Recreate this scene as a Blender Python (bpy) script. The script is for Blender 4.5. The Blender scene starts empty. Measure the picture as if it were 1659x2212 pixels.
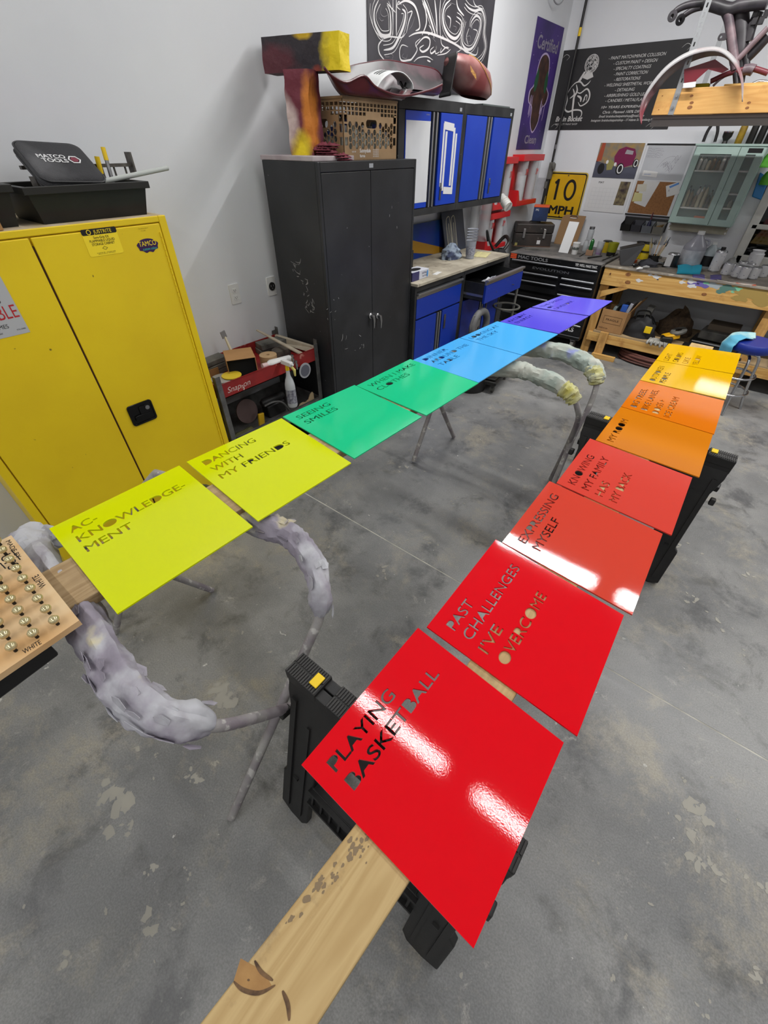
import bpy, bmesh, math, random
from mathutils import Vector, Matrix, noise
from mathutils.geometry import tessellate_polygon
random.seed(7)
PI = math.pi
SC = bpy.context.scene
COL = SC.collection
# ------------------------------------------------------------------ camera
FPX, IW, IH = 895.15, 1659.0, 2212.0
CAM = Vector((0.0, 0.0, 1.905))
YAW, PITCH, ROLL = -0.67165891, 0.72828546, 0.0082812
_fw = Vector((math.sin(YAW) * math.cos(PITCH), math.cos(YAW) * math.cos(PITCH), -math.sin(PITCH)))
_rt = Vector((math.cos(YAW), -math.sin(YAW), 0.0))
_up = _rt.cross(_fw)
RT = _rt * math.cos(ROLL) + _up * math.sin(ROLL)
UP = -_rt * math.sin(ROLL) + _up * math.cos(ROLL)
BK = -_fw
cd = bpy.data.cameras.new('camera')
cam = bpy.data.objects.new('camera', cd)
COL.objects.link(cam)
cam.matrix_world = Matrix(((RT.x, UP.x, BK.x, CAM.x), (RT.y, UP.y, BK.y, CAM.y), (RT.z, UP.z, BK.z, CAM.z), (0, 0, 0, 1)))
cd.sensor_fit = 'VERTICAL'
cd.sensor_height = 24.0
cd.lens = FPX / IH * 24.0
cd.clip_start = 0.02
SC.camera = cam
# ------------------------------------------------------------------ view, world, lamps
SC.view_settings.view_transform = 'Standard'
SC.view_settings.look = 'None'
SC.view_settings.gamma = 1.0
SC.view_settings.use_curve_mapping = False
SC.view_settings.exposure = -0.12
SC.cycles.use_denoising = True
SC.cycles.max_bounces = 8
SC.cycles.diffuse_bounces = 4
SC.cycles.glossy_bounces = 4
SC.cycles.transmission_bounces = 8
SC.cycles.transparent_max_bounces = 12
SC.cycles.sample_clamp_indirect = 6.0
SC.cycles.caustics_refractive = False
SC.cycles.caustics_reflective = False
w = bpy.data.worlds.new('night')
SC.world = w
w.use_nodes = True
w.node_tree.nodes['Background'].inputs[0].default_value = (0.004, 0.005, 0.007, 1)
LAMP_Z = 3.6
LAMP_W = 16.0
def tube_lamp(x, y, power=LAMP_W, size=1.2):
    l = bpy.data.lights.new('tube_light', 'AREA')
    l.shape = 'RECTANGLE'; l.size = size; l.size_y = 0.07; l.energy = power
    l.color = (1.0, 0.99, 0.975)
    o = bpy.data.objects.new('tube_light', l)
    o.location = (x, y, LAMP_Z)
    COL.objects.link(o)
for yy, x0, pw in ((-3.7, -0.9, 1.0), (-1.3, -0.9, 0.95), (1.23, -0.92, 0.85), (3.97, -0.6, 3.2)):
    for k in (-1, 0, 1, 2):
        tube_lamp(x0 + 1.5 * k, yy, LAMP_W * pw)
# the short strip light fixed to the back wall over the window
l = bpy.data.lights.new('strip_light', 'AREA'); l.shape = 'RECTANGLE'; l.size = 0.9; l.size_y = 0.10; l.energy = 2.6
o = bpy.data.objects.new('strip_light', l); o.location = (0.42, 6.2, 1.93); o.rotation_euler = (math.radians(-20), 0, 0); COL.objects.link(o)

# ------------------------------------------------------------------ pixel -> point on a plane
def ray(px, py):
    return RT * ((px - IW / 2) / FPX) + UP * (-(py - IH / 2) / FPX) - BK
def at(px, py, ax, val):
    i = 'xyz'.index(ax)
    r = ray(px, py)
    return CAM + r * ((val - CAM[i]) / r[i])
def hz(px, py, p):
    """height of the point over p that the pixel shows"""
    r = ray(px, py)
    d = (p[0] - CAM.x) * r.x + (p[1] - CAM.y) * r.y
    t = d / (r.x * r.x + r.y * r.y)
    return CAM.z + r.z * t
def mpp(p):
    """metres per pixel at p"""
    return (Vector(p) - CAM).dot(-BK) / FPX

# ------------------------------------------------------------------ materials
def lin(c):
    c = c / 255.0
    return c / 12.92 if c <= 0.04045 else ((c + 0.055) / 1.055) ** 2.4
def rgb(c):
    if isinstance(c, str):
        c = tuple(int(c[i:i + 2], 16) for i in (0, 2, 4))
    return (lin(c[0]), lin(c[1]), lin(c[2]), 1.0)
MATS = {}
def mat(name, col, rough=0.5, metal=0.0, col2=None, nscale=6.0, ncon=(0.35, 0.65), bump=0.0, bscale=40.0, coat=0.0, trans=0.0, emit=0.0, alpha=1.0, stretch=None, spec=0.5, ior=1.45, detail=6.0, col3=None, n3=20.0, c3=(0.6, 0.7), rvar=0.0):
    if name in MATS: return MATS[name]
    m = bpy.data.materials.new(name); m.use_nodes = True
    nt = m.node_tree; N = nt.nodes; L = nt.links
    b = N['Principled BSDF']
    b.inputs['Roughness'].default_value = rough
    b.inputs['Metallic'].default_value = metal
    b.inputs['Specular IOR Level'].default_value = spec
    b.inputs['IOR'].default_value = ior
    b.inputs['Base Color'].default_value = rgb(col)
    if coat:
        b.inputs['Coat Weight'].default_value = coat
        b.inputs['Coat Roughness'].default_value = 0.03
    if trans: b.inputs['Transmission Weight'].default_value = trans
    if alpha < 1: b.inputs['Alpha'].default_value = alpha
    if emit:
        b.inputs['Emission Color'].default_value = rgb(col)
        b.inputs['Emission Strength'].default_value = emit
    vec = None
    if col2 or bump or col3:
        tc = N.new('ShaderNodeTexCoord'); mp = N.new('ShaderNodeMapping')
        L.new(tc.outputs['Object'], mp.inputs[0]); vec = mp.outputs[0]
        if stretch: mp.inputs['Scale'].default_value = stretch
    def noi(s, lo, hi, d=detail):
        n = N.new('ShaderNodeTexNoise'); n.inputs['Scale'].default_value = s; n.inputs['Detail'].default_value = d
        L.new(vec, n.inputs['Vector'])
        r = N.new('ShaderNodeMapRange'); r.inputs[1].default_value = lo; r.inputs[2].default_value = hi
        L.new(n.outputs['Fac'], r.inputs[0])
        return r.outputs[0]
    cur = None
    if col2:
        mx = N.new('ShaderNodeMix'); mx.data_type = 'RGBA'
        f = noi(nscale, *ncon)
        L.new(f, mx.inputs[0])
        mx.inputs[6].default_value = rgb(col); mx.inputs[7].default_value = rgb(col2)
        cur = mx.outputs[2]
        if rvar:
            r = N.new('ShaderNodeMapRange'); r.inputs[3].default_value = rough; r.inputs[4].default_value = rough + rvar
            L.new(f, r.inputs[0]); L.new(r.outputs[0], b.inputs['Roughness'])
    if col3:
        mx = N.new('ShaderNodeMix'); mx.data_type = 'RGBA'
        L.new(noi(n3, *c3), mx.inputs[0])
        if cur: L.new(cur, mx.inputs[6])
        else: mx.inputs[6].default_value = rgb(col)
        mx.inputs[7].default_value = rgb(col3)
        cur = mx.outputs[2]
    if cur: L.new(cur, b.inputs['Base Color'])
    if bump:
        n = N.new('ShaderNodeTexNoise'); n.inputs['Scale'].default_value = bscale; n.inputs['Detail'].default_value = 3.0
        L.new(vec, n.inputs['Vector'])
        bp = N.new('ShaderNodeBump'); bp.inputs['Strength'].default_value = bump; bp.inputs['Distance'].default_value = 0.01
        L.new(n.outputs['Fac'], bp.inputs['Height']); L.new(bp.outputs[0], b.inputs['Normal'])
    MATS[name] = m
    return m

# ------------------------------------------------------------------ mesh builder
class M:
    def __init__(s): s.v = []; s.f = []
    def add(s, vs, fs, T=None):
        b = len(s.v)
        s.v += [tuple(T @ Vector(p)) if T is not None else tuple(p) for p in vs]
        s.f += [tuple(b + i for i in f) for f in fs]
        return s
    def box(s, x0, x1, y0, y1, z0, z1, T=None):
        return s.add([(x0, y0, z0), (x1, y0, z0), (x1, y1, z0), (x0, y1, z0), (x0, y0, z1), (x1, y0, z1), (x1, y1, z1), (x0, y1, z1)],
                     [(0, 3, 2, 1), (4, 5, 6, 7), (0, 1, 5, 4), (1, 2, 6, 5), (2, 3, 7, 6), (3, 0, 4, 7)], T)
    def hexa(s, a, b, T=None):
        """a: 4 bottom corners, b: 4 top corners (ccw from above)"""
        return s.add(list(a) + list(b), [(0, 3, 2, 1), (4, 5, 6, 7), (0, 1, 5, 4), (1, 2, 6, 5), (2, 3, 7, 6), (3, 0, 4, 7)], T)
    def tube(s, pts, r, n=10, caps=True, T=None, flat=1.0):
        pts = [Vector(p) for p in pts]; k = len(pts)
        rs = r if isinstance(r, (list, tuple)) else [r] * k
        vs = []; t0 = (pts[1] - pts[0]).normalized()
        nrm = t0.orthogonal().normalized()
        for i, p in enumerate(pts):
            t = (pts[min(i + 1, k - 1)] - pts[max(i - 1, 0)]).normalized()
            nrm = (nrm - t * nrm.dot(t)).normalized()
            bi = t.cross(nrm)
            for j in range(n):
                a = 2 * PI * j / n
                vs.append(p + (nrm * math.cos(a) + bi * math.sin(a) * flat) * rs[i])
        fs = [(i * n + j, i * n + (j + 1) % n, (i + 1) * n + (j + 1) % n, (i + 1) * n + j) for i in range(k - 1) for j in range(n)]
        if caps: fs += [tuple(range(n - 1, -1, -1)), tuple(range((k - 1) * n, k * n))]
        return s.add(vs, fs, T)
    def cyl(s, a, b, r, r2=None, n=16, caps=True, T=None):
        return s.tube([a, b], [r, r if r2 is None else r2], n, caps, T)
    def lathe(s, prof, c=(0, 0, 0), n=20, T=None, ax=None):
        """prof: (r, z); turned round z through c"""
        vs = []; fs = []; idx = []
        for r, z in prof:
            if r < 1e-6:
                idx.append([len(vs)] * n); vs.append((c[0], c[1], c[2] + z))
            else:
                idx.append(list(range(len(vs), len(vs) + n)))
                vs += [(c[0] + r * math.cos(2 * PI * j / n), c[1] + r * math.sin(2 * PI * j / n), c[2] + z) for j in range(n)]
        for i in range(len(prof) - 1):
            for j in range(n):
                q = [idx[i][j], idx[i][(j + 1) % n], idx[i + 1][(j + 1) % n], idx[i + 1][j]]
                u = []
                for a in q:
                    if a not in u: u.append(a)
                if len(u) > 2: fs.append(tuple(u))
        return s.add(vs, fs, T)
    def grid(s, fn, nu, nv, T=None, wrap=False):
        vs = [fn(i / nu, j / nv) for j in range(nv + 1) for i in range(nu + 1)]
        fs = [(j * (nu + 1) + i, j * (nu + 1) + i + 1, (j + 1) * (nu + 1) + i + 1, (j + 1) * (nu + 1) + i) for j in range(nv) for i in range(nu)]
        return s.add(vs, fs, T)
    def prism(s, loops, F, d0=0.0, d1=0.001, back=True, map2=None):
        """loops: outer 2d polygon, then holes; F: frame; from depth d0 to d1 along the frame's normal"""
        if isinstance(loops[0][0], (int, float)): loops = [loops]
        L3 = [[Vector((p[0], p[1], 0)) for p in lp] for lp in loops]
        tri = tessellate_polygon(L3)
        flat = [p for lp in loops for p in lp]
        P = (lambda q, d: map2(q, d)) if map2 else (lambda q, d: F @ Vector((q[0], q[1], d)))
        n = len(flat)
        top = [P(q, d1) for q in flat]; bot = [P(q, d0) for q in flat]
        fs = []
        for a, b, c in tri:
            A, B, C = flat[a], flat[b], flat[c]
            if (B[0] - A[0]) * (C[1] - A[1]) - (B[1] - A[1]) * (C[0] - A[0]) < 0: b, c = c, b
            fs.append((a, b, c))
            if back: fs.append((n + a, n + c, n + b))
        o = 0
        for li, lp in enumerate(loops):
            k = len(lp)
            ar = sum(lp[i][0] * lp[(i + 1) % k][1] - lp[(i + 1) % k][0] * lp[i][1] for i in range(k))
            ccw = (ar > 0) == (li == 0)
            for i in range(k):
                a, b = o + i, o + (i + 1) % k
                fs.append((a, n + a, n + b, b) if ccw else (a, b, n + b, n + a))
            o += k
        return s.add(top + bot, fs)

def frame(o, u, v):
    u = Vector(u).normalized(); v = Vector(v); v = (v - u * v.dot(u)).normalized(); w_ = u.cross(v)
    o = Vector(o)
    return Matrix(((u.x, v.x, w_.x, o.x), (u.y, v.y, w_.y, o.y), (u.z, v.z, w_.z, o.z), (0, 0, 0, 1)))
def FL(y, z, x): return frame((x, y, z), (0, 1, 0), (0, 0, 1))      # on the left wall side, faces +x
def FB(x, z, y): return frame((x, y, z), (1, 0, 0), (0, 0, 1))      # on the back wall side, faces -y
def FT(x, y, z, a=0.0): return frame((x, y, z), (math.cos(a), math.sin(a), 0), (-math.sin(a), math.cos(a), 0))   # lies flat, faces up
def TR(x=0, y=0, z=0, rz=0, rx=0, ry=0, s=1.0):
    return Matrix.Translation((x, y, z)) @ Matrix.Rotation(rz, 4, 'Z') @ Matrix.Rotation(rx, 4, 'X') @ Matrix.Rotation(ry, 4, 'Y') @ Matrix.Scale(s, 4)

def rrect(x0, y0, x1, y1, r, n=4):
    out = []
    for cx, cy, a in ((x1 - r, y0 + r, -PI / 2), (x1 - r, y1 - r, 0), (x0 + r, y1 - r, PI / 2), (x0 + r, y0 + r, PI)):
        out += [(cx + r * math.cos(a + PI / 2 * k / n), cy + r * math.sin(a + PI / 2 * k / n)) for k in range(n + 1)]
    return out
def ell(cx, cy, rx, ry, n=24, a0=0.0, a1=2 * PI):
    return [(cx + rx * math.cos(a0 + (a1 - a0) * k / n), cy + ry * math.sin(a0 + (a1 - a0) * k / n)) for k in range(n + (abs(a1 - a0) < 6.28))]
def spl(pts, n=8, closed=False):
    """catmull-rom through points"""
    P = [Vector(p) for p in pts]; k = len(P); out = []
    for i in range(k if closed else k - 1):
        if closed: a, b, c, d = P[i - 1], P[i], P[(i + 1) % k], P[(i + 2) % k]
        else: a, b, c, d = P[max(i - 1, 0)], P[i], P[i + 1], P[min(i + 2, k - 1)]
        for j in range(n):
            t = j / n
            out.append(0.5 * ((2 * b) + (c - a) * t + (2 * a - 5 * b + 4 * c - d) * t * t + (3 * b - a - 3 * c + d) * t ** 3))
    if not closed: out.append(P[-1])
    return out

# ------------------------------------------------------------------ objects
def props(o, label=None, cat=None, group=None, kind=None):
    if label: o['label'] = label
    if cat: o['category'] = cat
    if group: o['group'] = group
    if kind: o['kind'] = kind
    return o
def obj(name, mb, m, parent=None, label=None, cat=None, group=None, kind=None, bevel=0.0, smooth=40, origin=None, solid=0.0, sub=0):
    me = bpy.data.meshes.new(name)
    if origin is None:
        if parent is not None: origin = Vector(parent.get('_o', (0, 0, 0)))
        elif cat:
            xs = [p[0] for p in mb.v]; ys = [p[1] for p in mb.v]; zs = [p[2] for p in mb.v]
            origin = Vector(((min(xs) + max(xs)) / 2, (min(ys) + max(ys)) / 2, min(zs)))
        else: origin = Vector((0, 0, 0))
    origin = Vector(origin)
    me.from_pydata([(p[0] - origin.x, p[1] - origin.y, p[2] - origin.z) for p in mb.v], [], mb.f)
    me.materials.append(m)
    if smooth:
        me.polygons.foreach_set('use_smooth', [True] * len(me.polygons))
        me.set_sharp_from_angle(angle=math.radians(smooth))
    o = bpy.data.objects.new(name, me)
    COL.objects.link(o)
    o['_o'] = tuple(origin)
    if parent is not None: o.parent = parent
    if parent is None or '_o' not in parent: o.location = origin
    if bevel:
        b = o.modifiers.new('b', 'BEVEL'); b.width = bevel; b.segments = 2; b.limit_method = 'ANGLE'; b.angle_limit = math.radians(35)
    if solid:
        b = o.modifiers.new('s', 'SOLIDIFY'); b.thickness = solid; b.offset = 0
    if sub:
        b = o.modifiers.new('u', 'SUBSURF'); b.levels = sub; b.render_levels = sub
    return props(o, label, cat, group, kind)
def thing(name, label, cat, loc, group=None):
    o = bpy.data.objects.new(name, None)
    o.empty_display_size = 0.05
    COL.objects.link(o)
    o.location = loc; o['_o'] = tuple(loc)
    return props(o, label, cat, group)
def kids(o): return [c for c in bpy.data.objects if c.parent == o]
def dup(root, loc, rz=0.0, label=None, group=None, scale=None):
    r = root.copy(); COL.objects.link(r); r.location = loc; r.rotation_euler = (0, 0, rz)
    if scale: r.scale = scale
    if label: r['label'] = label
    if group: r['group'] = group
    for ch in kids(root):
        c = ch.copy(); COL.objects.link(c); c.parent = r
        for g in kids(ch):
            d = g.copy(); COL.objects.link(d); d.parent = c
    return r
def dupm(o, delta=(0, 0, 0), parent=None, mb=None):
    """a copy of a piece, moved within its parent"""
    c = o.copy(); COL.objects.link(c)
    c.location = Vector(o.location) + Vector(delta)
    if parent is not None: c.parent = parent
    return c

# ------------------------------------------------------------------ lettering
def fatten(lp, d):
    """a glyph outline without doubled points, grown by d"""
    P = []
    for p in lp:
        if not P or math.hypot(p[0] - P[-1][0], p[1] - P[-1][1]) > 0.012: P.append(p)
    if math.hypot(P[0][0] - P[-1][0], P[0][1] - P[-1][1]) < 0.012: P.pop()
    out = []; n = len(P)
    for i in range(n):
        a, b, c = P[i - 1], P[i], P[(i + 1) % n]
        n1 = Vector((b[1] - a[1], a[0] - b[0])).normalized(); n2 = Vector((c[1] - b[1], b[0] - c[0])).normalized()
        m = n1 + n2; L2 = m.length_squared
        m = m * (2 / L2) if L2 > 0.5 else m.normalized() * 1.4 if L2 > 1e-6 else n1
        out.append((b[0] + m.x * d, b[1] + m.y * d))
    return out
_TC = {}
def glyphs(body, off=0.0):
    """outline loops (lists of 2d points) of a text, cap height about 0.7; loops with positive area first"""
    key = (body, off)
    if key in _TC: return _TC[key]
    c = bpy.data.curves.new('t', 'FONT'); c.body = body; c.size = 1.0; c.resolution_u = 5; c.offset = off
    o = bpy.data.objects.new('t', c); COL.objects.link(o)
    me = o.to_mesh()
    vs = [(v.co.x, v.co.y) for v in me.vertices]
    ed = {}
    fs = [tuple(p.vertices) for p in me.polygons]
    for f in fs:
        for i in range(len(f)):
            a, b = f[i], f[(i + 1) % len(f)]
            if (b, a) in ed: del ed[(b, a)]
            else: ed[(a, b)] = 1
    nx = {}
    for a, b in ed: nx.setdefault(a, []).append(b)
    loops = []
    while nx:
        a = next(iter(nx)); lp = [a]; cur = a
        while True:
            b = nx[cur].pop()
            if not nx[cur]: del nx[cur]
            if b == a: break
            lp.append(b); cur = b
            if cur not in nx: break
        loops.append([vs[i] for i in lp])
    o.to_mesh_clear()
    COL.objects.unlink(o); bpy.data.objects.remove(o); bpy.data.curves.remove(c)
    _TC[key] = (vs, fs, loops)
    return _TC[key]
def textm(mb, body, F, x0, y0, h, w=None, align='l', shear=0.0, d=0.0, bold=0.0):
    """lettering as flat faces in frame F: left baseline x0,y0, capital height h, width w if given"""
    vs, fs, lps = glyphs(body)
    if bold:
        ar = lambda l: sum(l[i - 1][0] * l[i][1] - l[i][0] * l[i - 1][1] for i in range(len(l)))
        outs = [l for l in lps if len(l) > 2 and ar(l) > 0]; hol = [l for l in lps if len(l) > 2 and ar(l) < 0]
        vs = []; fs = []
        for o_ in outs:
            x0_, x1_ = min(p[0] for p in o_), max(p[0] for p in o_); y0_, y1_ = min(p[1] for p in o_), max(p[1] for p in o_)
            grp = [fatten(o_, bold * .7)] + [fatten(h_, bold * .7) for h_ in hol if x0_ <= h_[0][0] <= x1_ and y0_ <= h_[0][1] <= y1_]
            fs += [tuple(len(vs) + i for i in t) for t in tessellate_polygon([[Vector((p[0], p[1], 0)) for p in l] for l in grp])]
            vs += [p for l in grp for p in l]
        fs = [f if (vs[f[1]][0] - vs[f[0]][0]) * (vs[f[2]][1] - vs[f[0]][1]) - (vs[f[1]][1] - vs[f[0]][1]) * (vs[f[2]][0] - vs[f[0]][0]) > 0 else f[::-1] for f in fs]
    if not vs: return mb
    mx = max(v[0] for v in vs); mn = min(v[0] for v in vs)
    ch = max(v[1] for v in glyphs('H')[0])
    sy = h / ch
    sx = w / (mx - mn) if w else sy
    W_ = (mx - mn) * sx
    off = {'l': 0, 'c': -W_ / 2, 'r': -W_}[align]
    mb.add([(x0 + off + (v[0] - mn) * sx + shear * v[1] * sy, y0 + v[1] * sy, d) for v in vs], fs, F)
    return mb
RC = [0]
def ribbon(mb, pts, w, F, d=0.0, taper=False, n=5):
    """a brush stroke of width w through 2d points, flat in frame F"""
    P = spl([(p[0], p[1], 0) for p in pts], n) if n > 1 else [Vector((p[0], p[1], 0)) for p in pts]
    vs = []; k = len(P); RC[0] += 1; d += (RC[0] % 50) * 1.5e-5
    for i, p in enumerate(P):
        t = (P[min(i + 1, k - 1)] - P[max(i - 1, 0)])
        t = t.normalized() if t.length > 1e-9 else Vector((1, 0, 0))
        q = Vector((-t.y, t.x, 0))
        ww = w * (math.sin(PI * (i + 0.6) / (k + 0.2)) ** 0.6 if taper else 1.0) / 2
        vs += [(p.x + q.x * ww, p.y + q.y * ww, d), (p.x - q.x * ww, p.y - q.y * ww, d)]
    mb.add(vs, [(2 * i, 2 * i + 1, 2 * i + 3, 2 * i + 2) for i in range(k - 1)], F)
    return mb
# ================================================================== ROOM
XW, YB = -2.66, 6.39
XR, YF, ZC = 4.6, -4.2, 4.4
m_wall = mat('wall_paint', (214, 216, 219), 0.62, col2=(206, 208, 212), nscale=1.3, bump=0.06, bscale=220)
def floor_mat():
    m = bpy.data.materials.new('polished_concrete'); m.use_nodes = True
    nt = m.node_tree; N = nt.nodes; L = nt.links; b = N['Principled BSDF']
    tc = N.new('ShaderNodeTexCoord')
    def noi(s, d, lo, hi, sc=(1, 1, 1), off=(0, 0, 0), dist=0.0, rough=0.55):
        mp = N.new('ShaderNodeMapping'); mp.inputs['Scale'].default_value = sc; mp.inputs['Location'].default_value = off
        L.new(tc.outputs['Object'], mp.inputs[0])
        n = N.new('ShaderNodeTexNoise'); n.inputs['Scale'].default_value = s; n.inputs['Detail'].default_value = d
        n.inputs['Roughness'].default_value = rough; n.inputs['Distortion'].default_value = dist
        L.new(mp.outputs[0], n.inputs['Vector'])
        r = N.new('ShaderNodeMapRange'); r.inputs[1].default_value = lo; r.inputs[2].default_value = hi
        r.interpolation_type = 'SMOOTHSTEP'
        L.new(n.outputs['Fac'], r.inputs[0]); return r.outputs[0], n.outputs['Fac']
    def mixc(f, a, c):
        x = N.new('ShaderNodeMix'); x.data_type = 'RGBA'; L.new(f, x.inputs[0])
        if isinstance(a, tuple): x.inputs[6].default_value = rgb(a)
        else: L.new(a, x.inputs[6])
        x.inputs[7].default_value = rgb(c); return x.outputs[2]
    f1, r1 = noi(1.7, 9, 0.36, 0.64, dist=0.15, rough=.62)
    c = mixc(f1, (126, 127, 127), (150, 150, 148))
    f2, _ = noi(2.6, 10, 0.52, 0.68, off=(5, 3, 0), dist=.25, rough=0.7); c = mixc(f2, c, (98, 99, 100))
    f3, _ = noi(2.1, 12, 0.50, 0.68, off=(9, 1, 2), dist=.3, rough=0.78); c = mixc(f3, c, (168, 162, 147))
    f4, _ = noi(6.5, 14, 0.56, 0.70, off=(2, 8, 2), dist=.5, rough=0.82); c = mixc(f4, c, (180, 178, 171))
    f6, _ = noi(3.0, 12, 0.54, 0.72, off=(12, 7, 1), dist=0.4, rough=0.7); c = mixc(f6, c, (96, 96, 94))
    f5, _ = noi(24, 5, 0.715, 0.745, off=(1, 4, 7), dist=0.8); c = mixc(f5, c, (205, 203, 198))
    # small dried paint splats
    v = N.new('ShaderNodeTexVoronoi'); v.inputs['Scale'].default_value = 5.5; L.new(tc.outputs['Object'], v.inputs['Vector'])
    nn = N.new('ShaderNodeTexNoise'); nn.inputs['Scale'].default_value = 60; L.new(tc.outputs['Object'], nn.inputs['Vector'])
    ad = N.new('ShaderNodeMath'); ad.operation = 'MULTIPLY_ADD'; L.new(nn.outputs['Fac'], ad.inputs[0]); ad.inputs[1].default_value = 0.09; L.new(v.outputs['Distance'], ad.inputs[2])
    lt = N.new('ShaderNodeMath'); lt.operation = 'LESS_THAN'; L.new(ad.outputs[0], lt.inputs[0]); lt.inputs[1].default_value = 0.088
    g, _ = noi(0.9, 3, 0.5, 0.56, off=(4, 4, 4))
    mu = N.new('ShaderNodeMath'); mu.operation = 'MULTIPLY'; L.new(lt.outputs[0], mu.inputs[0]); L.new(g, mu.inputs[1])
    c = mixc(mu.outputs[0], c, (208, 207, 200))
    fg, _ = noi(170, 4, 0.2, 0.8)
    hs = N.new('ShaderNodeMix'); hs.data_type = 'RGBA'; hs.blend_type = 'MULTIPLY'; hs.inputs[0].default_value = 0.35
    L.new(c, hs.inputs[6]); L.new(fg, hs.inputs[7])
    L.new(hs.outputs[2], b.inputs['Base Color'])
    rr = N.new('ShaderNodeMapRange'); rr.inputs[3].default_value = 0.26; rr.inputs[4].default_value = 0.5
    L.new(r1, rr.inputs[0]); L.new(rr.outputs[0], b.inputs['Roughness'])
    bp = N.new('ShaderNodeBump'); bp.inputs['Strength'].default_value = 0.12; bp.inputs['Distance'].default_value = 0.004
    _, nb = noi(30, 6, 0, 1); L.new(nb, bp.inputs['Height']); L.new(bp.outputs[0], b.inputs['Normal'])
    return m
m_floor = floor_mat()
JY = 1.47      # the saw-cut joint in the slab
fl = M().box(XW - 0.1, XR + 0.1, YF - 0.1, JY - 0.004, -0.2, 0).box(XW - 0.1, XR + 0.1, JY + 0.004, YB + 0.1, -0.2, 0)
obj('floor', fl, m_floor, kind='structure', smooth=0)
obj('trim_1', M().box(XW, XR, JY - 0.004, JY + 0.004, -0.1, -0.0008), mat('joint_filler', (196, 194, 184), 0.8, col2=(160, 158, 150), nscale=14), kind='structure', smooth=0)
obj('wall_left', M().box(XW - 0.12, XW, YF - 0.12, YB + 0.12, 0, ZC), m_wall, kind='structure', smooth=0)
# back wall with the window opening
WX0, WX1, WZ0, WZ1 = -0.27, 0.95, 0.985, 2.05
bw = M().box(XW, WX0, YB, YB + 0.14, 0, ZC).box(WX1, XR, YB, YB + 0.14, 0, ZC).box(WX0, WX1, YB, YB + 0.14, 0, WZ0).box(WX0, WX1, YB, YB + 0.14, WZ1, ZC)
obj('wall_back', bw, m_wall, kind='structure', smooth=0)
obj('wall_right', M().box(XR, XR + 0.12, YF, YB, 0, ZC), m_wall, kind='structure', smooth=0)
obj('wall_front', M().box(XW, XR, YF - 0.12, YF, 0, ZC), m_wall, kind='structure', smooth=0)
obj('ceiling', M().box(XW, XR, YF, YB, ZC, ZC + 0.1), mat('ceiling_paint', (200, 200, 200), 0.9), kind='structure', smooth=0)
# window
m_white = mat('white_trim', (205, 204, 198), 0.5, col2=(188, 187, 180), nscale=8)
wf = M()
for a in ((WX0 - 0.03, WX0 + 0.05, WZ0 - 0.03, WZ1 + 0.03), (WX1 - 0.05, WX1 + 0.03, WZ0 - 0.03, WZ1 + 0.03), (WX0, WX1, WZ0 - 0.03, WZ0 + 0.05), (WX0, WX1, WZ1 - 0.05, WZ1 + 0.03), (WX0, WX1, 1.265, 1.305)):
    wf.box(a[0], a[1], YB - 0.03, YB + 0.05, a[2], a[3])
win = obj('window_1', wf, m_white, kind='structure', bevel=0.006)
obj('pane', M().box(WX0 + 0.04, WX1 - 0.04, YB + 0.012, YB + 0.018, WZ0 + 0.04, 1.27), mat('night_glass', (10, 12, 12), 0.02, trans=0.9, ior=1.5), win)
obj('pane', M().box(WX0 + 0.04, WX1 - 0.04, YB + 0.012, YB + 0.018, 1.30, WZ1 - 0.04), MATS['night_glass'], win)
obj('window_sill', M().box(WX0 - 0.06, WX1 + 0.06, YB - 0.05, YB + 0.02, WZ0 - 0.055, WZ0 - 0.03), m_white, win, bevel=0.004)

# ================================================================== PAINTED PANELS
def bil(C4):
    A, B, C_, D = [Vector(c) for c in C4]     # top-left, top-right, bottom-right, bottom-left
    def f(q, d):
        u, v = q
        p = A * ((1 - u) * v) + B * (u * v) + C_ * (u * (1 - v)) + D * ((1 - u) * (1 - v))
        p.z += d
        return p
    return f
def on_left(px, py):
    n = Vector((0.0391, -0.0076, 1.0)); r = ray(px, py)
    return CAM + r * (-1.0 / r.dot(n))
def on_right(px, py): return at(px, py, 'z', 0.822)
LEFTQ = [[(106, 1142), (387, 1005.4), (545.7, 1137), (253, 1326)], [(403, 997.6), (608, 903.4), (758.4, 999.8), (557.4, 1125.6)], [(611, 900), (765.5, 831.6), (911, 900), (765.5, 990)],
         [(770, 833), (886, 775.7), (1033.5, 827), (921, 897)], [(892, 778), (992, 730), (1127, 767.5), (1033.5, 826)], [(994, 729.5), (1074, 694), (1205, 721.7), (1128, 766.6)],
         [(1080, 695), (1146, 664.5), (1271, 683), (1207, 720)], [(1149, 663), (1214, 638), (1323, 650), (1273, 681.5)]]
LEFTC = [[on_left(*p) for p in q] for q in LEFTQ]
RX = lambda x, y: Vector((x, y, 0.822))
R4 = [[(651, 1652), (903, 1356), (1218, 1604), (1023, 2049)], [(922, 1354), (1071, 1165), (1348, 1329), (1247, 1590)], [(1085, 1171), (1187, 1039), (1431.6, 1153), (1366, 1328)], [(1202, 1043), (1274.7, 947), (1495.5, 1031.5), (1451, 1156)]]
RIGHTC = [[on_right(*p) for p in q] for q in R4]
RIGHTC += [[RX(-.284, 2.022), RX(-.288, 2.460), RX(.157, 2.449), RX(.169, 2.0)], [RX(-.288, 2.466), RX(-.298, 2.895), RX(.148, 2.914), RX(.161, 2.456)],
           [RX(-.298, 2.903), RX(-.300, 3.300), RX(.138, 3.372), RX(.150, 2.938)], [RX(-.300, 3.306), RX(-.303, 3.707), RX(.134, 3.812), RX(.141, 3.384)]]
B1, B2, B3, B4 = 0.845, 0.722, 0.595, 0.468
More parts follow.
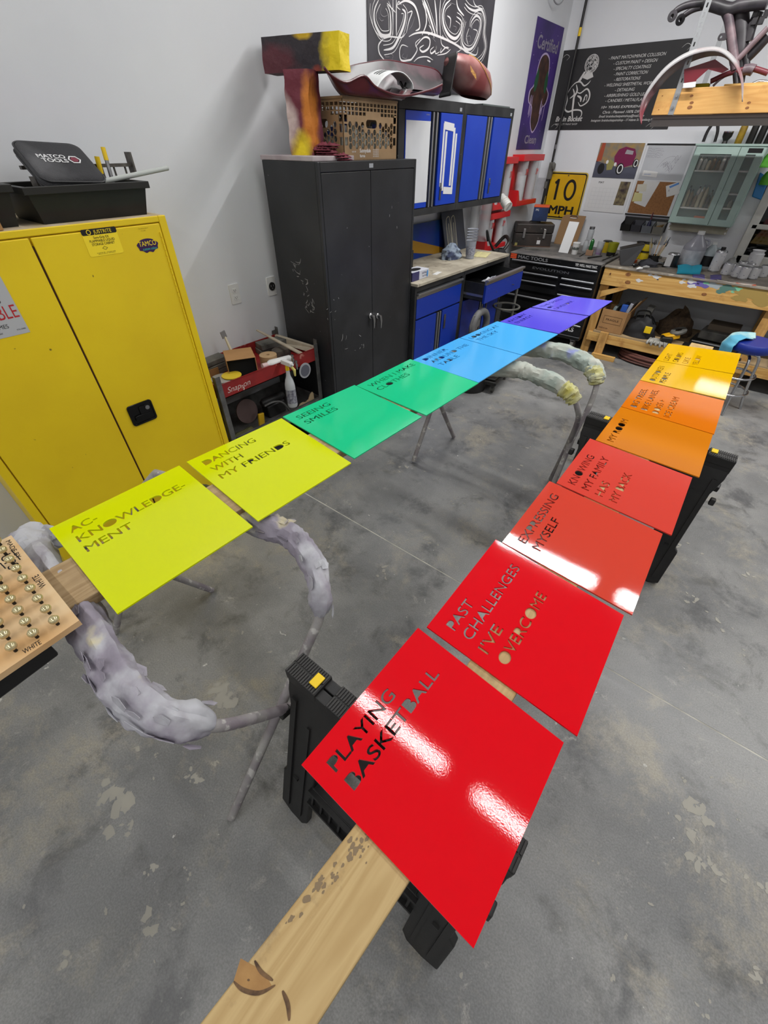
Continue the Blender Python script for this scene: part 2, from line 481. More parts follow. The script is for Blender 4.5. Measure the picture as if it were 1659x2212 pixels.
SPEC = {
 'l0': ((200, 210, 0), [('AC-', .086, .27, B1), ('KNOWLEDGE-', .09, .90, B2), ('MENT', .09, .41, B3)], 'neon yellow square panel with cut-out letters ACKNOWLEDGEMENT, nearest in the left row'),
 'l1': ((200, 210, 0), [('DANCING', .088, .60, B1), ('WITH', .09, .382, B2), ('MY FRIENDS', .088, .798, B3)], 'neon yellow square panel with cut-out letters DANCING WITH MY FRIENDS'),
 'l2': ((30, 190, 132), [('SEEING', .085, .51, B1), ('SMILES', .085, .50, B2)], 'mint green square panel with cut-out letters SEEING SMILES'),
 'l3': ((30, 190, 132), [('WHEN I MAKE', .09, .91, B1), ('CLOTHES', .094, .644, B2)], 'mint green square panel with cut-out letters WHEN I MAKE CLOTHES'),
 'l4': ((72, 166, 228), [('DINNER', .09, .564, B1 + .02), ('AROUND THE', .10, .866, B2 + .02), ('TABLE', .10, .479, B3 + .02)], 'sky blue square panel with cut-out letters DINNER AROUND THE TABLE'),
 'l5': ((72, 166, 228), [('LOOKING AT', .07, .815, B1), ('THE SKY', .07, .588, B2)], 'sky blue square panel with cut-out letters LOOKING AT THE SKY'),
 'l6': ((84, 74, 206), [('RACEDAY', .085, .61, B1 + .01), ('ENERGY', .085, .583, B2 + .01)], 'violet square panel with cut-out letters RACEDAY ENERGY, second from the end'),
 'l7': ((88, 80, 208), [('THE SMELL', .085, .75, B1), ('OF', .085, .24, B2), ('LAVENDER', .085, .70, B3)], 'violet square panel with cut-out letters THE SMELL OF LAVENDER, before the tool chest'),
 'r0': ((208, 6, 22), [('PLAYING', .088, .578, B1 - .005), ('BASKETBALL', .09, .847, B2 - .005)], 'glossy red square panel with cut-out letters PLAYING BASKETBALL, nearest to the camera'),
 'r1': ((208, 6, 22), [('PAST', .097, .366, B1 - .005), ('CHALLENGES', .105, .872, B2), ('I\'VE', .095, .323, B3), ('OVERCOME', .105, .773, B4)], 'glossy red square panel with cut-out letters PAST CHALLENGES I\'VE OVERCOME'),
 'r2': ((196, 62, 46), [('EXPRESSING', .105, .851, B1), ('MYSELF', .11, .554, B2)], 'glossy coral square panel with cut-out letters EXPRESSING MYSELF'),
 'r3': ((198, 62, 50), [('KNOWING', .085, .687, B1 + .005), ('MY FAMILY', .092, .754, B2), ('HAS', .093, .344, B3), ('MY BACK', .095, .629, B4)], 'glossy coral square panel with cut-out letters KNOWING MY FAMILY HAS MY BACK'),
 'r4': ((194, 112, 10), [('MY ROOM', .083, .70, B1 - .01)], 'orange square panel with the cut-out letters MY ROOM'),
 'r5': ((202, 106, 10), [('BIG TREES,', .09, .74, B1), ('BIKE LANES,', .09, .80, B2), ('DOGS +', .09, .53, B3), ('ICE CREAM', .07, .73, B4)], 'orange square panel with cut-out letters BIG TREES BIKE LANES DOGS ICE CREAM'),
 'r6': ((208, 162, 6), [('OUTSPOKEN', .075, .78, B1 - .01), ('PEOPLE', .08, .54, B2 - .01)], 'golden yellow square panel with cut-out letters OUTSPOKEN PEOPLE'),
 'r7': ((208, 162, 6), [('LIGHT', .075, .44, B1), ('COLORS', .075, .58, B2), ('LIKE', .085, .39, B3), ('YELLOW', .09, .58, B4)], 'golden yellow square panel at the far end beside the stool, letters LIGHT COLORS LIKE YELLOW'),
}
capH = max(v[1] for v in glyphs('H')[0])
TH = 0.005
for side, CS in (('l', LEFTC), ('r', RIGHTC)):
    for i, C4 in enumerate(CS):
        col, lines, label = SPEC[side + str(i)]
        loops = [[(0, 0), (1, 0), (1, 1), (0, 1)]]
        for body, u0, u1, vb in lines:
            _, _, lps = glyphs(body)
            xs = [p[0] for lp in lps for p in lp]; mn, mxx = min(xs), max(xs)
            for lp in lps:
                ar = sum(lp[k][0] * lp[(k + 1) % len(lp)][1] - lp[(k + 1) % len(lp)][0] * lp[k][1] for k in range(len(lp)))
                if ar > 0:
                    lp = fatten(lp, 0.012); loops.append([(u0 + (p[0] - mn) / (mxx - mn) * (u1 - u0), vb + p[1] / capH * 0.070) for p in lp])
        top = [tuple(c) for c in C4]
        mb = M().prism(loops, None, -TH, 0.0, map2=bil(C4))
        gl = 0.045 if side == 'r' else 0.08
        mm = mat('paint_%02x%02x%02x_%s' % (col + (side,)), col, gl, bump=0.012, bscale=260, spec=0.5)
        obj('lettered_sign', mb, mm, label=label, cat='sign', group='painted cut-out signs laid out to dry', smooth=0, bevel=0)

# ================================================================== LUMBER UNDER THE PANELS
def wood_mat(name, c1, c2, c3, ang='y', sc=1.0):
    m = bpy.data.materials.new(name); m.use_nodes = True
    nt = m.node_tree; N = nt.nodes; L = nt.links; b = N['Principled BSDF']; b.inputs['Roughness'].default_value = 0.72
    tc = N.new('ShaderNodeTexCoord'); mp = N.new('ShaderNodeMapping')
    s = {'x': (0.35, 5, 5), 'y': (5, 0.35, 5), 'z': (5, 5, 0.35)}[ang]
    mp.inputs['Scale'].default_value = [k * sc for k in s]
    L.new(tc.outputs['Object'], mp.inputs[0])
    n = N.new('ShaderNodeTexNoise'); n.inputs['Scale'].default_value = 2.2; n.inputs['Detail'].default_value = 4; n.inputs['Distortion'].default_value = 0.7
    L.new(mp.outputs[0], n.inputs['Vector'])
    wv = N.new('ShaderNodeMath'); wv.operation = 'MULTIPLY'; wv.inputs[1].default_value = 16; L.new(n.outputs['Fac'], wv.inputs[0])
    fr = N.new('ShaderNodeMath'); fr.operation = 'PINGPONG'; fr.inputs[1].default_value = 1.0; L.new(wv.outputs[0], fr.inputs[0])
    mx = N.new('ShaderNodeMix'); mx.data_type = 'RGBA'; L.new(fr.outputs[0], mx.inputs[0]); mx.inputs[6].default_value = rgb(c1); mx.inputs[7].default_value = rgb(c2)
    n2 = N.new('ShaderNodeTexNoise'); n2.inputs['Scale'].default_value = 3.5; n2.inputs['Detail'].default_value = 8; n2.inputs['Roughness'].default_value = 0.7; L.new(tc.outputs['Object'], n2.inputs['Vector'])
    r2 = N.new('ShaderNodeMapRange'); r2.inputs[1].default_value = 0.56; r2.inputs[2].default_value = 0.7; L.new(n2.outputs['Fac'], r2.inputs[0])
    m2 = N.new('ShaderNodeMix'); m2.data_type = 'RGBA'; L.new(r2.outputs[0], m2.inputs[0]); L.new(mx.outputs[2], m2.inputs[6]); m2.inputs[7].default_value = rgb(c3)
    L.new(m2.outputs[2], b.inputs['Base Color'])
    bp = N.new('ShaderNodeBump'); bp.inputs['Strength'].default_value = 0.08; bp.inputs['Distance'].default_value = 0.004
    L.new(fr.outputs[0], bp.inputs['Height']); L.new(bp.outputs[0], b.inputs['Normal'])
    MATS[name] = m
    return m
m_lum = wood_mat('weathered_lumber', (182, 156, 108), (168, 140, 92), (128, 106, 76), 'y')
m_pine = wood_mat('pine_bench', (206, 165, 96), (186, 140, 72), (160, 112, 58), 'x', 0.7)
m_pinez = wood_mat('pine_leg', (196, 152, 88), (172, 128, 66), (150, 108, 60), 'z', 0.7)
bys = [-0.75, -0.4, -0.2, 0.0, 0.14, 0.4, 1.2, 2.4, 3.86]
bsh = lambda y: 0.058 * (y - 0.14) * max(0.0, min(1.0, (0.3 - y) / 0.3)) if y < 0.3 else 0.0
bvs = [(x + bsh(y), y, z) for y in bys for x, z in ((-0.178, 0.779), (-0.034, 0.779), (-0.034, 0.8165), (-0.178, 0.8165))]; nb = len(bys)
b1 = obj('lumber_board', M().add(bvs, [(4 * i + j, 4 * i + 4 + j, 4 * i + 4 + (j + 1) % 4, 4 * i + (j + 1) % 4) for i in range(nb - 1) for j in range(4)] + [(0, 1, 2, 3), (4 * nb - 1, 4 * nb - 2, 4 * nb - 3, 4 * nb - 4)]), m_lum, label='weathered two by six board running under the right row of panels, end towards the camera', cat='board', bevel=0.003)
m_knot = mat('knot', (112, 84, 54), 0.7, col2=(60, 40, 24), nscale=60)
FK = FT(0, 0, 0.8166)
def kq(px, py): p = at(px, py, 'z', 0.8165); return (p.x, p.y)
obj('knot', M().prism([kq(*p) for p in ((505, 2118), (520, 2070), (572, 2100), (588, 2132), (560, 2142), (530, 2138))][::-1], FK, 0, 0.0004), mat('knot_tan', (160, 122, 72), 0.7, col2=(146, 108, 62), nscale=40), b1, smooth=0)
kr = ribbon(M(), [kq(*p) for p in ((505, 2120), (525, 2138), (560, 2145), (595, 2128))], .006, FK, d=.0005, taper=True)
ribbon(kr, [kq(*p) for p in ((550, 2075), (565, 2100), (590, 2118))], .006, FK, d=.0005, taper=True); ribbon(kr, [kq(*p) for p in ((610, 2140), (622, 2170), (625, 2205))], .007, FK, d=.0005, taper=True); kr.prism([kq(537 + 3 * math.cos(a), 2117 + 3 * math.sin(a)) for a in [2 * PI * k / 8 for k in range(8)]][::-1], FK, 0, .0006)
obj('knot_rim', kr, m_knot, b1, smooth=0, kind='stuff')
rs_ = random.Random(6); sp = M()
for k in range(90):
    t_ = rs_.random(); px, py = 800 - 290 * t_ + rs_.gauss(0, 12), 1810 + 260 * t_ + rs_.gauss(0, 12); r = rs_.uniform(.0012, .0045)
    x, y = kq(px, py)
    if -.170 + bsh(y) < x < -.045: sp.prism([(x + r * math.cos(a) * (1 + .4 * math.sin(3 * a + k)), y + 1.7 * r * math.sin(a)) for a in [2 * PI * j / 8 for j in range(8)]], FK, 0, .0003 + k * 4e-6)
obj('mould_specks', sp, mat('mould_grey', (124, 106, 82), .85), b1, smooth=0, kind='stuff')
def lz(x, y): return 0.905 - 0.0391 * x + 0.0076 * y
def lx(y): return -1.285 + 0.047 * y
y0, y1 = -0.045, 3.76
bt = [(lx(y0), y0), (lx(y0) + 0.19, y0), (lx(y1) + 0.19, y1), (lx(y1), y1)]
mb = M().hexa([(x, y, lz(x, y) - 0.0455) for x, y in bt], [(x, y, lz(x, y) - 0.0065) for x, y in bt])
obj('lumber_board', mb, wood_mat('lumber_tan', (168, 144, 108), (146, 121, 86), (120, 98, 70), 'y'), label='tan plank running under the left row of panels on the padded stands', cat='board', bevel=0.003)

# ================================================================== SAWHORSES
m_blk = mat('black_plastic', (24, 24, 25), 0.5, col2=(36, 35, 34), nscale=5, bump=0.05, bscale=150)
m_blk2 = mat('black_plastic_rib', (50, 49, 48), 0.6)
m_yel = mat('yellow_tab', (226, 190, 20), 0.45)
def side_frame(sy):
    """one leg frame of the sawhorse: outline in x (along the rail) and s (down the slope), tilted out"""
    top = Vector((0, 0.028 * sy, 0.735)); bot = Vector((0, 0.205 * sy, 0.0))
    v = (top - bot); Ln = v.length; v.normalize()
    u = Vector((1, 0, 0)) if sy < 0 else Vector((-1, 0, 0))
    F = frame(bot, u, v)
    h = 0.355
    out = [(-h, 0.02), (-h + 0.045, 0), (-h + 0.115, 0), (-h + 0.135, 0.03), (-h + 0.135, 0.21), (h - 0.135, 0.21), (h - 0.135, 0.03), (h - 0.115, 0), (h - 0.045, 0), (h, 0.02),
           (h, 0.24), (h - 0.02, 0.26), (h - 0.02, 0.60), (h - 0.0, 0.69), (h, Ln), (-h, Ln), (-h, 0.69), (-h + 0.02, 0.60), (-h + 0.02, 0.26), (-h, 0.24)]
    hole = [(-0.21, 0.30), (0.21, 0.30), (0.21, 0.50), (0.16, 0.58), (-0.16, 0.58), (-0.21, 0.50)]
    return F, out, hole, h, Ln
def make_sawhorse(label):
    t = thing('sawhorse', label, 'sawhorse', (0, 0, 0), 'black folding sawhorses under the right row')
    for sy in (-1, 1):
        F, out, hole, h, Ln = side_frame(sy)
        fr = obj('leg_frame', M().prism([out, hole], F, -0.028, 0.0), m_blk, t, bevel=0.004, smooth=0)
        rb = M()
        for s_ in (-1, 1):
            rb.prism([(s_ * (h - 0.034) - 0.011, 0.05), (s_ * (h - 0.034) + 0.011, 0.05), (s_ * (h - 0.034) + 0.011, 0.68), (s_ * (h - 0.034) - 0.011, 0.68)], F, 0, 0.008)
            rb.prism([(s_ * (h - 0.100) - 0.006, 0.05), (s_ * (h - 0.100) + 0.006, 0.05), (s_ * (h - 0.100) + 0.006, 0.60), (s_ * (h - 0.100) - 0.006, 0.60)], F, 0, 0.006)
        for k in range(11):
            x = -0.2 + k * 0.04
            rb.prism([(x - 0.004, 0.215), (x + 0.004, 0.215), (x + 0.004, 0.29), (x - 0.004, 0.29)], F, 0, 0.01)
        rb.prism([(-0.22, 0.285), (0.22, 0.285), (0.22, 0.297), (-0.22, 0.297)], F, 0, 0.014)
        rb.prism([(-0.22, 0.21), (0.22, 0.21), (0.22, 0.22), (-0.22, 0.22)], F, 0, 0.014)
        obj('leg_rib', rb, m_blk, fr, smooth=0)
        for s_ in (-1, 1):
            hk = M().prism([(s_ * 0.36 - 0.012, 0.555), (s_ * 0.36 + 0.012, 0.555), (s_ * 0.36 + 0.012, 0.59), (s_ * 0.36 - 0.012, 0.59)], F, -0.015, 0.022)
            obj('hook', hk, m_blk, t, bevel=0.005, smooth=0)
    obj('top_rail', M().box(-0.357, 0.357, -0.034, -0.002, 0.70, 0.762).box(-0.357, 0.357, 0.002, 0.034, 0.70, 0.762), m_blk, t, bevel=0.004, smooth=0)
    for (x0, x1) in ((-0.357, -0.235), (-0.195, -0.07), (0.07, 0.195), (0.235, 0.357)):
        bl = obj('grip_block', M().box(x0, x1, -0.036, 0.036, 0.730, 0.774), m_blk, t, bevel=0.004, smooth=0)
        rb = M(); n = int((x1 - x0) / 0.0085)
        for k in range(n):
            x = x0 + 0.004 + k * 0.0085
            rb.box(x, x + 0.0048, -0.034, -0.003, 0.774, 0.7778).box(x, x + 0.0048, 0.003, 0.034, 0.774, 0.7778)
        obj('grip_ribs', rb, m_blk2, bl, smooth=0, kind='stuff')
    obj('release_tab', M().box(-0.272, -0.244, -0.02, 0.018, 0.7775, 0.783), m_yel, t, bevel=0.002, label='yellow tab')
    obj('release_tab', M().box(0.244, 0.272, -0.018, 0.02, 0.7775, 0.783), m_yel, t, bevel=0.002, label='yellow tab')
    for x in (-.3, -.02, .28): obj('spreader_bar', M().box(x, x + .02, -0.15, 0.15, 0.25, 0.262), m_blk, t, smooth=0)
    return t
sh = make_sawhorse('black plastic folding sawhorse under the nearest red panel, yellow tab on its ribbed top')
sh.location = (-0.228, 0.318, 0)
dup(sh, (-0.062, 2.37, 0), 0.0, 'black plastic folding sawhorse under the orange and coral panels')

# ================================================================== PADDED PIPE STANDS
m_pipe = mat('dirty_pipe', (158, 156, 152), 0.6, col2=(126, 118, 124), nscale=9, col3=(186, 184, 180), n3=30, c3=(0.58, 0.66), bump=0.2, bscale=60)
def paper_mat(name, a, b_, c_):
    return mat(name, a, 0.75, col2=b_, nscale=7, ncon=(0.42, 0.6), col3=c_, n3=5, c3=(0.60, 0.68), bump=0.6, bscale=18, detail=9)
m_pad1 = paper_mat('grey_masking_paper', (176, 177, 182), (138, 132, 144), (200, 190, 150))
m_pad2 = paper_mat('oversprayed_plastic_wrap', (172, 174, 164), (146, 158, 150), (116, 122, 186))
m_ypatch = mat('yellow_overspray_tape', (176, 170, 84), 0.6, col2=(172, 174, 150), nscale=12)
m_yp2 = mat('yellow_patch', (214, 196, 130), 0.8, col2=(176, 172, 160), nscale=16)
def padding(path, r0, r1, seed, n=26, amp=0.26):
    """crumpled paper sleeve round a pipe"""
    P = spl(path, 14); k = len(P); mb = M(); vs = []; fs = []
    t0 = (P[1] - P[0]).normalized(); nrm = t0.orthogonal().normalized()
    for i, p in enumerate(P):
        t = (P[min(i + 1, k - 1)] - P[max(i - 1, 0)]).normalized(); nrm = (nrm - t * nrm.dot(t)).normalized(); bi = t.cross(nrm)
        f = i / (k - 1); env = min(1, 0.45 + 5 * f, 0.45 + 6 * (1 - f)); R = (r0 + (r1 - r0) * f) * env
        for j in range(n):
            a = 2 * PI * j / n
            d = noise.noise(Vector((math.cos(a) * 1.3 + seed, math.sin(a) * 1.3, f * 9))) * amp + noise.noise(Vector((math.cos(a) * 3 + seed, math.sin(a) * 3, f * 30))) * amp * 0.5
            d += 0.25 * abs(noise.noise(Vector((j * 0.35, f * 14, seed))))
            vs.append(p + (nrm * math.cos(a) + bi * math.sin(a) * 0.8) * R * (1 + d))
    fs = [(i * n + j, i * n + (j + 1) % n, (i + 1) * n + (j + 1) % n, (i + 1) * n + j) for i in range(k - 1) for j in range(n)]
    return mb.add(vs, fs)
def flaps(path, r, seed, cnt):
    """torn paper edges standing off the sleeve"""
    rnd = random.Random(seed); P = spl(path, 10); mb = M()
    for q in range(cnt):
        i = rnd.randrange(2, len(P) - 2); p = P[i]; t = (P[i + 1] - P[i - 1]).normalized()
        a = rnd.uniform(-0.4, PI + 0.4); n1 = t.orthogonal().normalized(); n2 = t.cross(n1)
        up = Vector((0, 0, 1)); sdir = t.cross(up).normalized()
        o = p + (sdir * math.cos(a) + up * math.sin(a)) * r * 0.95
        w1, w2 = rnd.uniform(0.02, 0.05), rnd.uniform(0.008, 0.02)
        e = (sdir * math.cos(a + 1.2) + up * math.sin(a + 1.2))
        v = [o, o + t * w1, o + t * w1 * 1.2 + e * w2 + up * 0.004, o + t * w1 * 0.5 + e * w2 * 1.6, o - t * 0.006 + e * w2 * 0.8]
        mb.add(v, [(0, 1, 2, 3, 4)])
    return mb
def z_(px, py, z): return tuple(at(px, py, 'z', z))
t = thing('panel_stand', 'folding pipe stand padded with crumpled grey masking paper under the nearest neon panel', 'stand', (-1.15, 0.3, 0), 'padded pipe stands')
A_top = [(-1.60, 0.03, 0.865), (-1.35, 0.0, 0.885), z_(170, 1320, 0.885), z_(215, 1400, 0.885), z_(270, 1490, 0.885), z_(350, 1545, 0.865)]
A_r = [z_(350, 1545, 0.865), z_(460, 1568, 0.79), z_(560, 1548, 0.65), z_(640, 1525, 0.50), z_(755, 1500, 0.017)]
A_l = [(-1.60, 0.03, 0.865), (-1.66, 0.10, 0.76), (-1.67, 0.28, 0.45), z_(458, 1275, 0.017)]
B_top = [(-1.62, 0.50, 0.865), (-1.35, 0.55, 0.885), z_(545, 1128, 0.885), z_(620, 1152, 0.885), z_(660, 1192, 0.885), z_(690, 1262, 0.862)]
B_r = [z_(690, 1262, 0.862), z_(690, 1330, 0.765), z_(655, 1415, 0.635), z_(500, 1765, 0.017)]
B_l = [(-1.62, 0.50, 0.865), (-1.70, 0.42, 0.74), (-1.74, 0.3, 0.5), z_(250, 1365, 0.017)]
def stand_tube(parts, t, label=None):
    P = []
    for seg in parts:
        s = spl(seg, 8)
        P += [p for p in s if not P or (p - P[-1]).length > 1e-4]
    return obj('frame_tube', M().tube(P, 0.0165, 12), m_pipe, t)
stand_tube([A_l[::-1], A_top, A_r], t); stand_tube([B_l[::-1], B_top, B_r], t)
pdA = A_top + A_r[1:2]
obj('padding', padding(pdA, 0.060, 0.046, 3.0, n=34), m_pad1, t, smooth=45)
obj('padding_flap', flaps(pdA[2:], 0.05, 5, 26), m_pad1, t, smooth=0, solid=0.001, kind='stuff')
obj('padding', padding([B_top[1]] + B_top[2:] + B_r[1:2], 0.046, 0.036, 9.0), m_pad1, t, smooth=25)
obj('padding_flap', flaps(B_top[2:] + B_r[1:2], 0.042, 8, 14), m_pad1, t, smooth=0, solid=0.001, kind='stuff')
obj('padding', padding([A_l[1], (-1.60, 0.03, 0.87), (-1.45, 0.01, 0.885)], 0.05, 0.05, 14.0), m_pad1, t, smooth=25)
obj('padding_patch', padding([z_(243, 1425, 0.892), z_(262, 1452, 0.892), z_(282, 1482, 0.890)], .050, .050, 3.3, n=20), m_yp2, t, smooth=45, label='pale yellow overspray patch') if False else None
t2 = thing('panel_stand', 'folding pipe stand in oversprayed plastic wrap under the sky blue panels', 'stand', (-0.95, 2.5, 0), 'padded pipe stands')
C_top = [(-1.42, 2.27, 0.865), (-1.15, 2.25, 0.885), z_(1110, 798, 0.885), z_(1150, 808, 0.885), z_(1200, 828, 0.885), z_(1232, 850, 0.87)]
C_r = [z_(1232, 850, 0.87), z_(1247, 880, 0.80), z_(1243, 925, 0.62), z_(1190, 1035, 0.017)]
C_l = [(-1.42, 2.27, 0.865), (-1.47, 2.35, 0.75), (-1.46, 2.5, 0.45), z_(980, 943, 0.017)]
D_top = [(-1.42, 2.72, 0.865), (-1.15, 2.74, 0.885), z_(1160, 752, 0.885), z_(1220, 764, 0.885), z_(1268, 785, 0.885), z_(1286, 806, 0.875)]
D_r = [z_(1286, 806, 0.875), z_(1289, 830, 0.83), z_(1272, 880, 0.70), z_(1236, 950, 0.50), (-0.47, 2.30, 0.017)]
D_l = [(-1.42, 2.72, 0.865), (-1.50, 2.62, 0.74), (-1.50, 2.5, 0.5), z_(893, 996, 0.017)]
stand_tube([C_l[::-1], C_top, C_r], t2); stand_tube([D_l[::-1], D_top, D_r], t2)
obj('padding', padding(C_top[1:] , 0.05, 0.042, 21.0, amp=0.2), m_pad2, t2, smooth=25)
obj('padding', padding(D_top[1:] + D_r[1:2], 0.055, 0.045, 33.0, amp=0.2), m_pad2, t2, smooth=25)
obj('tape_wrap', padding([z_(1214, 838, 0.885), z_(1232, 850, 0.872), z_(1243, 868, 0.83)], 0.047, 0.036, 41.0, amp=0.3), m_ypatch, t2, smooth=25, label='yellow overspray patch')
obj('tape_wrap', padding([z_(1278, 797, 0.88), z_(1287, 812, 0.87), z_(1288, 832, 0.825)], 0.050, 0.036, 44.0, amp=0.3), m_ypatch, t2, smooth=25, label='pale yellow overspray patch')

# ================================================================== DRIED PAINT ON THE SLAB
rs_ = random.Random(77); fk = M()
def chip(x, y, r, el=1.0, ang=0.0):
    n = rs_.randint(7, 11); ph = rs_.uniform(0, 6); c_, s_ = math.cos(ang), math.sin(ang); P = []
    for k in range(n):
        a = 2 * PI * k / n; q = r * (1 + .45 * math.sin(2 * a + ph) * rs_.random() + .2 * math.sin(5 * a + ph)); u, v = q * math.cos(a) * el, q * math.sin(a)
        P.append((x + u * c_ - v * s_, y + u * s_ + v * c_))
    RC[0] += 1; fk.prism(P, FT(0, 0, 0), 0.0001, 0.0004 + RC[0] * 4e-6, back=False)
c4 = [(750, 160, .05, 26), (403, 208, .006, 1), (465, 340, .009, 1), (525, 360, .012, 4), (385, 505, .05, 16), (435, 600, .022, 5), (355, 605, .016, 4), (140, 690, .016, 3), (75, 855, .014, 2), (215, 1080, .024, 5), (620, 760, .018, 4), (585, 958, .018, 2), (505, 745, .022, 5), (725, 390, .016, 5), (500, 920, .03, 6), (650, 440, .03, 8)]
c5 = [(690, 320, .012, 2), (640, 450, .04, 14), (610, 530, .03, 7), (665, 655, .03, 9), (740, 700, .022, 5), (335, 835, .014, 2), (380, 945, .016, 2), (310, 1085, .016, 3), (895, 740, .03, 5), (870, 1090, .022, 5), (660, 1230, .016, 3), (795, 480, .008, 2), (240, 640, .012, 3), (590, 330, .012, 3)]
for sc_, ox, oy, L_ in ((1.564, 0, 1400, c4), (1.784, 1150, 1500, c5)):
    for (u, v, r, n) in L_:
        p = at(ox + u / sc_, oy + v / sc_, 'z', 0)
        for k in range(n):
            d = 0 if n == 1 else r * 1.0; chip(p.x + rs_.gauss(0, d * .7), p.y + rs_.gauss(0, d * .45), (r if n == 1 else r * rs_.uniform(.12, .42)), rs_.uniform(1, 1.8), rs_.uniform(0, PI))
for k in range(150): chip(rs_.uniform(-2.2, 1.4), rs_.uniform(-.6, 4.8), rs_.uniform(.0015, .006), rs_.uniform(1, 2.2), rs_.uniform(0, PI))
for (px, py) in ((870, 1010), (990, 1080), (1125, 1010), (930, 930), (1060, 880), (1150, 960), (700, 1180), (830, 1240), (920, 1165), (1560, 1350), (1480, 1180), (1600, 1240), (1480, 1290)):
    p = at(px, py, 'z', 0)
    for k in range(5): chip(p.x + rs_.gauss(0, .03), p.y + rs_.gauss(0, .03), rs_.uniform(.003, .011), rs_.uniform(1, 2), rs_.uniform(0, PI))
obj('paint_flecks', fk, mat('fleck_pale', (190, 187, 176), .8, alpha=.62), label='dried pale paint flecks and splashes scattered over the concrete floor', cat='flecks', kind='stuff', smooth=0, origin=(0, 0, 0))
# ================================================================== YELLOW CABINET
def X(px, py, x): return at(px, py, 'x', x)
def sheet(mb, c4, th, n=None):
    """thin slab from four corners"""
    c4 = [Vector(c) for c in c4]; n = n or (c4[1] - c4[0]).cross(c4[3] - c4[0]).normalized()
    return mb.hexa([c - n * th for c in c4], c4)
m_ycab = mat('yellow_enamel', (230, 200, 24), 0.42, col2=(222, 190, 24), nscale=3, col3=(120, 96, 30), n3=26, c3=(0.735, 0.76), bump=0.04, bscale=90)
m_dkline = mat('seam_dark', (60, 30, 10), 0.8)
YF0 = -2.20
yc = thing('safety_cabinet', 'yellow steel flammable liquid storage cabinet with black paddle handle', 'cabinet', (-2.43, 0.63, 0))
yb = M()
yb.box(XW + 0.005, YF0 - 0.012, 0.09, 1.163, 0.05, 1.655)
yb.box(YF0 - 0.012, YF0, 0.09, 0.125, 0.05, 1.655).box(YF0 - 0.012, YF0, 1.128, 1.163, 0.05, 1.655).box(YF0 - 0.012, YF0, 0.125, 1.128, 0.05, 0.07).box(YF0 - 0.012, YF0, 0.125, 1.128, 1.632, 1.655).box(XW + .03, YF0 - .03, .11, 1.143, 0, .05)
obj('body', yb, m_ycab, yc, bevel=0.003, smooth=0)
obj('top_dust', M().box(XW + 0.02, YF0 - 0.004, 0.095, 1.158, 1.655, 1.6556), mat('dusty_top', (196, 182, 160), 0.9, col2=(180, 160, 120), nscale=9), yc, smooth=0)
d1 = obj('door', M().box(YF0 - 0.012, YF0 + 0.003, 0.13, 0.602, 0.075, 1.628), m_ycab, yc, bevel=0.003, smooth=0)
d2 = obj('door', M().box(YF0 - 0.012, YF0 + 0.003, 0.610, 1.124, 0.075, 1.628), m_ycab, yc, bevel=0.003, smooth=0)
obj('door_seam', M().box(YF0 - 0.012, YF0 - 0.002, 0.602, 0.610, 0.075, 1.6), m_dkline, yc, smooth=0)
hb = M()
for k in range(60):
    z = 0.1 + k * 0.025
    hb.box(YF0 + 0.003, YF0 + 0.0075, 1.112, 1.120, z, z + 0.021)
obj('hinge', hb, m_ycab, d2, smooth=0, kind='stuff')
F = FL(0, 0, YF0 + 0.0035)
hp = X(302, 891, YF0)
def pl(px, py, x=YF0 + 0.0035):
    p = X(px, py, x); return (p.y, p.z)
hq = [pl(268, 881), pl(331, 864), pl(338, 908), pl(284, 925)]
hy0, hz0, hy1, hz1 = 0.672, 0.795, 0.800, 0.905
hd = obj('paddle_handle', M().prism([rrect(hy0, hz0, hy1, hz1, 0.014), rrect(hy0 + 0.008, hz0 + 0.008, hy1 - 0.008, hz1 - 0.008, 0.010)[::-1]], F, 0, 0.006), mat('black_gloss', (8, 8, 9), 0.18), d2, bevel=0.001)
obj('handle_pan', M().prism(rrect(hy0 + 0.004, hz0 + 0.004, hy1 - 0.004, hz1 - 0.004, 0.010), F, 0.0, 0.0015), MATS['black_gloss'], hd, smooth=0) if False else None
obj('handle_pan', M().prism(rrect(hy0 + 0.004, hz0 + 0.004, hy1 - 0.004, hz1 - 0.004, 0.010), F, 0.0, 0.0015), MATS['black_gloss'], d2, smooth=0)
obj('paddle', M().prism(rrect(hy0 + 0.022, hz0 + 0.02, hy1 - 0.02, hz0 + 0.05, 0.01), F, 0.001, 0.010).prism(rrect(hy0 + 0.055, hz0 + 0.045, hy1 - 0.03, hz1 - 0.02, 0.01), F, 0.001, 0.008), MATS['black_gloss'], d2, bevel=0.003)
m_chrome = mat('chrome', (190, 190, 192), 0.18, metal=1.0)
m_steel = mat('steel', (150, 150, 152), 0.35, metal=1.0, col2=(120, 120, 122), nscale=20)
obj('lock', M().cyl((YF0 + 0.004, 0.768, 0.872), (YF0 + 0.016, 0.768, 0.872), 0.011, n=16), m_chrome, d2)
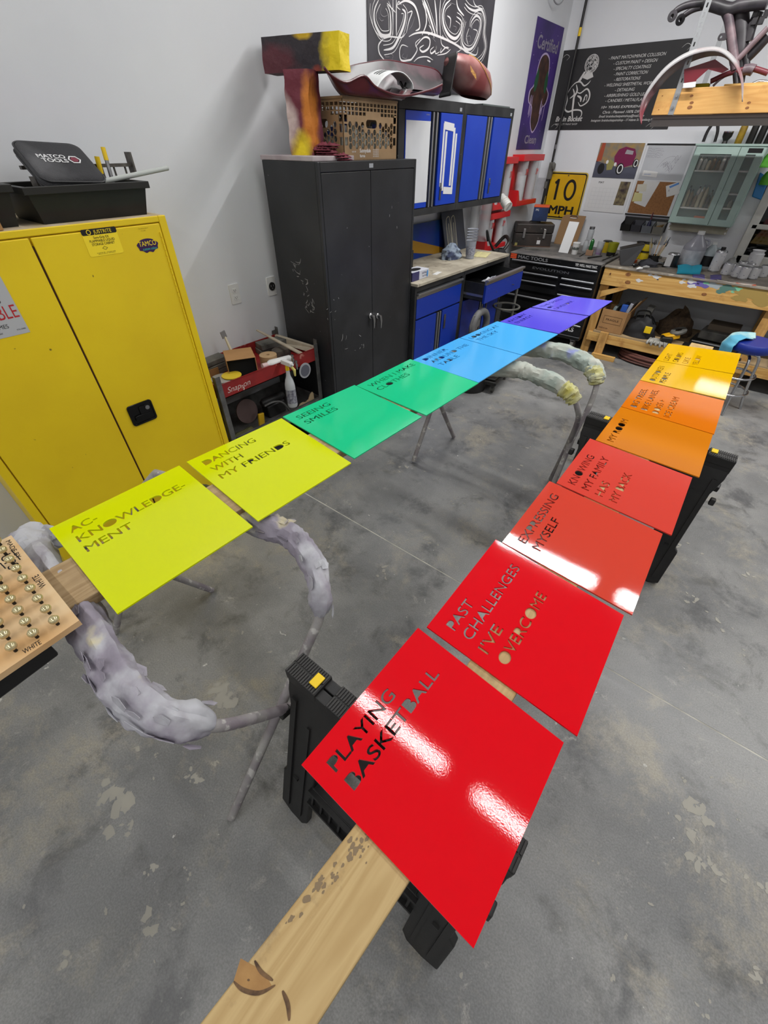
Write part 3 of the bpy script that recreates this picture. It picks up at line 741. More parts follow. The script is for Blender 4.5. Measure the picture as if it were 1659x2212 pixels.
# label and stickers
m_pblk = mat('print_black', (16, 15, 16), 0.5)
m_pyel = mat('print_yellow', (242, 214, 40), 0.5)
m_pwht = mat('print_white', (206, 206, 206), 0.5)
m_pred = mat('print_red', (176, 30, 40), 0.5)
m_pgry = mat('print_grey', (150, 152, 156), 0.45)
ly0, ly1, lz0, lz1 = 0.790, 0.935, 1.538, 1.637
ly0, lz1 = pl(172, 497); ly1 = pl(268, 545)[0]; lz0 = pl(195, 556)[1]
lb = obj('cabinet_label', M().prism(rrect(ly0, lz0, ly1, lz1, 0.008), F, 0, 0.0006), m_pyel, d2, smooth=0)
W_ = ly1 - ly0; H_ = lz1 - lz0
F1 = FL(ly0, lz0, YF0 + 0.0043)
obj('print', M().prism(rrect(0, H_ * 0.78, W_, H_, 0.006), F1, 0, 0.0004), m_pblk, lb, smooth=0)
F2 = FL(ly0, lz0, YF0 + 0.005)
obj('lettering', textm(M(), 'JUSTRITE', F2, W_ * 0.33, H_ * 0.82, H_ * 0.13, W_ * 0.52).prism([ell(W_ * 0.2, H_ * 0.885, 0.009, 0.009, 16), ell(W_ * 0.2, H_ * 0.885, 0.0065, 0.0065, 14)[::-1]], F2, 0, 0.0003), m_pyel, lb, smooth=0)
tb = M()
for tx, yy, hh, ww in (('Sure-Grip EX', 0.64, 0.085, 0.44), ('FLAMMABLE LIQUID', 0.515, 0.09, 0.72), ('STORAGE CABINET', 0.39, 0.09, 0.66), ('NFPA OSHA', 0.10, 0.025, 0.55), ('JUSTRITE MFG CO  MATTOON IL', 0.055, 0.025, 0.5)):
    textm(tb, tx, F2, W_ / 2, H_ * yy, H_ * hh, W_ * ww, 'c')
tb.prism([[(W_ * .5 - .011, H_ * .27), (W_ * .5, H_ * .20), (W_ * .5 + .011, H_ * .27), (W_ * .5, H_ * .34)], [(W_ * .5 - .009, H_ * .27), (W_ * .5, H_ * .33), (W_ * .5 + .009, H_ * .27), (W_ * .5, H_ * .21)]], F2, 0, 0.0003)
obj('lettering', tb, m_pblk, lb, smooth=0)
# round custom-colours sticker
cy, cz = [(a + b) / 2 for a, b in zip(pl(287, 510), pl(350, 549))]
st = obj('oval_sticker', M().prism([(cy + 0.048 * math.cos(a) * (1 + 0.05 * math.sin(7 * a)), cz + 0.026 * math.sin(a) * (1 + 0.12 * math.sin(9 * a) * (a > PI))) for a in [2 * PI * k / 48 for k in range(48)]], FL(0, 0, YF0 + 0.0035), 0, 0.0006), mat('sticker_purple', (52, 20, 74), 0.4), d2, smooth=0)
obj('lettering', textm(M(), 'TAMCO', FL(0, 0, YF0 + 0.0046), cy, cz - 0.001, 0.018, 0.080, 'c'), m_pyel, st, smooth=0)
obj('lettering', textm(M(), 'custom colors', FL(0, 0, YF0 + 0.0046), cy + 0.005, cz - 0.017, 0.010, 0.066, 'c'), mat('print_teal', (60, 178, 170), 0.5), st, smooth=0)
obj('small_print', textm(textm(M(), 'This cabinet conforms', FL(0, 0, YF0 + 0.0046), cy - .02, cz + 0.062, 0.004, 0.045, 'l'), 'to code', FL(0, 0, YF0 + 0.0046), cy, cz + 0.054, 0.004, 0.02, 'c'), mat('print_olive', (150, 124, 20), 0.6), d2, smooth=0)
# warning label on the left door
F = FL(0, 0, YF0 + 0.0036)
wl = obj('warning_label', M().prism([(0.14, 1.325), (0.458, 1.325), (0.458, 1.54), (0.14, 1.54)], F, 0, 0.0006), mat('label_silver', (176, 178, 184), 0.4), d1, smooth=0)
F = FL(0, 0, YF0 + 0.0045)
rd = M()
textm(rd, 'FLAMMABLE', F, 0.425, 1.465, 0.045, 0.26, 'r'); textm(rd, 'INFLAMMABLE', F, 0.452, 1.385, 0.045, 0.29, 'r')
obj('lettering', rd, m_pred, wl, smooth=0)
bk = M(); textm(bk, 'LEJOS DE FUEGO', F, 0.418, 1.440, 0.012, 0.16, 'r'); textm(bk, 'GARDEZ LOIN DES FLAMMES', F, 0.400, 1.355, 0.014, 0.25, 'r'); textm(bk, 'Warning Label', F, 0.37, 1.338, 0.007, 0.04, 'r'); textm(bk, 'FTN 29985', F, 0.45, 1.340, 0.005, 0.03, 'r')
obj('lettering', bk, m_pblk, wl, smooth=0)

# ---- on top of the yellow cabinet
ZY = 1.6566
m_tub = mat('tub_black', (18, 18, 17), 0.42, col2=(30, 29, 25), nscale=6)
def tub(label, y0, y1, x0, x1, h, taper=0.035, name='plastic_tub'):
    t = thing(name, label, 'tub', ((x0 + x1) / 2, (y0 + y1) / 2, ZY))
    b = M(); tp = taper; th = 0.004
    B = [(x0 + tp, y0 + tp, ZY), (x1 - tp, y0 + tp, ZY), (x1 - tp, y1 - tp, ZY), (x0 + tp, y1 - tp, ZY)]
    T_ = [(x0 + .012, y0 + .012, ZY + h), (x1 - .012, y0 + .012, ZY + h), (x1 - .012, y1 - .012, ZY + h), (x0 + .012, y1 - .012, ZY + h)]
    b.add(B + T_, [(0, 3, 2, 1), (0, 1, 5, 4), (1, 2, 6, 5), (2, 3, 7, 6), (3, 0, 4, 7)])
    obj('tub_wall', b, m_tub, t, smooth=0, solid=th)
    out = [(x0, y0), (x1, y0), (x1, y1), (x0, y1)]; inn = [(x0 + .02, y0 + .02), (x1 - .02, y0 + .02), (x1 - .02, y1 - .02), (x0 + .02, y1 - .02)]
    obj('tub_rim', M().prism([out, inn[::-1]], FT(0, 0, ZY), h - 0.022, h + 0.002), m_tub, t, bevel=0.002, smooth=0)
    return t
tub('wide black plastic tray on the yellow cabinet holding tools', 0.665, 1.150, -2.58, -2.235, 0.115)
tub('narrow black plastic tray at the left end on the yellow cabinet', 0.30, 0.645, -2.60, -2.26, 0.125, 0.03)
m_card = mat('cardboard', (168, 128, 84), 0.85, col2=(152, 114, 72), nscale=5, bump=0.05, bscale=60)
obj('cardboard_box', M().box(-2.50, -2.215, 0.20, 0.545, ZY, ZY + 0.075), m_card, label='brown cardboard box at the left edge on the yellow cabinet', cat='box', bevel=0.002, smooth=0)
# tool pouch
m_pouch = mat('pouch_nylon', (38, 38, 41), 0.75, col2=(92, 92, 94), nscale=2.6, ncon=(0.5, 0.72), bump=0.35, bscale=260)
p0, p1, p2, p3 = X(40, 300, -2.47), X(178, 322, -2.46), X(207, 380, -2.28), X(88, 392, -2.28)
Fp = frame((p0 + p1 + p2 + p3) / 4, (p1 - p0) + (p2 - p3), (p0 - p3) + (p1 - p2))
wp = ((p1 - p0).length + (p2 - p3).length) / 4 + 0.012; hp_ = ((p0 - p3).length + (p1 - p2).length) / 4 + 0.01
pc = thing('tool_pouch', 'black zip-up tool pouch with white lettering, propped on the tray', 'pouch', Fp.translation)
ot = rrect(-wp, -hp_, wp, hp_, 0.035, 6)
ins = [(a * 0.94, b_ * 0.92) for a, b_ in ot]
def loft(mb, rings, F, closed_ends=True):
    n = len(rings[0][0]); b0 = len(mb.v)
    vs = []
    for pts, d in rings: vs += [F @ Vector((p[0], p[1], d)) for p in pts]
    fs = [(i * n + j, i * n + (j + 1) % n, (i + 1) * n + (j + 1) % n, (i + 1) * n + j) for i in range(len(rings) - 1) for j in range(n)]
    fs += [tuple(range(n - 1, -1, -1)), tuple(range((len(rings) - 1) * n, len(rings) * n))]
    return mb.add(vs, fs)
obj('pouch_body', loft(M(), [(ins, -0.045), (ot, -0.04), (ot, -0.008), (ins, 0.004), ([(a * .8, b_ * .8) for a, b_ in ot], 0.007)], Fp), m_pouch, pc, smooth=50)
obj('zip_piping', M().tube([Fp @ Vector((a, b_, -0.004)) for a, b_ in ot + ot[:1]], 0.0035, 6, caps=False), mat('piping', (46, 46, 48), 0.5), pc)
obj('zip_piping', M().tube([Fp @ Vector((a * 1.01, b_ * 1.01, -0.026)) for a, b_ in ot + ot[:1]], 0.003, 6, caps=False), MATS['piping'], pc)
Fq = Fp @ Matrix.Translation((0, 0, 0.0085))
obj('lettering', textm(textm(M(), 'MATCO', Fq, -0.075, 0.004, 0.020, 0.100, bold=.03), 'TOOLS', Fq, -0.068, -0.021, 0.020, 0.092, bold=.03), m_pwht, pc, smooth=0)
hx = lambda r, cx: [(cx + r * math.cos(PI / 3 * k), -0.002 + r * math.sin(PI / 3 * k)) for k in range(6)]
obj('logo_outline', M().prism([hx(0.024, 0.052), hx(0.019, 0.052)[::-1]], Fq, -0.001, 0.0006), m_pwht, pc, smooth=0)
obj('logo_hexagon', M().prism(hx(0.015, 0.052), Fq, -0.001, 0.0006), mat('logo_maroon', (110, 30, 50), 0.6), pc, smooth=0)
# rack, brushes and pipe in the tray
m_rack = mat('rack_metal', (96, 92, 86), 0.5, col2=(60, 56, 52), nscale=30)
a, b_ = X(42, 362, -2.50), X(284, 366, -2.50)
rk = M().box(-2.50, -2.475, a.y, b_.y, a.z - 0.006, a.z + 0.006)
for px in (212, 222, 248, 272): 
    q = X(px, 372, -2.49); rk.box(-2.495, -2.488, q.y, q.y + 0.006, ZY + 0.02, a.z)
rk.box(-2.51, -2.46, b_.y - 0.006, b_.y + 0.002, a.z - 0.03, a.z + 0.045)
obj('wire_rack', rk, m_rack, label='grey metal rack standing in the wide black tray', cat='rack', smooth=0)
def rod(name, label, cat, p, q, r, m, tipm=None, tipl=0.2):
    p, q = Vector(p), Vector(q); t = thing(name, label, cat, p)
    k = p.lerp(q, 1 - tipl) if tipm else q
    obj('shaft', M().cyl(p, k, r, n=10), m, t)
    if tipm: obj('tip', M().cyl(k, q, r * 1.15, n=10), tipm, t, label='yellow tip')
    return t
q1 = X(222, 318, -2.42); b1_ = Vector((q1.x, q1.y + 0.03, ZY + 0.02))
rod('paint_marker', 'taller yellow-tipped metal rod standing in the black tray', 'rod', (-2.40, X(238, 384, -2.40).y, ZY + 0.03), q1, 0.008, m_steel, m_yel, 0.22)
rod('paint_marker', 'short yellow-tipped black rod behind the pouch in the tray', 'rod', (-2.46, X(212, 372, -2.46).y, ZY + 0.03), X(209, 338, -2.46), 0.009, m_tub, m_yel, 0.35)
rod('pvc_pipe', 'pale grey plastic pipe sticking out of the black tray to the right', 'pipe', X(218, 393, -2.34), X(362, 363, -2.38), 0.0095, mat('pale_pipe', (168, 172, 168), 0.5))
obj('metal_bracket', M().box(-2.40, -2.34, X(65, 375, -2.37).y, X(80, 375, -2.37).y, ZY + 0.11, ZY + 0.14, ), m_rack, label='small grey metal bracket under the tool pouch', cat='bracket', smooth=0)

# ================================================================== OUTLETS
def outlet(name, label, cpx, w, h, kind):
    c = X(*cpx, XW); F = FL(c.y, c.z, XW)
    t = thing(name, label, 'outlet', c)
    obj('cover_plate', M().prism(rrect(-w / 2, -h / 2, w / 2, h / 2, 0.006), F, 0, 0.006), mat('outlet_white', (214, 214, 212), 0.35), t, bevel=0.001)
    if kind == 2:
        for s_ in (-1, 1):
            obj('socket', M().prism(rrect(-0.017, s_ * 0.021 - 0.0145, 0.017, s_ * 0.021 + 0.0145, 0.008), F, 0.006, 0.0085), MATS['outlet_white'], t)
            obj('slot', M().prism([(-.008, s_ * .021 - .002), (-.0055, s_ * .021 - .002), (-.0055, s_ * .021 + .006), (-.008, s_ * .021 + .006)], F, 0.0085, 0.009).prism([(.0055, s_ * .021 - .002), (.008, s_ * .021 - .002), (.008, s_ * .021 + .006), (.0055, s_ * .021 + .006)], F, 0.0085, 0.009).prism(ell(0, s_ * .021 - .007, .0025, .0025, 8), F, 0.0085, 0.009), m_pblk, t, smooth=0, kind='stuff')
    else:
        obj('socket', M().prism(ell(0, 0, 0.026, 0.026, 24), F, 0.006, 0.012), m_blk, t)
        obj('slot', M().prism([(-.012, -.002), (-.009, -.002), (-.009, .010), (-.012, .010)], F, 0.012, 0.0125).prism([(.009, -.002), (.012, -.002), (.012, .010), (.009, .010)], F, 0.012, 0.0125).prism(ell(0, -.012, .003, .003, 8), F, 0.012, 0.0125), m_pgry, t, smooth=0, kind='stuff')
outlet('wall_outlet', 'white duplex wall outlet above the red cart', (507, 635), 0.074, 0.118, 2)
outlet('wall_outlet', 'wall outlet with one black round socket beside the black cabinet', (586, 618), 0.074, 0.118, 1)

# ================================================================== RED CART
m_cart = mat('cart_red', (150, 38, 36), 0.45, col2=(128, 34, 34), nscale=8, col3=(176, 120, 108), n3=14, c3=(0.64, 0.72), bump=0.05)
m_post = mat('cart_post', (122, 122, 120), 0.5, metal=0.6, col2=(96, 96, 94), nscale=16)
CX0, CX1, CY0, CY1, CZ = -2.645, -2.205, 1.19, 2.0, 0.825
ct = thing('tool_cart', 'red steel tool cart with grey posts between yellow and black cabinets', 'cart', (-2.43, 1.6, 0))
for nm, zz in (('top_tray', CZ), ('lower_tray', 0.46)):
    tr = M().box(CX0, CX1, CY0, CY1, zz - 0.085, zz - 0.08)
    tr.box(CX1 - 0.004, CX1, CY0, CY1, zz - 0.085, zz).box(CX0, CX0 + 0.004, CY0, CY1, zz - 0.085, zz).box(CX0, CX1, CY0, CY0 + 0.004, zz - 0.085, zz).box(CX0, CX1, CY1 - 0.004, CY1, zz - 0.085, zz)
    tr.box(CX1 - 0.014, CX1 + 0.001, CY0, CY1, zz - 0.004, zz).box(CX0, CX1, CY1 - 0.012, CY1, zz - 0.004, zz)
    obj(nm, tr, m_cart if nm == 'top_tray' else m_post, ct, smooth=0)
for (x, y, sx, sy) in ((CX1, CY0, 1, -1), (CX1, CY1, 1, 1), (CX0, CY0, -1, -1), (CX0, CY1, -1, 1)):
    p = M().box(min(x, x - sx * 0.03), max(x, x - sx * 0.03), min(y, y + sy * 0.004), max(y, y + sy * 0.004), 0.07, CZ + 0.055)
    p.box(min(x, x + sx * 0.004), max(x, x + sx * 0.004), min(y + sy * .004, y - sy * 0.028), max(y + sy * .004, y - sy * 0.028), 0.07, CZ + (0.055 if sy < 0 else 0.03))
    pp_ = obj('post', p, m_post, ct, smooth=0)
    obj('caster', M().cyl((x - 0.035 * sx, y - 0.025, 0.035), (x - 0.035 * sx, y + 0.025, 0.035), 0.035, n=16).box(x - .035 * sx - .012, x - .035 * sx + .012, y - .012, y + .012, .06, .08), m_blk, ct)
obj('lettering', textm(M(), 'Snap-on', FL(0, 0, CX1 + 0.0006), CY0 + 0.055, CZ - 0.060, 0.034, 0.165, shear=0.25, d=0.0004), mat('faded_white', (196, 176, 170), 0.6), ct, smooth=0)
obj('drip', ribbon(M(), [(CY0 + 0.165, CZ - 0.055), (CY0 + 0.17, CZ - 0.068), (CY0 + 0.165, CZ - 0.08)], 0.008, FL(0, 0, CX1 + 0.001), d=0.0003, taper=True), MATS['faded_white'], ct, smooth=0, label='white paint drip')
ZT = CZ - 0.0795
# right-end flat strips (panel scrap)
m_scrap = mat('beige_scrap', (176, 166, 148), 0.7, col2=(150, 140, 124), nscale=10)
a1, a2, a3, a4 = X(593, 723, -2.62), X(680, 750, -2.215), X(672, 760, -2.215), X(598, 738, -2.60)
sheet_m = M().hexa([a4 - Vector((0, 0, .006)), a3 - Vector((0, 0, .006)), a3 + Vector((0, .03, 0)), a4 + Vector((0, .03, 0))], [a1 - Vector((0, .0, 0.004)), a2 - Vector((0, .0, 0.004)), a2 + Vector((0, .02, .0)), a1 + Vector((0, .02, 0))])
obj('scrap_strip', sheet_m, m_scrap, label='wide beige strip lying along the right end of the red cart', cat='strip', smooth=0)
a1, a2 = X(555, 712, -2.55), X(655, 766, -2.23)
obj('scrap_strip', M().hexa([a1 + Vector((0, -.008, -.006)), a2 + Vector((0, -.012, -.008)), a2 + Vector((0, .02, -.008)), a1 + Vector((0, .008, -.006))], [a1 + Vector((0, -.008, 0)), a2 + Vector((0, -.012, 0)), a2 + Vector((0, .02, 0)), a1 + Vector((0, .008, 0))]), m_scrap, label='thin pointed beige strip crossing the top of the red cart', cat='strip', smooth=0)
# long stirring paddle upright
pb, pt_ = X(508, 776, -2.42), X(484, 716, -2.50)
pdl = thing('spatula', 'long cream spatula with square grey head standing in the cart', 'spatula', (pb.x, pb.y, ZT))
obj('handle', M().tube([(pb.x, pb.y, ZT + .01), pb, X(486, 728, -2.49)], [0.012, 0.012, 0.007], 8), mat('cream', (190, 182, 160), 0.6), pdl)
obj('head', M().box(-.003, .003, -.018, .018, 0, 0.045, TR(*X(486, 730, -2.49), rx=0.2)), mat('grey_head', (120, 120, 122), 0.6), pdl, bevel=0.002)
# open cardboard box, mouth to the room
bx0 = X(514, 816, -2.215); bw_ = 0.175; bh_ = 0.145
by0, by1 = X(509, 790, -2.30).y, X(568, 790, -2.24).y
m_dark = mat('box_inside', (46, 36, 26), 0.9)
ob = M(); x0, x1, z0, z1 = -.09, .09, 0, 0.160; Tx = TR(-2.345, (by0 + by1) / 2 - .01, ZT, rz=-.50); ya, yb2 = -.088, .088
ob.box(x0, x1, ya, ya + .003, z0, z1, Tx).box(x0, x1, yb2 - .003, yb2, z0, z1, Tx).box(x0, x1, ya + .003, yb2 - .003, z1 - .003, z1, Tx).box(x0, x1, ya + .003, yb2 - .003, z0, z0 + .003, Tx).box(x0, x0 + .003, ya + .003, yb2 - .003, z0 + .003, z1 - .003, Tx)
t = thing('cardboard_box', 'open brown cardboard box with its dark mouth to the room, on the red cart', 'box', Tx.translation)
obj('box_wall', ob, m_card, t, smooth=0)
obj('mouth_shade', M().box(x0 + .004, x1 - .03, ya + .004, yb2 - .004, z0 + .004, z1 - .004, Tx), mat('shadow_black', (6, 6, 6), 0.9), t, smooth=0, label='black block standing for the shade inside')  # near-black block paints the shade inside the open carton
# low open tray box behind left post
obj('cardboard_tray', M().box(-2.50, -2.26, 1.215, by0 - 0.01, ZT, ZT + 0.004).box(-2.50, -2.26, 1.215, 1.219, ZT, ZT + 0.06).box(-2.50, -2.496, 1.215, by0 - .01, ZT, ZT + 0.06), m_card, label='shallow brown cardboard tray beside the open box on the cart', cat='tray', smooth=0)
m_dusty = mat('dusty_grey', (112, 110, 104), 0.8, col2=(72, 72, 68), nscale=8)
def blockstack(name, label, cat, c, sx, sy, sz, n, m, rz=0.0, grp=None):
    for k in range(n):
        lb_ = label[k] if isinstance(label, (list, tuple)) else label
        obj(name, M().box(-sx / 2, sx / 2, -sy / 2, sy / 2, 0, sz * 0.92, TR(c[0] + (k % 2) * .006, c[1] + (k % 3) * .005, c[2] + k * sz, rz=rz + (k % 2) * 0.07)), m, label=lb_, cat=cat, bevel=0.004, group=grp)
blockstack('sanding_block', ['lowest long grey sanding block in the stack behind the cardboard tray', 'middle long grey sanding block in the stack behind the cardboard tray', 'topmost long grey sanding block in the stack behind the cardboard tray'], 'sanding block', (-2.56, 1.36, ZT), 0.09, 0.24, 0.034, 3, m_dusty, 0.1, 'sanding blocks on the cart')
p_ = X(580, 745, -2.55)
blockstack('sanding_block', ['lower dusty sanding block at the wall behind the round pads', 'upper dusty sanding block at the wall behind the round pads'], 'sanding block', (-2.57, p_.y + 0.04, ZT), 0.10, 0.22, 0.042, 2, m_dusty, -0.25, 'sanding blocks on the cart')
# white crumpled discs left
c = X(487, 812, -2.30)
obj('sanding_disc', M().lathe([(0.0, 0.0), (0.075, 0.0), (0.075, 0.006), (0.012, 0.012), (0, 0.012)], (-2.31, 1.30, ZT + .062), 24), mat('disc_grey', (150, 148, 144), 0.7), label='pale grey sanding disc lying at the left end of the cart', cat='disc')
obj('sanding_disc', M().lathe([(0.0, 0.0), (0.06, 0.0), (0.06, 0.005), (0, 0.006)], (-2.285, 1.345, ZT + 0.0745), 24), mat('disc_yellow', (206, 180, 44), 0.6), label='yellow sanding disc on the pale grey disc on the cart', cat='disc')
c = X(574, 762, -2.38)
tp_ = thing('tape_roll', 'thick tan paper roll lying beside the open box on the cart', 'roll', (-2.36, c.y, ZT))
obj('roll_body', M().lathe([(0.012, 0.0), (0.058, 0.0), (0.058, 0.085), (0.012, 0.085), (0.012, 0.0)], (-2.36, c.y, ZT), 28), mat('tan_roll', (176, 146, 108), 0.7), tp_)
c = X(600, 758, -2.40)
for k, (px, nm) in enumerate(((598, 'dark round sanding pad leaning on the tan roll'), (610, 'second dark sanding pad near the strips on the cart'))):
    c = X(px, 752, -2.44)
    obj('sanding_pad', M().lathe([(0, 0), (0.045, 0.002), (0.05, 0.02), (0.045, 0.06), (0.02, 0.075), (0, 0.076)], (-2.43, c.y, ZT + k * 0.0), 20), mat('pad_dark', (66, 62, 58), 0.8, col2=(96, 88, 78), nscale=12), label=nm, cat='pad')
# lying white bottle
a, b_ = X(578, 788, -2.235), X(628, 775, -2.225)
t = thing('white_bottle', 'white plastic bottle lying on its side on the rim of the cart', 'bottle', a)
d = (b_ - a).normalized(); F_ = frame(a, d.orthogonal(), d.cross(d.orthogonal()))
RB = 0.026
def along(prof, a, b, n=20):
    """lathe along an axis a->b; prof: (r, t)"""
    a, b = Vector(a), Vector(b); P = [a.lerp(b, t_) for r, t_ in prof]
    m_ = M(); ax = (b - a).normalized(); u = ax.orthogonal().normalized(); v = ax.cross(u); vs = []
    for (r, t_), p in zip(prof, P): vs += [p + (u * math.cos(2 * PI * j / n) + v * math.sin(2 * PI * j / n)) * max(r, 1e-4) for j in range(n)]
    fs = [(i * n + j, i * n + (j + 1) % n, (i + 1) * n + (j + 1) % n, (i + 1) * n + j) for i in range(len(prof) - 1) for j in range(n)]
    fs += [tuple(range(n - 1, -1, -1)), tuple(range((len(prof) - 1) * n, len(prof) * n))]
    return m_.add(vs, fs)
m_wpl = mat('white_plastic', (206, 206, 204), 0.4)
obj('bottle_body', along([(.013, -.12), (.013, 0.0), (.022, 0.06), (RB, .12), (RB, .95), (.02, 1.0)], a, b_), m_wpl, t)
obj('bottle_cap', along([(.016, -.22), (.016, -.02)], a, b_), mat('pinkish', (196, 170, 168), 0.5), t)
obj('print', textm(M(), 'WINDOW CLEANER', frame(a.lerp(b_, .2) + Vector((RB * 1.02, 0, 0)), d, (0, 0, 1)), 0.0, -0.004, 0.008, 0.09, d=0.001), m_pblk, t, smooth=0)
# spray bottle hung on the cart's front edge
sb = X(655, 875, -2.155)
zb = hz(660, 882, (-2.155, sb.y)); zt = hz(628, 792, (-2.155, sb.y))
sy_ = sb.y
sbt = thing('spray_bottle', 'clear spray bottle with yellow trigger hanging on the cart front', 'bottle', (-2.155, sy_, 0.55))
c0 = X(622, 882, -2.15); c1 = X(626, 800, -2.15); 
cyb = (c0.y + 0.0)
zb_, zt_ = c0.z, X(627, 797, -2.15).z
H0 = zt_ - zb_
cyb = X(628, 845, -2.15).y
m_clear = mat('clear_plastic', (210, 214, 214), 0.22, trans=0.75, ior=1.2)
m_cloudy = mat('cloudy_plastic', (176, 180, 182), 0.35, alpha=1)
obj('bottle_body', M().lathe([(0, 0), (.030, 0.0), (.034, .01), (.034, H0 * .55), (.033, H0 * .62), (.026, H0 * .74), (.014, H0 * .86), (.012, H0), (0, H0)], (-2.15, cyb, zb_), 24), m_cloudy, sbt)
obj('label', M().lathe([(.0346, H0 * .12), (.0346, H0 * .5)], (-2.15, cyb, zb_), 24), mat('spray_label', (150, 152, 158), 0.6, col2=(84, 84, 98), nscale=60), sbt)
obj('neck_ring', M().cyl((-2.15, cyb, zb_ + H0), (-2.15, cyb, zb_ + H0 + .035), 0.013, 0.011, 16), m_yel, sbt, label='yellow collar')
obj('trigger_head', M().box(-2.19, -2.10, cyb - .014, cyb + .014, zb_ + H0 + .035, zb_ + H0 + .062).cyl((-2.10, cyb, zb_ + H0 + .05), (-2.085, cyb, zb_ + H0 + .05), .008, n=10), m_wpl, sbt, bevel=0.004)
obj('trigger', M().tube([(-2.115, cyb, zb_ + H0 + .04), (-2.095, cyb + .012, zb_ + H0 + .01), (-2.10, cyb + .016, zb_ + H0 - .03)], [.009, .010, .006], 8), mat('pale_yellow', (206, 196, 110), 0.5), sbt)
# round pad hung beside it + air fittings
c = X(658, 800, -2.185)
pad = thing('sanding_plate', 'round clear-edged grey plate hanging at the right front of the cart', 'plate', c)
obj('plate_disc', along([(.048, 0), (.052, .3), (.052, 1)], c, c + Vector((.006, 0, 0)), 28), mat('plate_edge', (150, 152, 156), 0.4), pad)
obj('plate_face', along([(.040, 0), (.039, 1)], c + Vector((.006, 0, 0)), c + Vector((.0075, 0, 0)), 28), mat('plate_grey', (86, 88, 98), 0.7), pad)
for k, (px, py) in enumerate(((632, 778), (640, 790))):
    c = X(px, py, -2.18)
    obj('air_fitting', along([(.010, 0), (.010, .2), (.006, .22), (.006, .35), (.011, .37), (.011, .6), (.007, .62), (.007, 1)], c + Vector((0, 0, .035)), c + Vector((0, 0.004, -.025)), 12), m_chrome, label=('upper' if k == 0 else 'lower') + ' chrome air hose fitting hanging on the cart rim', cat='fitting')
# on the lower tray
ZL = 0.3805
c = X(540, 905, -2.42)
obj('sanding_disc', along([(.085, 0), (.085, 1)], (-2.44, c.y, ZL + .088), (-2.43, c.y, ZL + .09), 28), mat('disc_brown', (104, 86, 84), 0.8), label='dark pinkish sanding disc standing on the lower shelf of the cart', cat='disc')
a, b_ = X(560, 895, -2.30), X(568, 865, -2.30)
obj('yellow_scraper', M().box(-.008, .008, -.022, .022, 0, .11, TR(a.x, a.y, ZL, rx=-0.12)), mat('scraper_yellow', (196, 156, 30), 0.5), label='upright yellow plastic scraper on the lower shelf of the cart', cat='scraper', bevel=0.002)
a, b_ = X(575, 888, -2.36), X(645, 885, -2.36)
t = thing('air_sander', 'black air sander with grey hose on the lower shelf of the cart', 'sander', (a.x, a.y, ZL))
za = ZL + 0.085
obj('motor_body', along([(.02, 0), (.03, .08), (.032, .5), (.028, .9), (.02, 1)], (-2.40, a.y, za + .03), (-2.40, a.y + .20, za + .03)), m_blk, t)
obj('motor_foot', M().box(-2.44, -2.36, a.y + .02, a.y + .18, ZL, za + .01), m_blk, t, bevel=.01)
obj('hose', M().tube(spl([(-2.34, a.y - .02, za + .04), (-2.33, a.y + .06, za + .045), (-2.31, a.y + .12, za + .02), (-2.30, a.y + .17, ZL + .01)], 6), .008, 8), m_post, t)
a = X(660, 870, -2.25)
pr = [(0, 0), (.16, 0), (.16, .115), (.15, .13), (.125, .115), (.105, .085), (.075, .075), (.05, .085), (.02, .08), (0, .06)]
obj('wood_template', M().prism([pr, ell(.03, .045, .014, .014, 14)], FL(a.y - .085, ZL, -2.24), 0, .006), mat('plywood_tan', (164, 144, 112), 0.7), label='tan wooden template with a round hole on the lower shelf of the cart', cat='template', smooth=0)
obj('rag', M().grid(lambda u, v: (-2.27 - .09 * v, 1.24 + .20 * u, ZL + .012 + .02 * abs(noise.noise(Vector((u * 4, v * 4, 3))))), 14, 8), mat('rag_green', (96, 96, 62), 0.9), label='dirty olive rag on the lower shelf of the cart', cat='rag', solid=.004)
# ================================================================== BLACK CABINET
m_bcab = mat('black_cabinet_paint', (34, 35, 37), 0.38, col2=(48, 49, 52), nscale=2.2, ncon=(0.45, 0.7), col3=(150, 150, 150), n3=34, c3=(0.745, 0.765), bump=0.03, bscale=60)
m_seam = mat('seam_black', (6, 6, 6), 0.8)
BX = -2.09; by0, by1, bz1 = 2.03, 2.945, 1.825
bc = thing('storage_cabinet', 'tall black two-door steel storage cabinet with chrome twist handles', 'cabinet', (-2.32, 2.49, 0))
obj('body', M().box(-2.55, BX - 0.02, by0, by1, 0, bz1).box(BX - .02, BX, by0, by0 + 0.02, 0, bz1).box(BX - .02, BX, by1 - 0.02, by1, 0, bz1).box(BX - .02, BX, by0 + .02, by1 - .02, bz1 - 0.045, bz1).box(BX - .02, BX, by0 + .02, by1 - .02, 0, 0.08), m_bcab, bc, bevel=0.003, smooth=0)
ym = X(801, 365, BX).y
dl = obj('door', M().box(BX - 0.018, BX - 0.001, by0 + 0.023, ym - 0.002, 0.083, bz1 - 0.048), m_bcab, bc, bevel=0.002, smooth=0)
dr = obj('door', M().box(BX - 0.018, BX - 0.001, ym + 0.002, by1 - 0.023, 0.083, bz1 - 0.048), m_bcab, bc, bevel=0.002, smooth=0)
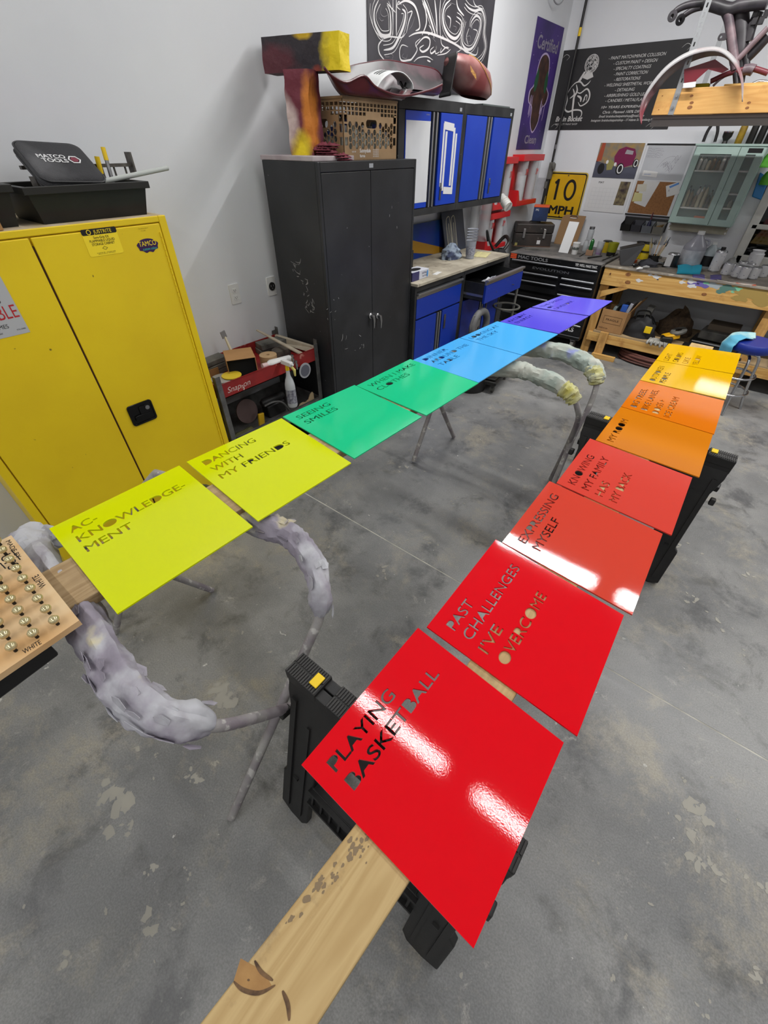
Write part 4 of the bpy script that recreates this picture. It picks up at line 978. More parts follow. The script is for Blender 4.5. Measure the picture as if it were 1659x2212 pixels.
for d_, px in ((dl, 800), (dr, 815)):
    c = X(px, 682, BX)
    h = M().lathe([(0, 0.0), (.02, 0), (.02, .006), (.013, .012), (.011, .034), (0, .036)], (0, 0, 0), 16, T=frame((BX, c.y, c.z), (0, 1, 0), (0, 0, 1)))
    h.tube([(BX + .03, c.y, c.z + .004), (BX + .034, c.y + .004, c.z - .03), (BX + .026, c.y + .012, c.z - .075), (BX + .024, c.y + .014, c.z - .085)], [.012, .009, .006, .004], 10)
    obj('handle', h, m_chrome, d_, label='chrome twist handle')
obj('name_plate', M().box(BX, BX + .001, ym - .015, ym + .022, bz1 - .034, bz1 - .014), m_pgry, bc, smooth=0)
rnd = random.Random(5)
sc = M()
for (px, py, l, n_, dx) in ((775, 735, .03, 6, 0), (640, 578, .05, 12, 1), (670, 665, .05, 16, 1), (660, 620, .04, 10, 1), (720, 668, .02, 6, 0), (745, 745, .05, 3, 0), (850, 470, .03, 3, 0)):
    for k in range(n_):
        if dx:
            c = at(px, py, 'y', by0); F = frame((c.x + rnd.uniform(-.04, .04), by0 - .0006, c.z + rnd.uniform(-.05, .05)), (1, 0, 0), (0, 0, 1))
            if F.translation.x > BX - .004: continue
        else:
            c = X(px, py, BX); F = frame((BX + .0004, c.y + rnd.uniform(-.06, .06), c.z + rnd.uniform(-.06, .06)), (0, 1, 0), (0, 0, 1))
        a = rnd.uniform(0, PI); q = rnd.uniform(.3, 1) * l / 2
        ribbon(sc, [(-math.cos(a) * q, -math.sin(a) * q), (q * .2, -q * .15), (math.cos(a) * q, math.sin(a) * q)], rnd.uniform(.0015, .005), F, taper=True)
obj('paint_scuffs', sc, mat('scuff_grey', (146, 146, 146), 0.8), bc, smooth=0, kind='stuff')

# ---- things on the black cabinet
ZB = bz1 + 0.0005
def quadz(pxs, z): return [at(px, py, 'z', z) for px, py in pxs]
bp = [(-2.53, 2.04), (-2.12, 2.04), (-2.12, 2.40), (-2.53, 2.40)]
tbz = ZB + 0.022
ts = thing('masked_stand', 'tee-shaped stand wrapped in maroon and yellow masking paper on the black cabinet', 'stand', (-2.35, 2.2, ZB))
m_base = mat('purplish_board', (150, 138, 142), 0.7, col2=(176, 166, 168), nscale=7)
obj('base_board', M().box(-2.56, -2.12, 2.03, 2.36, ZB, tbz), m_base, ts, bevel=0.003, smooth=0)
def zone_mat(name, base, zones, rough=0.7):
    """painted paper: soft sprayed patches of colour at fixed places of the thing itself"""
    m = bpy.data.materials.new(name); m.use_nodes = True; nt = m.node_tree; N = nt.nodes; L = nt.links; b = N['Principled BSDF']; b.inputs['Roughness'].default_value = rough
    tc = N.new('ShaderNodeTexCoord'); cur = None
    n = N.new('ShaderNodeTexNoise'); n.inputs['Scale'].default_value = 14; n.inputs['Detail'].default_value = 5; L.new(tc.outputs['Object'], n.inputs['Vector'])
    for (c, (px, py, pz), (sx, sy, sz)) in zones:
        mp = N.new('ShaderNodeMapping'); mp.vector_type = 'TEXTURE'; mp.inputs['Location'].default_value = (px, py, pz); mp.inputs['Scale'].default_value = (sx, sy, sz)
        L.new(tc.outputs['Object'], mp.inputs[0])
        ln = N.new('ShaderNodeVectorMath'); ln.operation = 'LENGTH'; L.new(mp.outputs[0], ln.inputs[0])
        ad = N.new('ShaderNodeMath'); ad.operation = 'MULTIPLY_ADD'; L.new(n.outputs['Fac'], ad.inputs[0]); ad.inputs[1].default_value = 0.9; L.new(ln.outputs['Value'], ad.inputs[2])
        r = N.new('ShaderNodeMapRange'); r.inputs[1].default_value = 1.6; r.inputs[2].default_value = 1.05; L.new(ad.outputs[0], r.inputs[0])
        x = N.new('ShaderNodeMix'); x.data_type = 'RGBA'; L.new(r.outputs[0], x.inputs[0])
        if cur is None: x.inputs[6].default_value = rgb(base)
        else: L.new(cur, x.inputs[6])
        x.inputs[7].default_value = rgb(c); cur = x.outputs[2]
    L.new(cur, b.inputs['Base Color'])
    n2 = N.new('ShaderNodeTexNoise'); n2.inputs['Scale'].default_value = 22; n2.inputs['Detail'].default_value = 4; L.new(tc.outputs['Object'], n2.inputs['Vector'])
    bp_ = N.new('ShaderNodeBump'); bp_.inputs['Strength'].default_value = 0.5; bp_.inputs['Distance'].default_value = 0.02; L.new(n2.outputs['Fac'], bp_.inputs['Height']); L.new(bp_.outputs[0], b.inputs['Normal'])
    MATS[name] = m; return m
cA = X(652, 325, -2.33); cB = X(650, 140, -2.33)
def crumple(mb, amp, sc_, seed):
    mb.v = [tuple(Vector(p) + Vector((noise.noise(Vector(p) * sc_ + Vector((seed, 0, 0))), noise.noise(Vector(p) * sc_ + Vector((0, seed, 0))), 0)) * amp) for p in mb.v]
    return mb
def gbox(c, hx_, hy_, z0, z1, nz=16, n=5, rz=0.0):
    """box side walls as a fine grid (for crumpling)"""
    ring = []
    for (ax_, ay_), (bx_, by_) in (((-1, -1), (1, -1)), ((1, -1), (1, 1)), ((1, 1), (-1, 1)), ((-1, 1), (-1, -1))):
        for k in range(n): t_ = k / n; ring.append(((ax_ + (bx_ - ax_) * t_) * hx_, (ay_ + (by_ - ay_) * t_) * hy_))
    R = Matrix.Rotation(rz, 2); ring = [tuple(R @ Vector(p)) for p in ring]
    N_ = len(ring); vs = [(c[0] + p[0], c[1] + p[1], z0 + (z1 - z0) * i / nz) for i in range(nz + 1) for p in ring]
    fs = [(i * N_ + j, i * N_ + (j + 1) % N_, (i + 1) * N_ + (j + 1) % N_, (i + 1) * N_ + j) for i in range(nz) for j in range(N_)]
    return M().add(vs, fs + [tuple(range(N_ - 1, -1, -1)), tuple(range(nz * N_, (nz + 1) * N_))])
topz = X(565, 142, -2.60).z
colz = 2.185
m_colw = zone_mat('masking_maroon', (104, 38, 52), [((196, 176, 172), (-.06, -.10, .16), (.10, .10, .12)), ((200, 120, 40), (.10, -.02, .18), (.05, .09, .16)), ((222, 196, 20), (.05, -.09, .03), (.07, .07, .10)), ((130, 70, 88), (.05, .1, .14), (.08, .08, .08))])
cc = ((cA.x + cB.x) / 2, (cA.y + cB.y) / 2)
cc = (-2.33, X(657, 240, -2.33).y)
obj('wrapped_column', crumple(gbox(cc, .072, .062, tbz, colz, 18, 6, 0.35), 0.012, 16, 3), m_colw, ts, smooth=30)
L0, L1 = Vector((-2.60, X(562, 110, -2.60).y, 0)), Vector((-2.14, X(728, 98, -2.14).y, 0))
dT = (L1 - L0); LT = dT.length; aT = math.atan2(dT.y, dT.x)
zt0, zt1 = colz - .002, X(738, 66, -2.12).z
hdm = zone_mat('masking_dark', (42, 36, 42), [((82, 34, 44), (-.18, -.03, .40), (.16, .2, .07)), ((226, 200, 16), (.22, .05, .38), (.10, .3, .3)), ((170, 60, 30), (.09, -.03, .36), (.05, .1, .03)), ((196, 160, 30), (.02, 0, .49), (.06, .1, .02))])
mid = (L0 + L1) / 2
hb_ = gbox((0, 0), LT / 2, .055, zt0, zt1, 8, 10, 0)
T = Matrix.Translation((mid.x, mid.y + .055, 0)) @ Matrix.Rotation(aT, 4, 'Z')
hb_.v = [tuple(T @ Vector(p)) for p in hb_.v]
obj('wrapped_head', crumple(hb_, .009, 14, 8), hdm, ts, smooth=30)
m_rag = mat('maroon_rag', (122, 52, 64), 0.9, col2=(96, 38, 50), nscale=16)
c = X(715, 325, -2.18)
def rag(name, label, cat, cx, cy, z, rx_, ry_, h, m, seed, layers=1, rz=0.0, grp=None):
    mb = M()
    for k in range(layers):
        zz = z + k * h / layers
        T_ = TR(cx + 0.008 * math.sin(k * 2.1), cy + .008 * math.cos(k * 1.7), 0, rz=rz + .12 * math.sin(k * 1.3))
        def f(u, v, zz=zz, k=k):
            a = (u - .5) * 2 * rx_ * (1 + .05 * noise.noise(Vector((v * 5, k, seed)))); b = (v - .5) * 2 * ry_ * (1 + .06 * noise.noise(Vector((u * 5, k, seed))))
            e = max(abs(u - .5), abs(v - .5)) * 2
            n_ = noise.noise(Vector((u * 5 + seed, v * 5, k * 3.0)))
            return (a, b, zz + 0.0015 + abs(n_) * h * (0.9 if layers == 1 else .5) * (1 - e ** 6) + (h * .1 if layers == 1 else 0) * (1 - e ** 3))
        mb.grid(f, 18, 14, T_)
    return obj(name, mb, m, label=label, cat=cat, solid=0.003, group=grp)
rag('shop_rag', 'pile of folded maroon rags between the masked stand and the milk crate', 'rag', -2.20, X(706, 330, -2.20).y, ZB + 0.023, .05, .05, .05, m_rag, 2.0, 5, rz=.3)
rag('shop_rag', 'maroon rag spilling over in front of the milk crate corner', 'rag', -2.125, X(738, 335, -2.125).y, ZB + .002, .028, .055, .03, m_rag, 5.0, 3, rz=.1)

# ---- milk crate
m_crate = mat('crate_tan', (150, 122, 88), 0.6, col2=(132, 106, 76), nscale=8)
ky0, ky1 = X(742, 275, -2.16).y, X(857, 275, -2.16).y
kx0, kx1, kz0 = -2.50, -2.16, ZB
kz1 = X(800, 215, -2.16).z + .003
ck = thing('milk_crate', 'tan plastic milk crate with honeycomb sides full of jars on the black cabinet', 'crate', (-2.33, (ky0 + ky1) / 2, kz0))
KH = kz1 - kz0
def crate_side(F, Wd):
    """a honeycomb lattice panel: rows of small square windows on top, hexagons below, solid band at the foot"""
    mb = M(); holes = []
    n = int(Wd / .032); s_ = Wd / n
    for r in range(3):
        for k in range(n):
            x0 = k * s_ + .005; y0 = KH - .018 - (r + 1) * .019 + .003
            if r == 2 and Wd * .36 < x0 < Wd * .62: continue
            holes.append([(x0, y0), (x0 + s_ - .008, y0), (x0 + s_ - .008, y0 + .014), (x0, y0 + .014)])
    hr = .0165; x = .055; col = 0
    while x < Wd - .05:
        y = .062 + (col % 2) * hr * .9
        while y < KH - .10:
            if not (abs(x - Wd / 2) < .07 and y > KH - .135):
                holes.append([(x + hr * .92 * math.cos(PI / 3 * k), y + hr * .92 * math.sin(PI / 3 * k)) for k in range(6)])
            y += hr * 1.85
        x += hr * 1.65; col += 1
    holes.append(rrect(Wd / 2 - .05, KH - .125, Wd / 2 + .05, KH - .088, .016, 3))
    for y in (.065, .12, .165):
        for x in (.008, Wd - .035): holes.append([(x, y), (x + .026, y), (x + .026, y + .036), (x, y + .036)])
    mb.prism([[(0, 0), (Wd, 0), (Wd, KH), (0, KH)]] + holes, F, 0, .005)
    return mb
Wl, Wsh = ky1 - ky0, kx1 - kx0
obj('crate_side', crate_side(FL(ky0, kz0, kx1 - .005), Wl), m_crate, ck, smooth=0)
obj('crate_side', crate_side(frame((kx0, ky1, kz0), (0, -1, 0), (0, 0, 1)) @ Matrix.Translation((0, 0, -.005)), Wl), m_crate, ck, smooth=0)
obj('crate_side', crate_side(FB(kx0, kz0, ky0 + .005), Wsh), m_crate, ck, smooth=0)
obj('crate_side', crate_side(frame((kx1, ky1, kz0), (-1, 0, 0), (0, 0, 1)) @ Matrix.Translation((0, 0, -.005)), Wsh), m_crate, ck, smooth=0)
obj('crate_rim', M().box(kx0, kx1 + .004, ky0 - .004, ky0 + .004, kz1 - .008, kz1 + .002).box(kx1 - .004, kx1 + .004, ky0, ky1, kz1 - .008, kz1 + .002).box(kx0, kx1, ky1 - .004, ky1 + .004, kz1 - .008, kz1 + .002).box(kx0 - .004, kx0 + .004, ky0, ky1, kz1 - .008, kz1 + .002), m_crate, ck, smooth=0)
obj('crate_floor', M().box(kx0, kx1, ky0, ky1, kz0, kz0 + .004), m_crate, ck, smooth=0)
lt = M(); F = FL(ky0, kz0, kx1 + .0008)
textm(lt, 'Sunnydale', F, Wl * .27, .034, .017, .10, bold=.02); textm(lt, 'farms', F, Wl * .27, .012, .013, .048, bold=.02); textm(lt, 'KEEP OFF', F, Wl * .13, .034, .007, .035)
for k in range(5): textm(lt, 'UNAUTHORIZED USE', F, Wl * .52, .044 - k * .008, .005, .055)
obj('lettering', lt, m_pwht, ck, smooth=0)
m_jar = mat('jar_glass', (176, 178, 170), 0.12, alpha=0.55)
m_jarw = mat('jar_fill', (168, 162, 150), 0.5, col2=(120, 112, 100), nscale=30)
m_lidb = mat('lid_blue', (50, 60, 120), 0.4)
def jar(x, y, z, r, h, label, fill=None, lid=None, glass=None, name='glass_jar', cat='jar', grp=None, lidlab=None):
    t = thing(name, label, cat, (x, y, z), grp)
    obj('glass', M().lathe([(0, 0), (r * .9, 0), (r, h * .06), (r, h * .74), (r * .8, h * .86), (r * .8, h), (r * .74, h), (r * .74, h * .86), (r * .93, h * .72), (r * .93, h * .08), (0, h * .05)], (x, y, z), 18), glass or m_jar, t)
    if fill: obj('contents', M().lathe([(0, h * .055), (r * .9, h * .07), (r * .9, h * .55), (0, h * .56)], (x, y, z), 16), fill, t)
    if lid: obj('lid', M().lathe([(0, h * 1.06), (r * .84, h * 1.06), (r * .86, h * .88), (r * .82, h * .88)], (x, y, z), 18), lid, t)
    return t
rnd = random.Random(11)
jk = 0
for i in range(3):
    for j in range(6):
        jx, jy = kx1 - .055 - i * .105, ky0 + .055 + j * (Wl - .11) / 5
        jar(jx, jy, kz0 + .005, .033, rnd.uniform(.11, .17), 'dusty glass jar standing inside the tan milk crate', m_jarw, m_steel if rnd.random() < .6 else m_lidb, grp='jars in the milk crate')

# ================================================================== BLUE WALL CABINETS
WXF = -2.30
wy0, wy1, wz0, wz1 = X(862, 225, WXF).y, X(1111, 243, WXF).y, 1.472, 2.135
m_ctrim = mat('cabinet_black', (26, 27, 29), 0.5, col2=(46, 47, 48), nscale=6, col3=(110, 110, 108), n3=30, c3=(.74, .77))
m_blue = mat('cabinet_blue', (18, 54, 164), 0.34, col2=(26, 62, 170), nscale=4)
m_marble = mat('marble_vinyl', (206, 208, 208), 0.3, col2=(198, 200, 202), nscale=3, col3=(150, 152, 160), n3=4.0, c3=(.665, .68), stretch=(1, 2.2, .9))
m_alu = mat('brushed_aluminium', (168, 170, 174), 0.35, metal=0.9)
wym = X(1004, 235, WXF).y
def wy(px): return X(px, 236 + (px - 870) * .085, WXF).y
doors = [(876, 931, 'L'), (953, 999.5, 'R'), (1009, 1052.5, 'L'), (1068, 1103.5, 'R')]
for u, (ya, yb_) in enumerate(((wy0, wym), (wym + .003, wy1))):
    t = thing('wall_cabinet', ('blue and black wall cabinet with a white marble panel and tape outline, nearer one', 'plain blue and black wall cabinet at the far end, next to the red dispensers')[u], 'cabinet', (-2.48, (ya + yb_) / 2, wz0), 'blue wall cabinets')
    b = M().box(XW + .003, WXF - .018, ya, yb_, wz0, wz1)
    b.box(WXF - .018, WXF, ya, yb_, wz1 - .062, wz1).box(WXF - .018, WXF, ya, yb_, wz0, wz0 + .045)
    yl, yr = wy(doors[u * 2][0]), wy(doors[u * 2 + 1][1])
    b.box(WXF - .018, WXF, ya, yl - .002, wz0 + .045, wz1 - .062).box(WXF - .018, WXF, yr + .002, yb_, wz0 + .045, wz1 - .062)
    obj('carcass', b, m_ctrim, t, smooth=0, bevel=.002)
    for k in (0, 1):
        a, c_ = wy(doors[u * 2 + k][0]), wy(doors[u * 2 + k][1])
        d = obj('door', M().box(WXF - .016, WXF + .004, a, c_, wz0 + .05, wz1 - .066), m_blue, t, bevel=.002, smooth=0)
        if u == 0 and k == 0:
            obj('marble_panel', M().box(WXF + .004, WXF + .0055, a + .006, c_ - .002, wz0 + .085, wz1 - .115), m_marble, d, smooth=0, label='white marble patterned panel')
            obj('lettering', textm(M(), 'NEWAGE', FL(0, 0, WXF + .0046), c_ - .02, wz1 - .085, .007, .04, 'r'), m_pgry, d, smooth=0)
        if k == 1:
            zb0 = wz0 + .085
            obj('latch', M().box(WXF + .004, WXF + .012, a + .045, a + .065, zb0, zb0 + .11).box(WXF + .004, WXF + .018, a + .048, a + .062, zb0 + .06, zb0 + .08), m_steel, d, bevel=.002)
        if u == 0 and k == 1:
            wd = c_ - a; F = FL(a, wz0 + .05, WXF + .0045); Hh = wz1 - .066 - wz0 - .05
            L_ = [(.13, .205, .22, .90), (.245, .33, .17, .82), (.60, .69, .22, .86), (.72, .80, .12, .80)]
            for (u0, u1, v0, v1) in L_:
                obj('tape_strip', M().prism([(u0 * wd, v0 * Hh), (u1 * wd, v0 * Hh), (u1 * wd, v1 * Hh), (u0 * wd, v1 * Hh)], F, 0, .0008), m_pwht, d, smooth=0)
            obj('tape_strip', M().prism([(.15 * wd, .84 * Hh), (.62 * wd, .82 * Hh), (.62 * wd, .90 * Hh), (.15 * wd, .92 * Hh)], F, .0008, .0015), m_pwht, d, smooth=0)
            obj('tape_strip', M().prism([(.34 * wd, .13 * Hh), (.80 * wd, .115 * Hh), (.80 * wd, .195 * Hh), (.34 * wd, .215 * Hh)], F, .0008, .0015), m_pwht, d, smooth=0)
    ca, cb = wy(doors[u * 2][1]), wy(doors[u * 2 + 1][0])
    obj('centre_gap', M().box(WXF - .018, WXF - .012, ca, cb, wz0 + .045, wz1 - .062), m_seam, t, smooth=0)
    for fq in (.26, .62):
        yq = ca + (cb - ca) * fq
        obj('pull_strip', M().box(WXF - .012, WXF + .008, yq - .009, yq + .009, wz0 + .048, wz1 - .066), m_alu, t, bevel=.002, smooth=0)
    obj('badge', M().box(WXF, WXF + .001, yb_ - .07, yb_ - .04, wz1 - .05, wz1 - .03), m_pgry, t, smooth=0)
obj('cabinet_lid', M().box(XW + .01, WXF - .04, wym + .35, wy1 - .02, wz1 + .001, wz1 + .012), mat('grey_sheet', (92, 100, 98), .6), label='thin grey sheet lying on the far wall cabinet', cat='sheet', smooth=0)
# ---- fairing
m_fair = mat('fairing_maroon', (74, 22, 30), 0.3, col2=(84, 30, 36), nscale=3)
m_fair_in = mat('fairing_inside', (30, 25, 28), 0.45, col2=(74, 52, 58), nscale=4, ncon=(.45, .6))
fn = [((700, 146), (702, 142), (703, 150)), ((716, 163), (738, 150), (722, 190)), ((748, 178), (765, 142), (745, 212)), ((786, 164), (790, 137), (780, 218)), ((815, 190), (835, 131), (815, 219)), ((868, 207), (890, 140), (865, 220)), ((925, 196), (938, 150), (925, 211)), ((955, 183), (957, 170), (956, 186))]
near = spl([X(p[0][0], p[0][1], -2.10) for p in fn], 5); far = spl([X(p[1][0], p[1][1], -2.50) for p in fn], 5); bot = spl([X(p[2][0], p[2][1], -2.26) for p in fn], 5)
zmin = wz1 + .014
for p in bot: p.z = max(p.z, kz1 + .004) if p.y < ky1 + .05 else max(p.z, zmin)
K = len(near)
def fair(off):
    def f(u, v):
        i = min(K - 1, int(round(v * (K - 1)))); a, b, c = near[i], bot[i], far[i]
        m1 = a.lerp(b, .55) + Vector((.05, 0, -.04)) * math.sin(PI * v) ** .5; m2 = c.lerp(b, .55) + Vector((-.03, 0, -.03)) * math.sin(PI * v) ** .5
        pts = [a, m1, b, m2, c]; s_ = u * 4; k = min(3, int(s_)); t_ = s_ - k
        P = [pts[max(k - 1, 0)], pts[k], pts[k + 1], pts[min(k + 2, 4)]]
        q = 0.5 * ((2 * P[1]) + (P[2] - P[0]) * t_ + (2 * P[0] - 5 * P[1] + 4 * P[2] - P[3]) * t_ * t_ + (3 * P[1] - P[0] - 3 * P[2] + P[3]) * t_ ** 3)
        q.z = max(q.z, (kz1 + .004 if q.y < ky1 + .03 else wz1 + .004) + off)
        if off: q = q + (a.lerp(c, .5) + Vector((0, 0, .05)) - q) * .035
        return q
    return f
ft = thing('motorcycle_fairing', 'dark maroon motorcycle fairing lying like a bowl on the crate and cabinet', 'fairing', (-2.3, 2.9, zmin))
obj('outer_shell', M().grid(fair(0), 24, K - 1), m_fair, ft, smooth=60)
obj('inner_lining', M().grid(fair(.004), 24, K - 1), m_fair_in, ft, smooth=60)
obj('rim_edge', M().tube(near, .006, 8).tube(far, .006, 8), m_fair, ft)
# white cowl in the bowl
cw = thing('white_cowl', 'white curved plastic cowl with three black stripes lying in the fairing', 'cowl', X(845, 190, -2.25))
pc_ = [X(*p, -2.16) for p in ((813, 193), (828, 170), (850, 156), (872, 158), (890, 178), (893, 196))]
def cowl(u, v):
    s_ = v * 5; k = min(4, int(s_)); t_ = s_ - k; P = [pc_[max(k - 1, 0)], pc_[k], pc_[k + 1], pc_[min(k + 2, 5)]]
    q = 0.5 * ((2 * P[1]) + (P[2] - P[0]) * t_ + (2 * P[0] - 5 * P[1] + 4 * P[2] - P[3]) * t_ * t_ + (3 * P[1] - P[0] - 3 * P[2] + P[3]) * t_ ** 3)
    return q + Vector((-.14 * u, .02 * u, .035 * u - .02 * math.sin(PI * v) * u))
obj('cowl_shell', M().grid(cowl, 6, 24), mat('cowl_white', (222, 224, 224), .5), cw, solid=.004, smooth=60)
for k in range(3):
    obj('stripe', M().grid(lambda u, v, k=k: Vector(cowl(.42 + k * .14 + .05 * u, .25 + .42 * v)) + Vector((.003, 0, .0035)), 1, 12), m_pblk, cw, smooth=60)
obj('cowl_bracket', M().tube(spl([X(865, 178, -2.24), X(872, 190, -2.2), X(885, 196, -2.2)], 5), .008, 8).tube(spl([X(880, 170, -2.24), X(872, 190, -2.2), X(862, 200, -2.18)], 5), .006, 8), m_blk, cw)
# fuel tank
m_tank = mat('tank_maroon', (116, 56, 56), 0.45, col2=(160, 128, 122), nscale=2.2, ncon=(.45, .62))
tk = thing('fuel_tank', 'dusty maroon motorcycle fuel tank with gold lettering standing on the wall cabinet', 'tank', (-2.42, 4.0, wz1))
tx = -2.42
sec = [((1000, 205), (1046, 217)), ((985, 190), (1052, 208)), ((978, 170), (1052, 185)), ((972, 150), (1047, 160)), ((968, 132), (1032, 140)), ((975, 118), (1012, 124)), ((985, 114), (998, 115))]
def tankf(u, v):
    s_ = v * (len(sec) - 1); k = min(len(sec) - 2, int(s_)); t_ = s_ - k
    l = X(sec[k][0][0] + (sec[k + 1][0][0] - sec[k][0][0]) * t_, sec[k][0][1] + (sec[k + 1][0][1] - sec[k][0][1]) * t_, tx); r_ = X(sec[k][1][0] + (sec[k + 1][1][0] - sec[k][1][0]) * t_, sec[k][1][1] + (sec[k + 1][1][1] - sec[k][1][1]) * t_, tx)
    c = (l + r_) / 2; w_ = (r_ - l).length / 2; a = 2 * PI * u
    dp = .13 * math.sin(PI * min(max(v * .9 + .12, 0), 1)) ** .6
    q = c + (r_ - l).normalized() * w_ * math.cos(a) + Vector((1, 0, 0)) * dp * math.sin(a)
    q.z = max(q.z, wz1 + .014); return q
tm = M().grid(tankf, 32, 20)
obj('tank_shell', tm, m_tank, tk, smooth=60)
o_ = M(); 
obj('tank_tunnel', M().grid(lambda u, v: (lambda a, b: Vector((tx + .02 + .09 * math.cos(PI * u), a.y + (b.y - a.y) * (.5 - .5 * math.cos(PI * u)) * .9 + .05 * v, max(wz1 + .014, a.z + (b.z - a.z) * v))))(X(945, 208, tx), X(975, 118, tx)), 12, 8), m_blk, tk, solid=.01)
cl = X(1012, 155, tx + .13)
Ft = frame(cl + Vector((.012, 0, 0)), (-.12, 1, -.28), (-.3, 0, 1))
obj('lettering', textm(M(), 'YAMAHA', Ft, 0, 0, .034, .13, d=.004, bold=.02), mat('gold_print', (186, 142, 60), .5), tk, smooth=0)
obj('pinstripe', M().tube([Vector(tankf(.13 + .10 * math.sin(PI * t_), .15 + .75 * t_)) + Vector((.004, 0, 0)) for t_ in [k / 14 for k in range(15)]], .0025, 6).tube([Vector(tankf(.03, .12 + .7 * t_)) + Vector((.003, .0, 0)) for t_ in [k / 14 for k in range(15)]], .0025, 6), MATS['gold_print'], tk)

# ================================================================== BLUE BASE CABINETS
BXF = -2.05; cz = 1.083
m_blue2 = mat('cabinet_blue_worn', (18, 50, 150), 0.4, col2=(36, 66, 150), nscale=5, ncon=(.5, .7), col3=(120, 130, 150), n3=30, c3=(.70, .74))
m_top = mat('stained_worktop', (176, 168, 150), 0.6, col2=(142, 134, 118), nscale=5, col3=(120, 112, 98), n3=16, c3=(.58, .7))
def byy(px, py): return X(px, py, BXF).y
ba, bm, bb = 2.95, X(1002, 600, BXF).y, X(1094, 553, BXF).y
obj('worktop', M().box(XW + .003, BXF + .02, 2.952, bb + .02, cz - .02, cz), m_top, label='stained beige worktop over the two blue base cabinets', cat='worktop', bevel=.002, smooth=0)
for u, (ya, yb_) in enumerate(((ba, bm), (bm + .004, bb))):
    t = thing('base_cabinet', ('blue base cabinet with closed drawer beside the black storage cabinet', 'blue base cabinet with its drawer pulled open, next to the tool chest')[u], 'cabinet', (-2.35, (ya + yb_) / 2, 0), 'blue base cabinets')
    b = M()
    if u == 0: b.box(XW + .003, BXF - .02, ya, yb_, .08, cz - .021)
    else: b.box(XW + .003, BXF - .02, ya, yb_, .08, .80).box(XW + .003, XW + .05, ya, yb_, .8, cz - .021).box(XW + .05, BXF - .02, ya, ya + .02, .8, cz - .021).box(XW + .05, BXF - .02, yb_ - .02, yb_, .8, cz - .021)
    b.box(BXF - .02, BXF, ya, ya + .025, .10, cz - .06).box(BXF - .02, BXF, yb_ - .025, yb_, .10, cz - .06).box(BXF - .02, BXF, ya, yb_, cz - .06, cz - .021).box(BXF - .02, BXF, ya, yb_, .06, .10)
    obj('carcass', b, m_ctrim, t, smooth=0, bevel=.002)
    for s_ in (ya + .05, yb_ - .05):
        obj('foot', M().cyl((BXF - .06, s_, 0), (BXF - .06, s_, .08), .022, n=12), m_blk, t)
    w_ = yb_ - ya
    for k, (f0, f1) in enumerate(((.04, .45), (.58, .96))):
        d = obj('door', M().box(BXF - .018, BXF + .002, ya + w_ * f0, ya + w_ * f1, .11, .80), m_blue2, t, bevel=.002, smooth=0)
        if k == 1: obj('latch', M().box(BXF + .002, BXF + .012, ya + w_ * .62, ya + w_ * .65, .64, .76), m_steel, d, bevel=.002)
    obj('centre_gap', M().box(BXF - .019, BXF - .012, ya + w_ * .45, ya + w_ * .58, .10, .80), m_seam, t, smooth=0)
    for fq in (.485, .535): obj('pull_strip', M().box(BXF - .012, BXF + .006, ya + w_ * fq - .009, ya + w_ * fq + .009, .11, .80), m_alu, t, bevel=.002, smooth=0)
    dx = 0 if u == 0 else .215
    dr_ = obj('drawer', M().box(BXF - .018 + dx, BXF + .003 + dx, ya + .03, yb_ - .03, .815, .965), m_blue2, t, bevel=.002, smooth=0)
    obj('drawer_handle', M().box(BXF - .004 + dx, BXF + .018 + dx, ya + .03, yb_ - .03, .992, 1.008).box(BXF - .018 + dx, BXF + .001 + dx, ya + .03, yb_ - .03, .966, 1.006), m_alu if u == 0 else MATS['brushed_aluminium'], dr_, bevel=.002, smooth=0)
    if u == 1:
        obj('drawer_box', M().box(BXF - .30, BXF + dx - .018, ya + .035, ya + .04, .83, .975).box(BXF - .30, BXF + dx - .018, yb_ - .04, yb_ - .035, .83, .975).box(BXF - .30, BXF + dx - .018, ya + .035, yb_ - .035, .83, .834), m_ctrim, dr_, smooth=0)
        obj('drawer_slide', M().box(BXF - .10, BXF + dx - .02, ya + .027, ya + .034, .865, .885), m_alu, dr_, smooth=0)
        dyA, dyB = ya, yb_
# tools in the open drawer
rnd = random.Random(3)
m_orange = mat('orange_plastic', (214, 84, 40), .5); m_green = mat('green_plastic', (30, 74, 44), .5)
tl = [('screwdriver', 'orange-handled screwdriver', m_orange), ('pliers', 'dark pliers', m_dusty), ('spanner', 'steel spanner', m_steel), ('marker', 'white tube', m_wpl), ('brush', 'green brush', m_green)]
for k in range(14):
    nm, lb_, mm = tl[k % 5]
    x, y = BXF + .03 + rnd.uniform(0, .15), dyA + .08 + (k + .5) * (dyB - dyA - .16) / 14
    a = rnd.uniform(-.6, .9); l = rnd.uniform(.05, .075)
    z = .838 + rnd.uniform(.03, .08)
    tt = thing(nm, lb_ + ' lying in the open blue drawer', nm if nm != 'marker' else 'tube', (x, y, z), 'tools in the open drawer')
    d = Vector((math.cos(a), math.sin(a), 0))
    obj('handle', M().cyl(Vector((x, y, z)) - d * l * .9, Vector((x, y, z)), .013, .011, 10), mm, tt)
    obj('shank', M().cyl(Vector((x, y, z)), Vector((x, y, z)) + d * l, .005, .004, 8), m_steel, tt)
rag('white_rag', 'white and dark printed rag bunched in the open blue drawer', 'rag', BXF + .10, (dyA + dyB) / 2 - .02, .93, .07, .11, .06, mat('rag_white', (180, 182, 186), .9, col2=(70, 74, 90), nscale=14), 8.0)
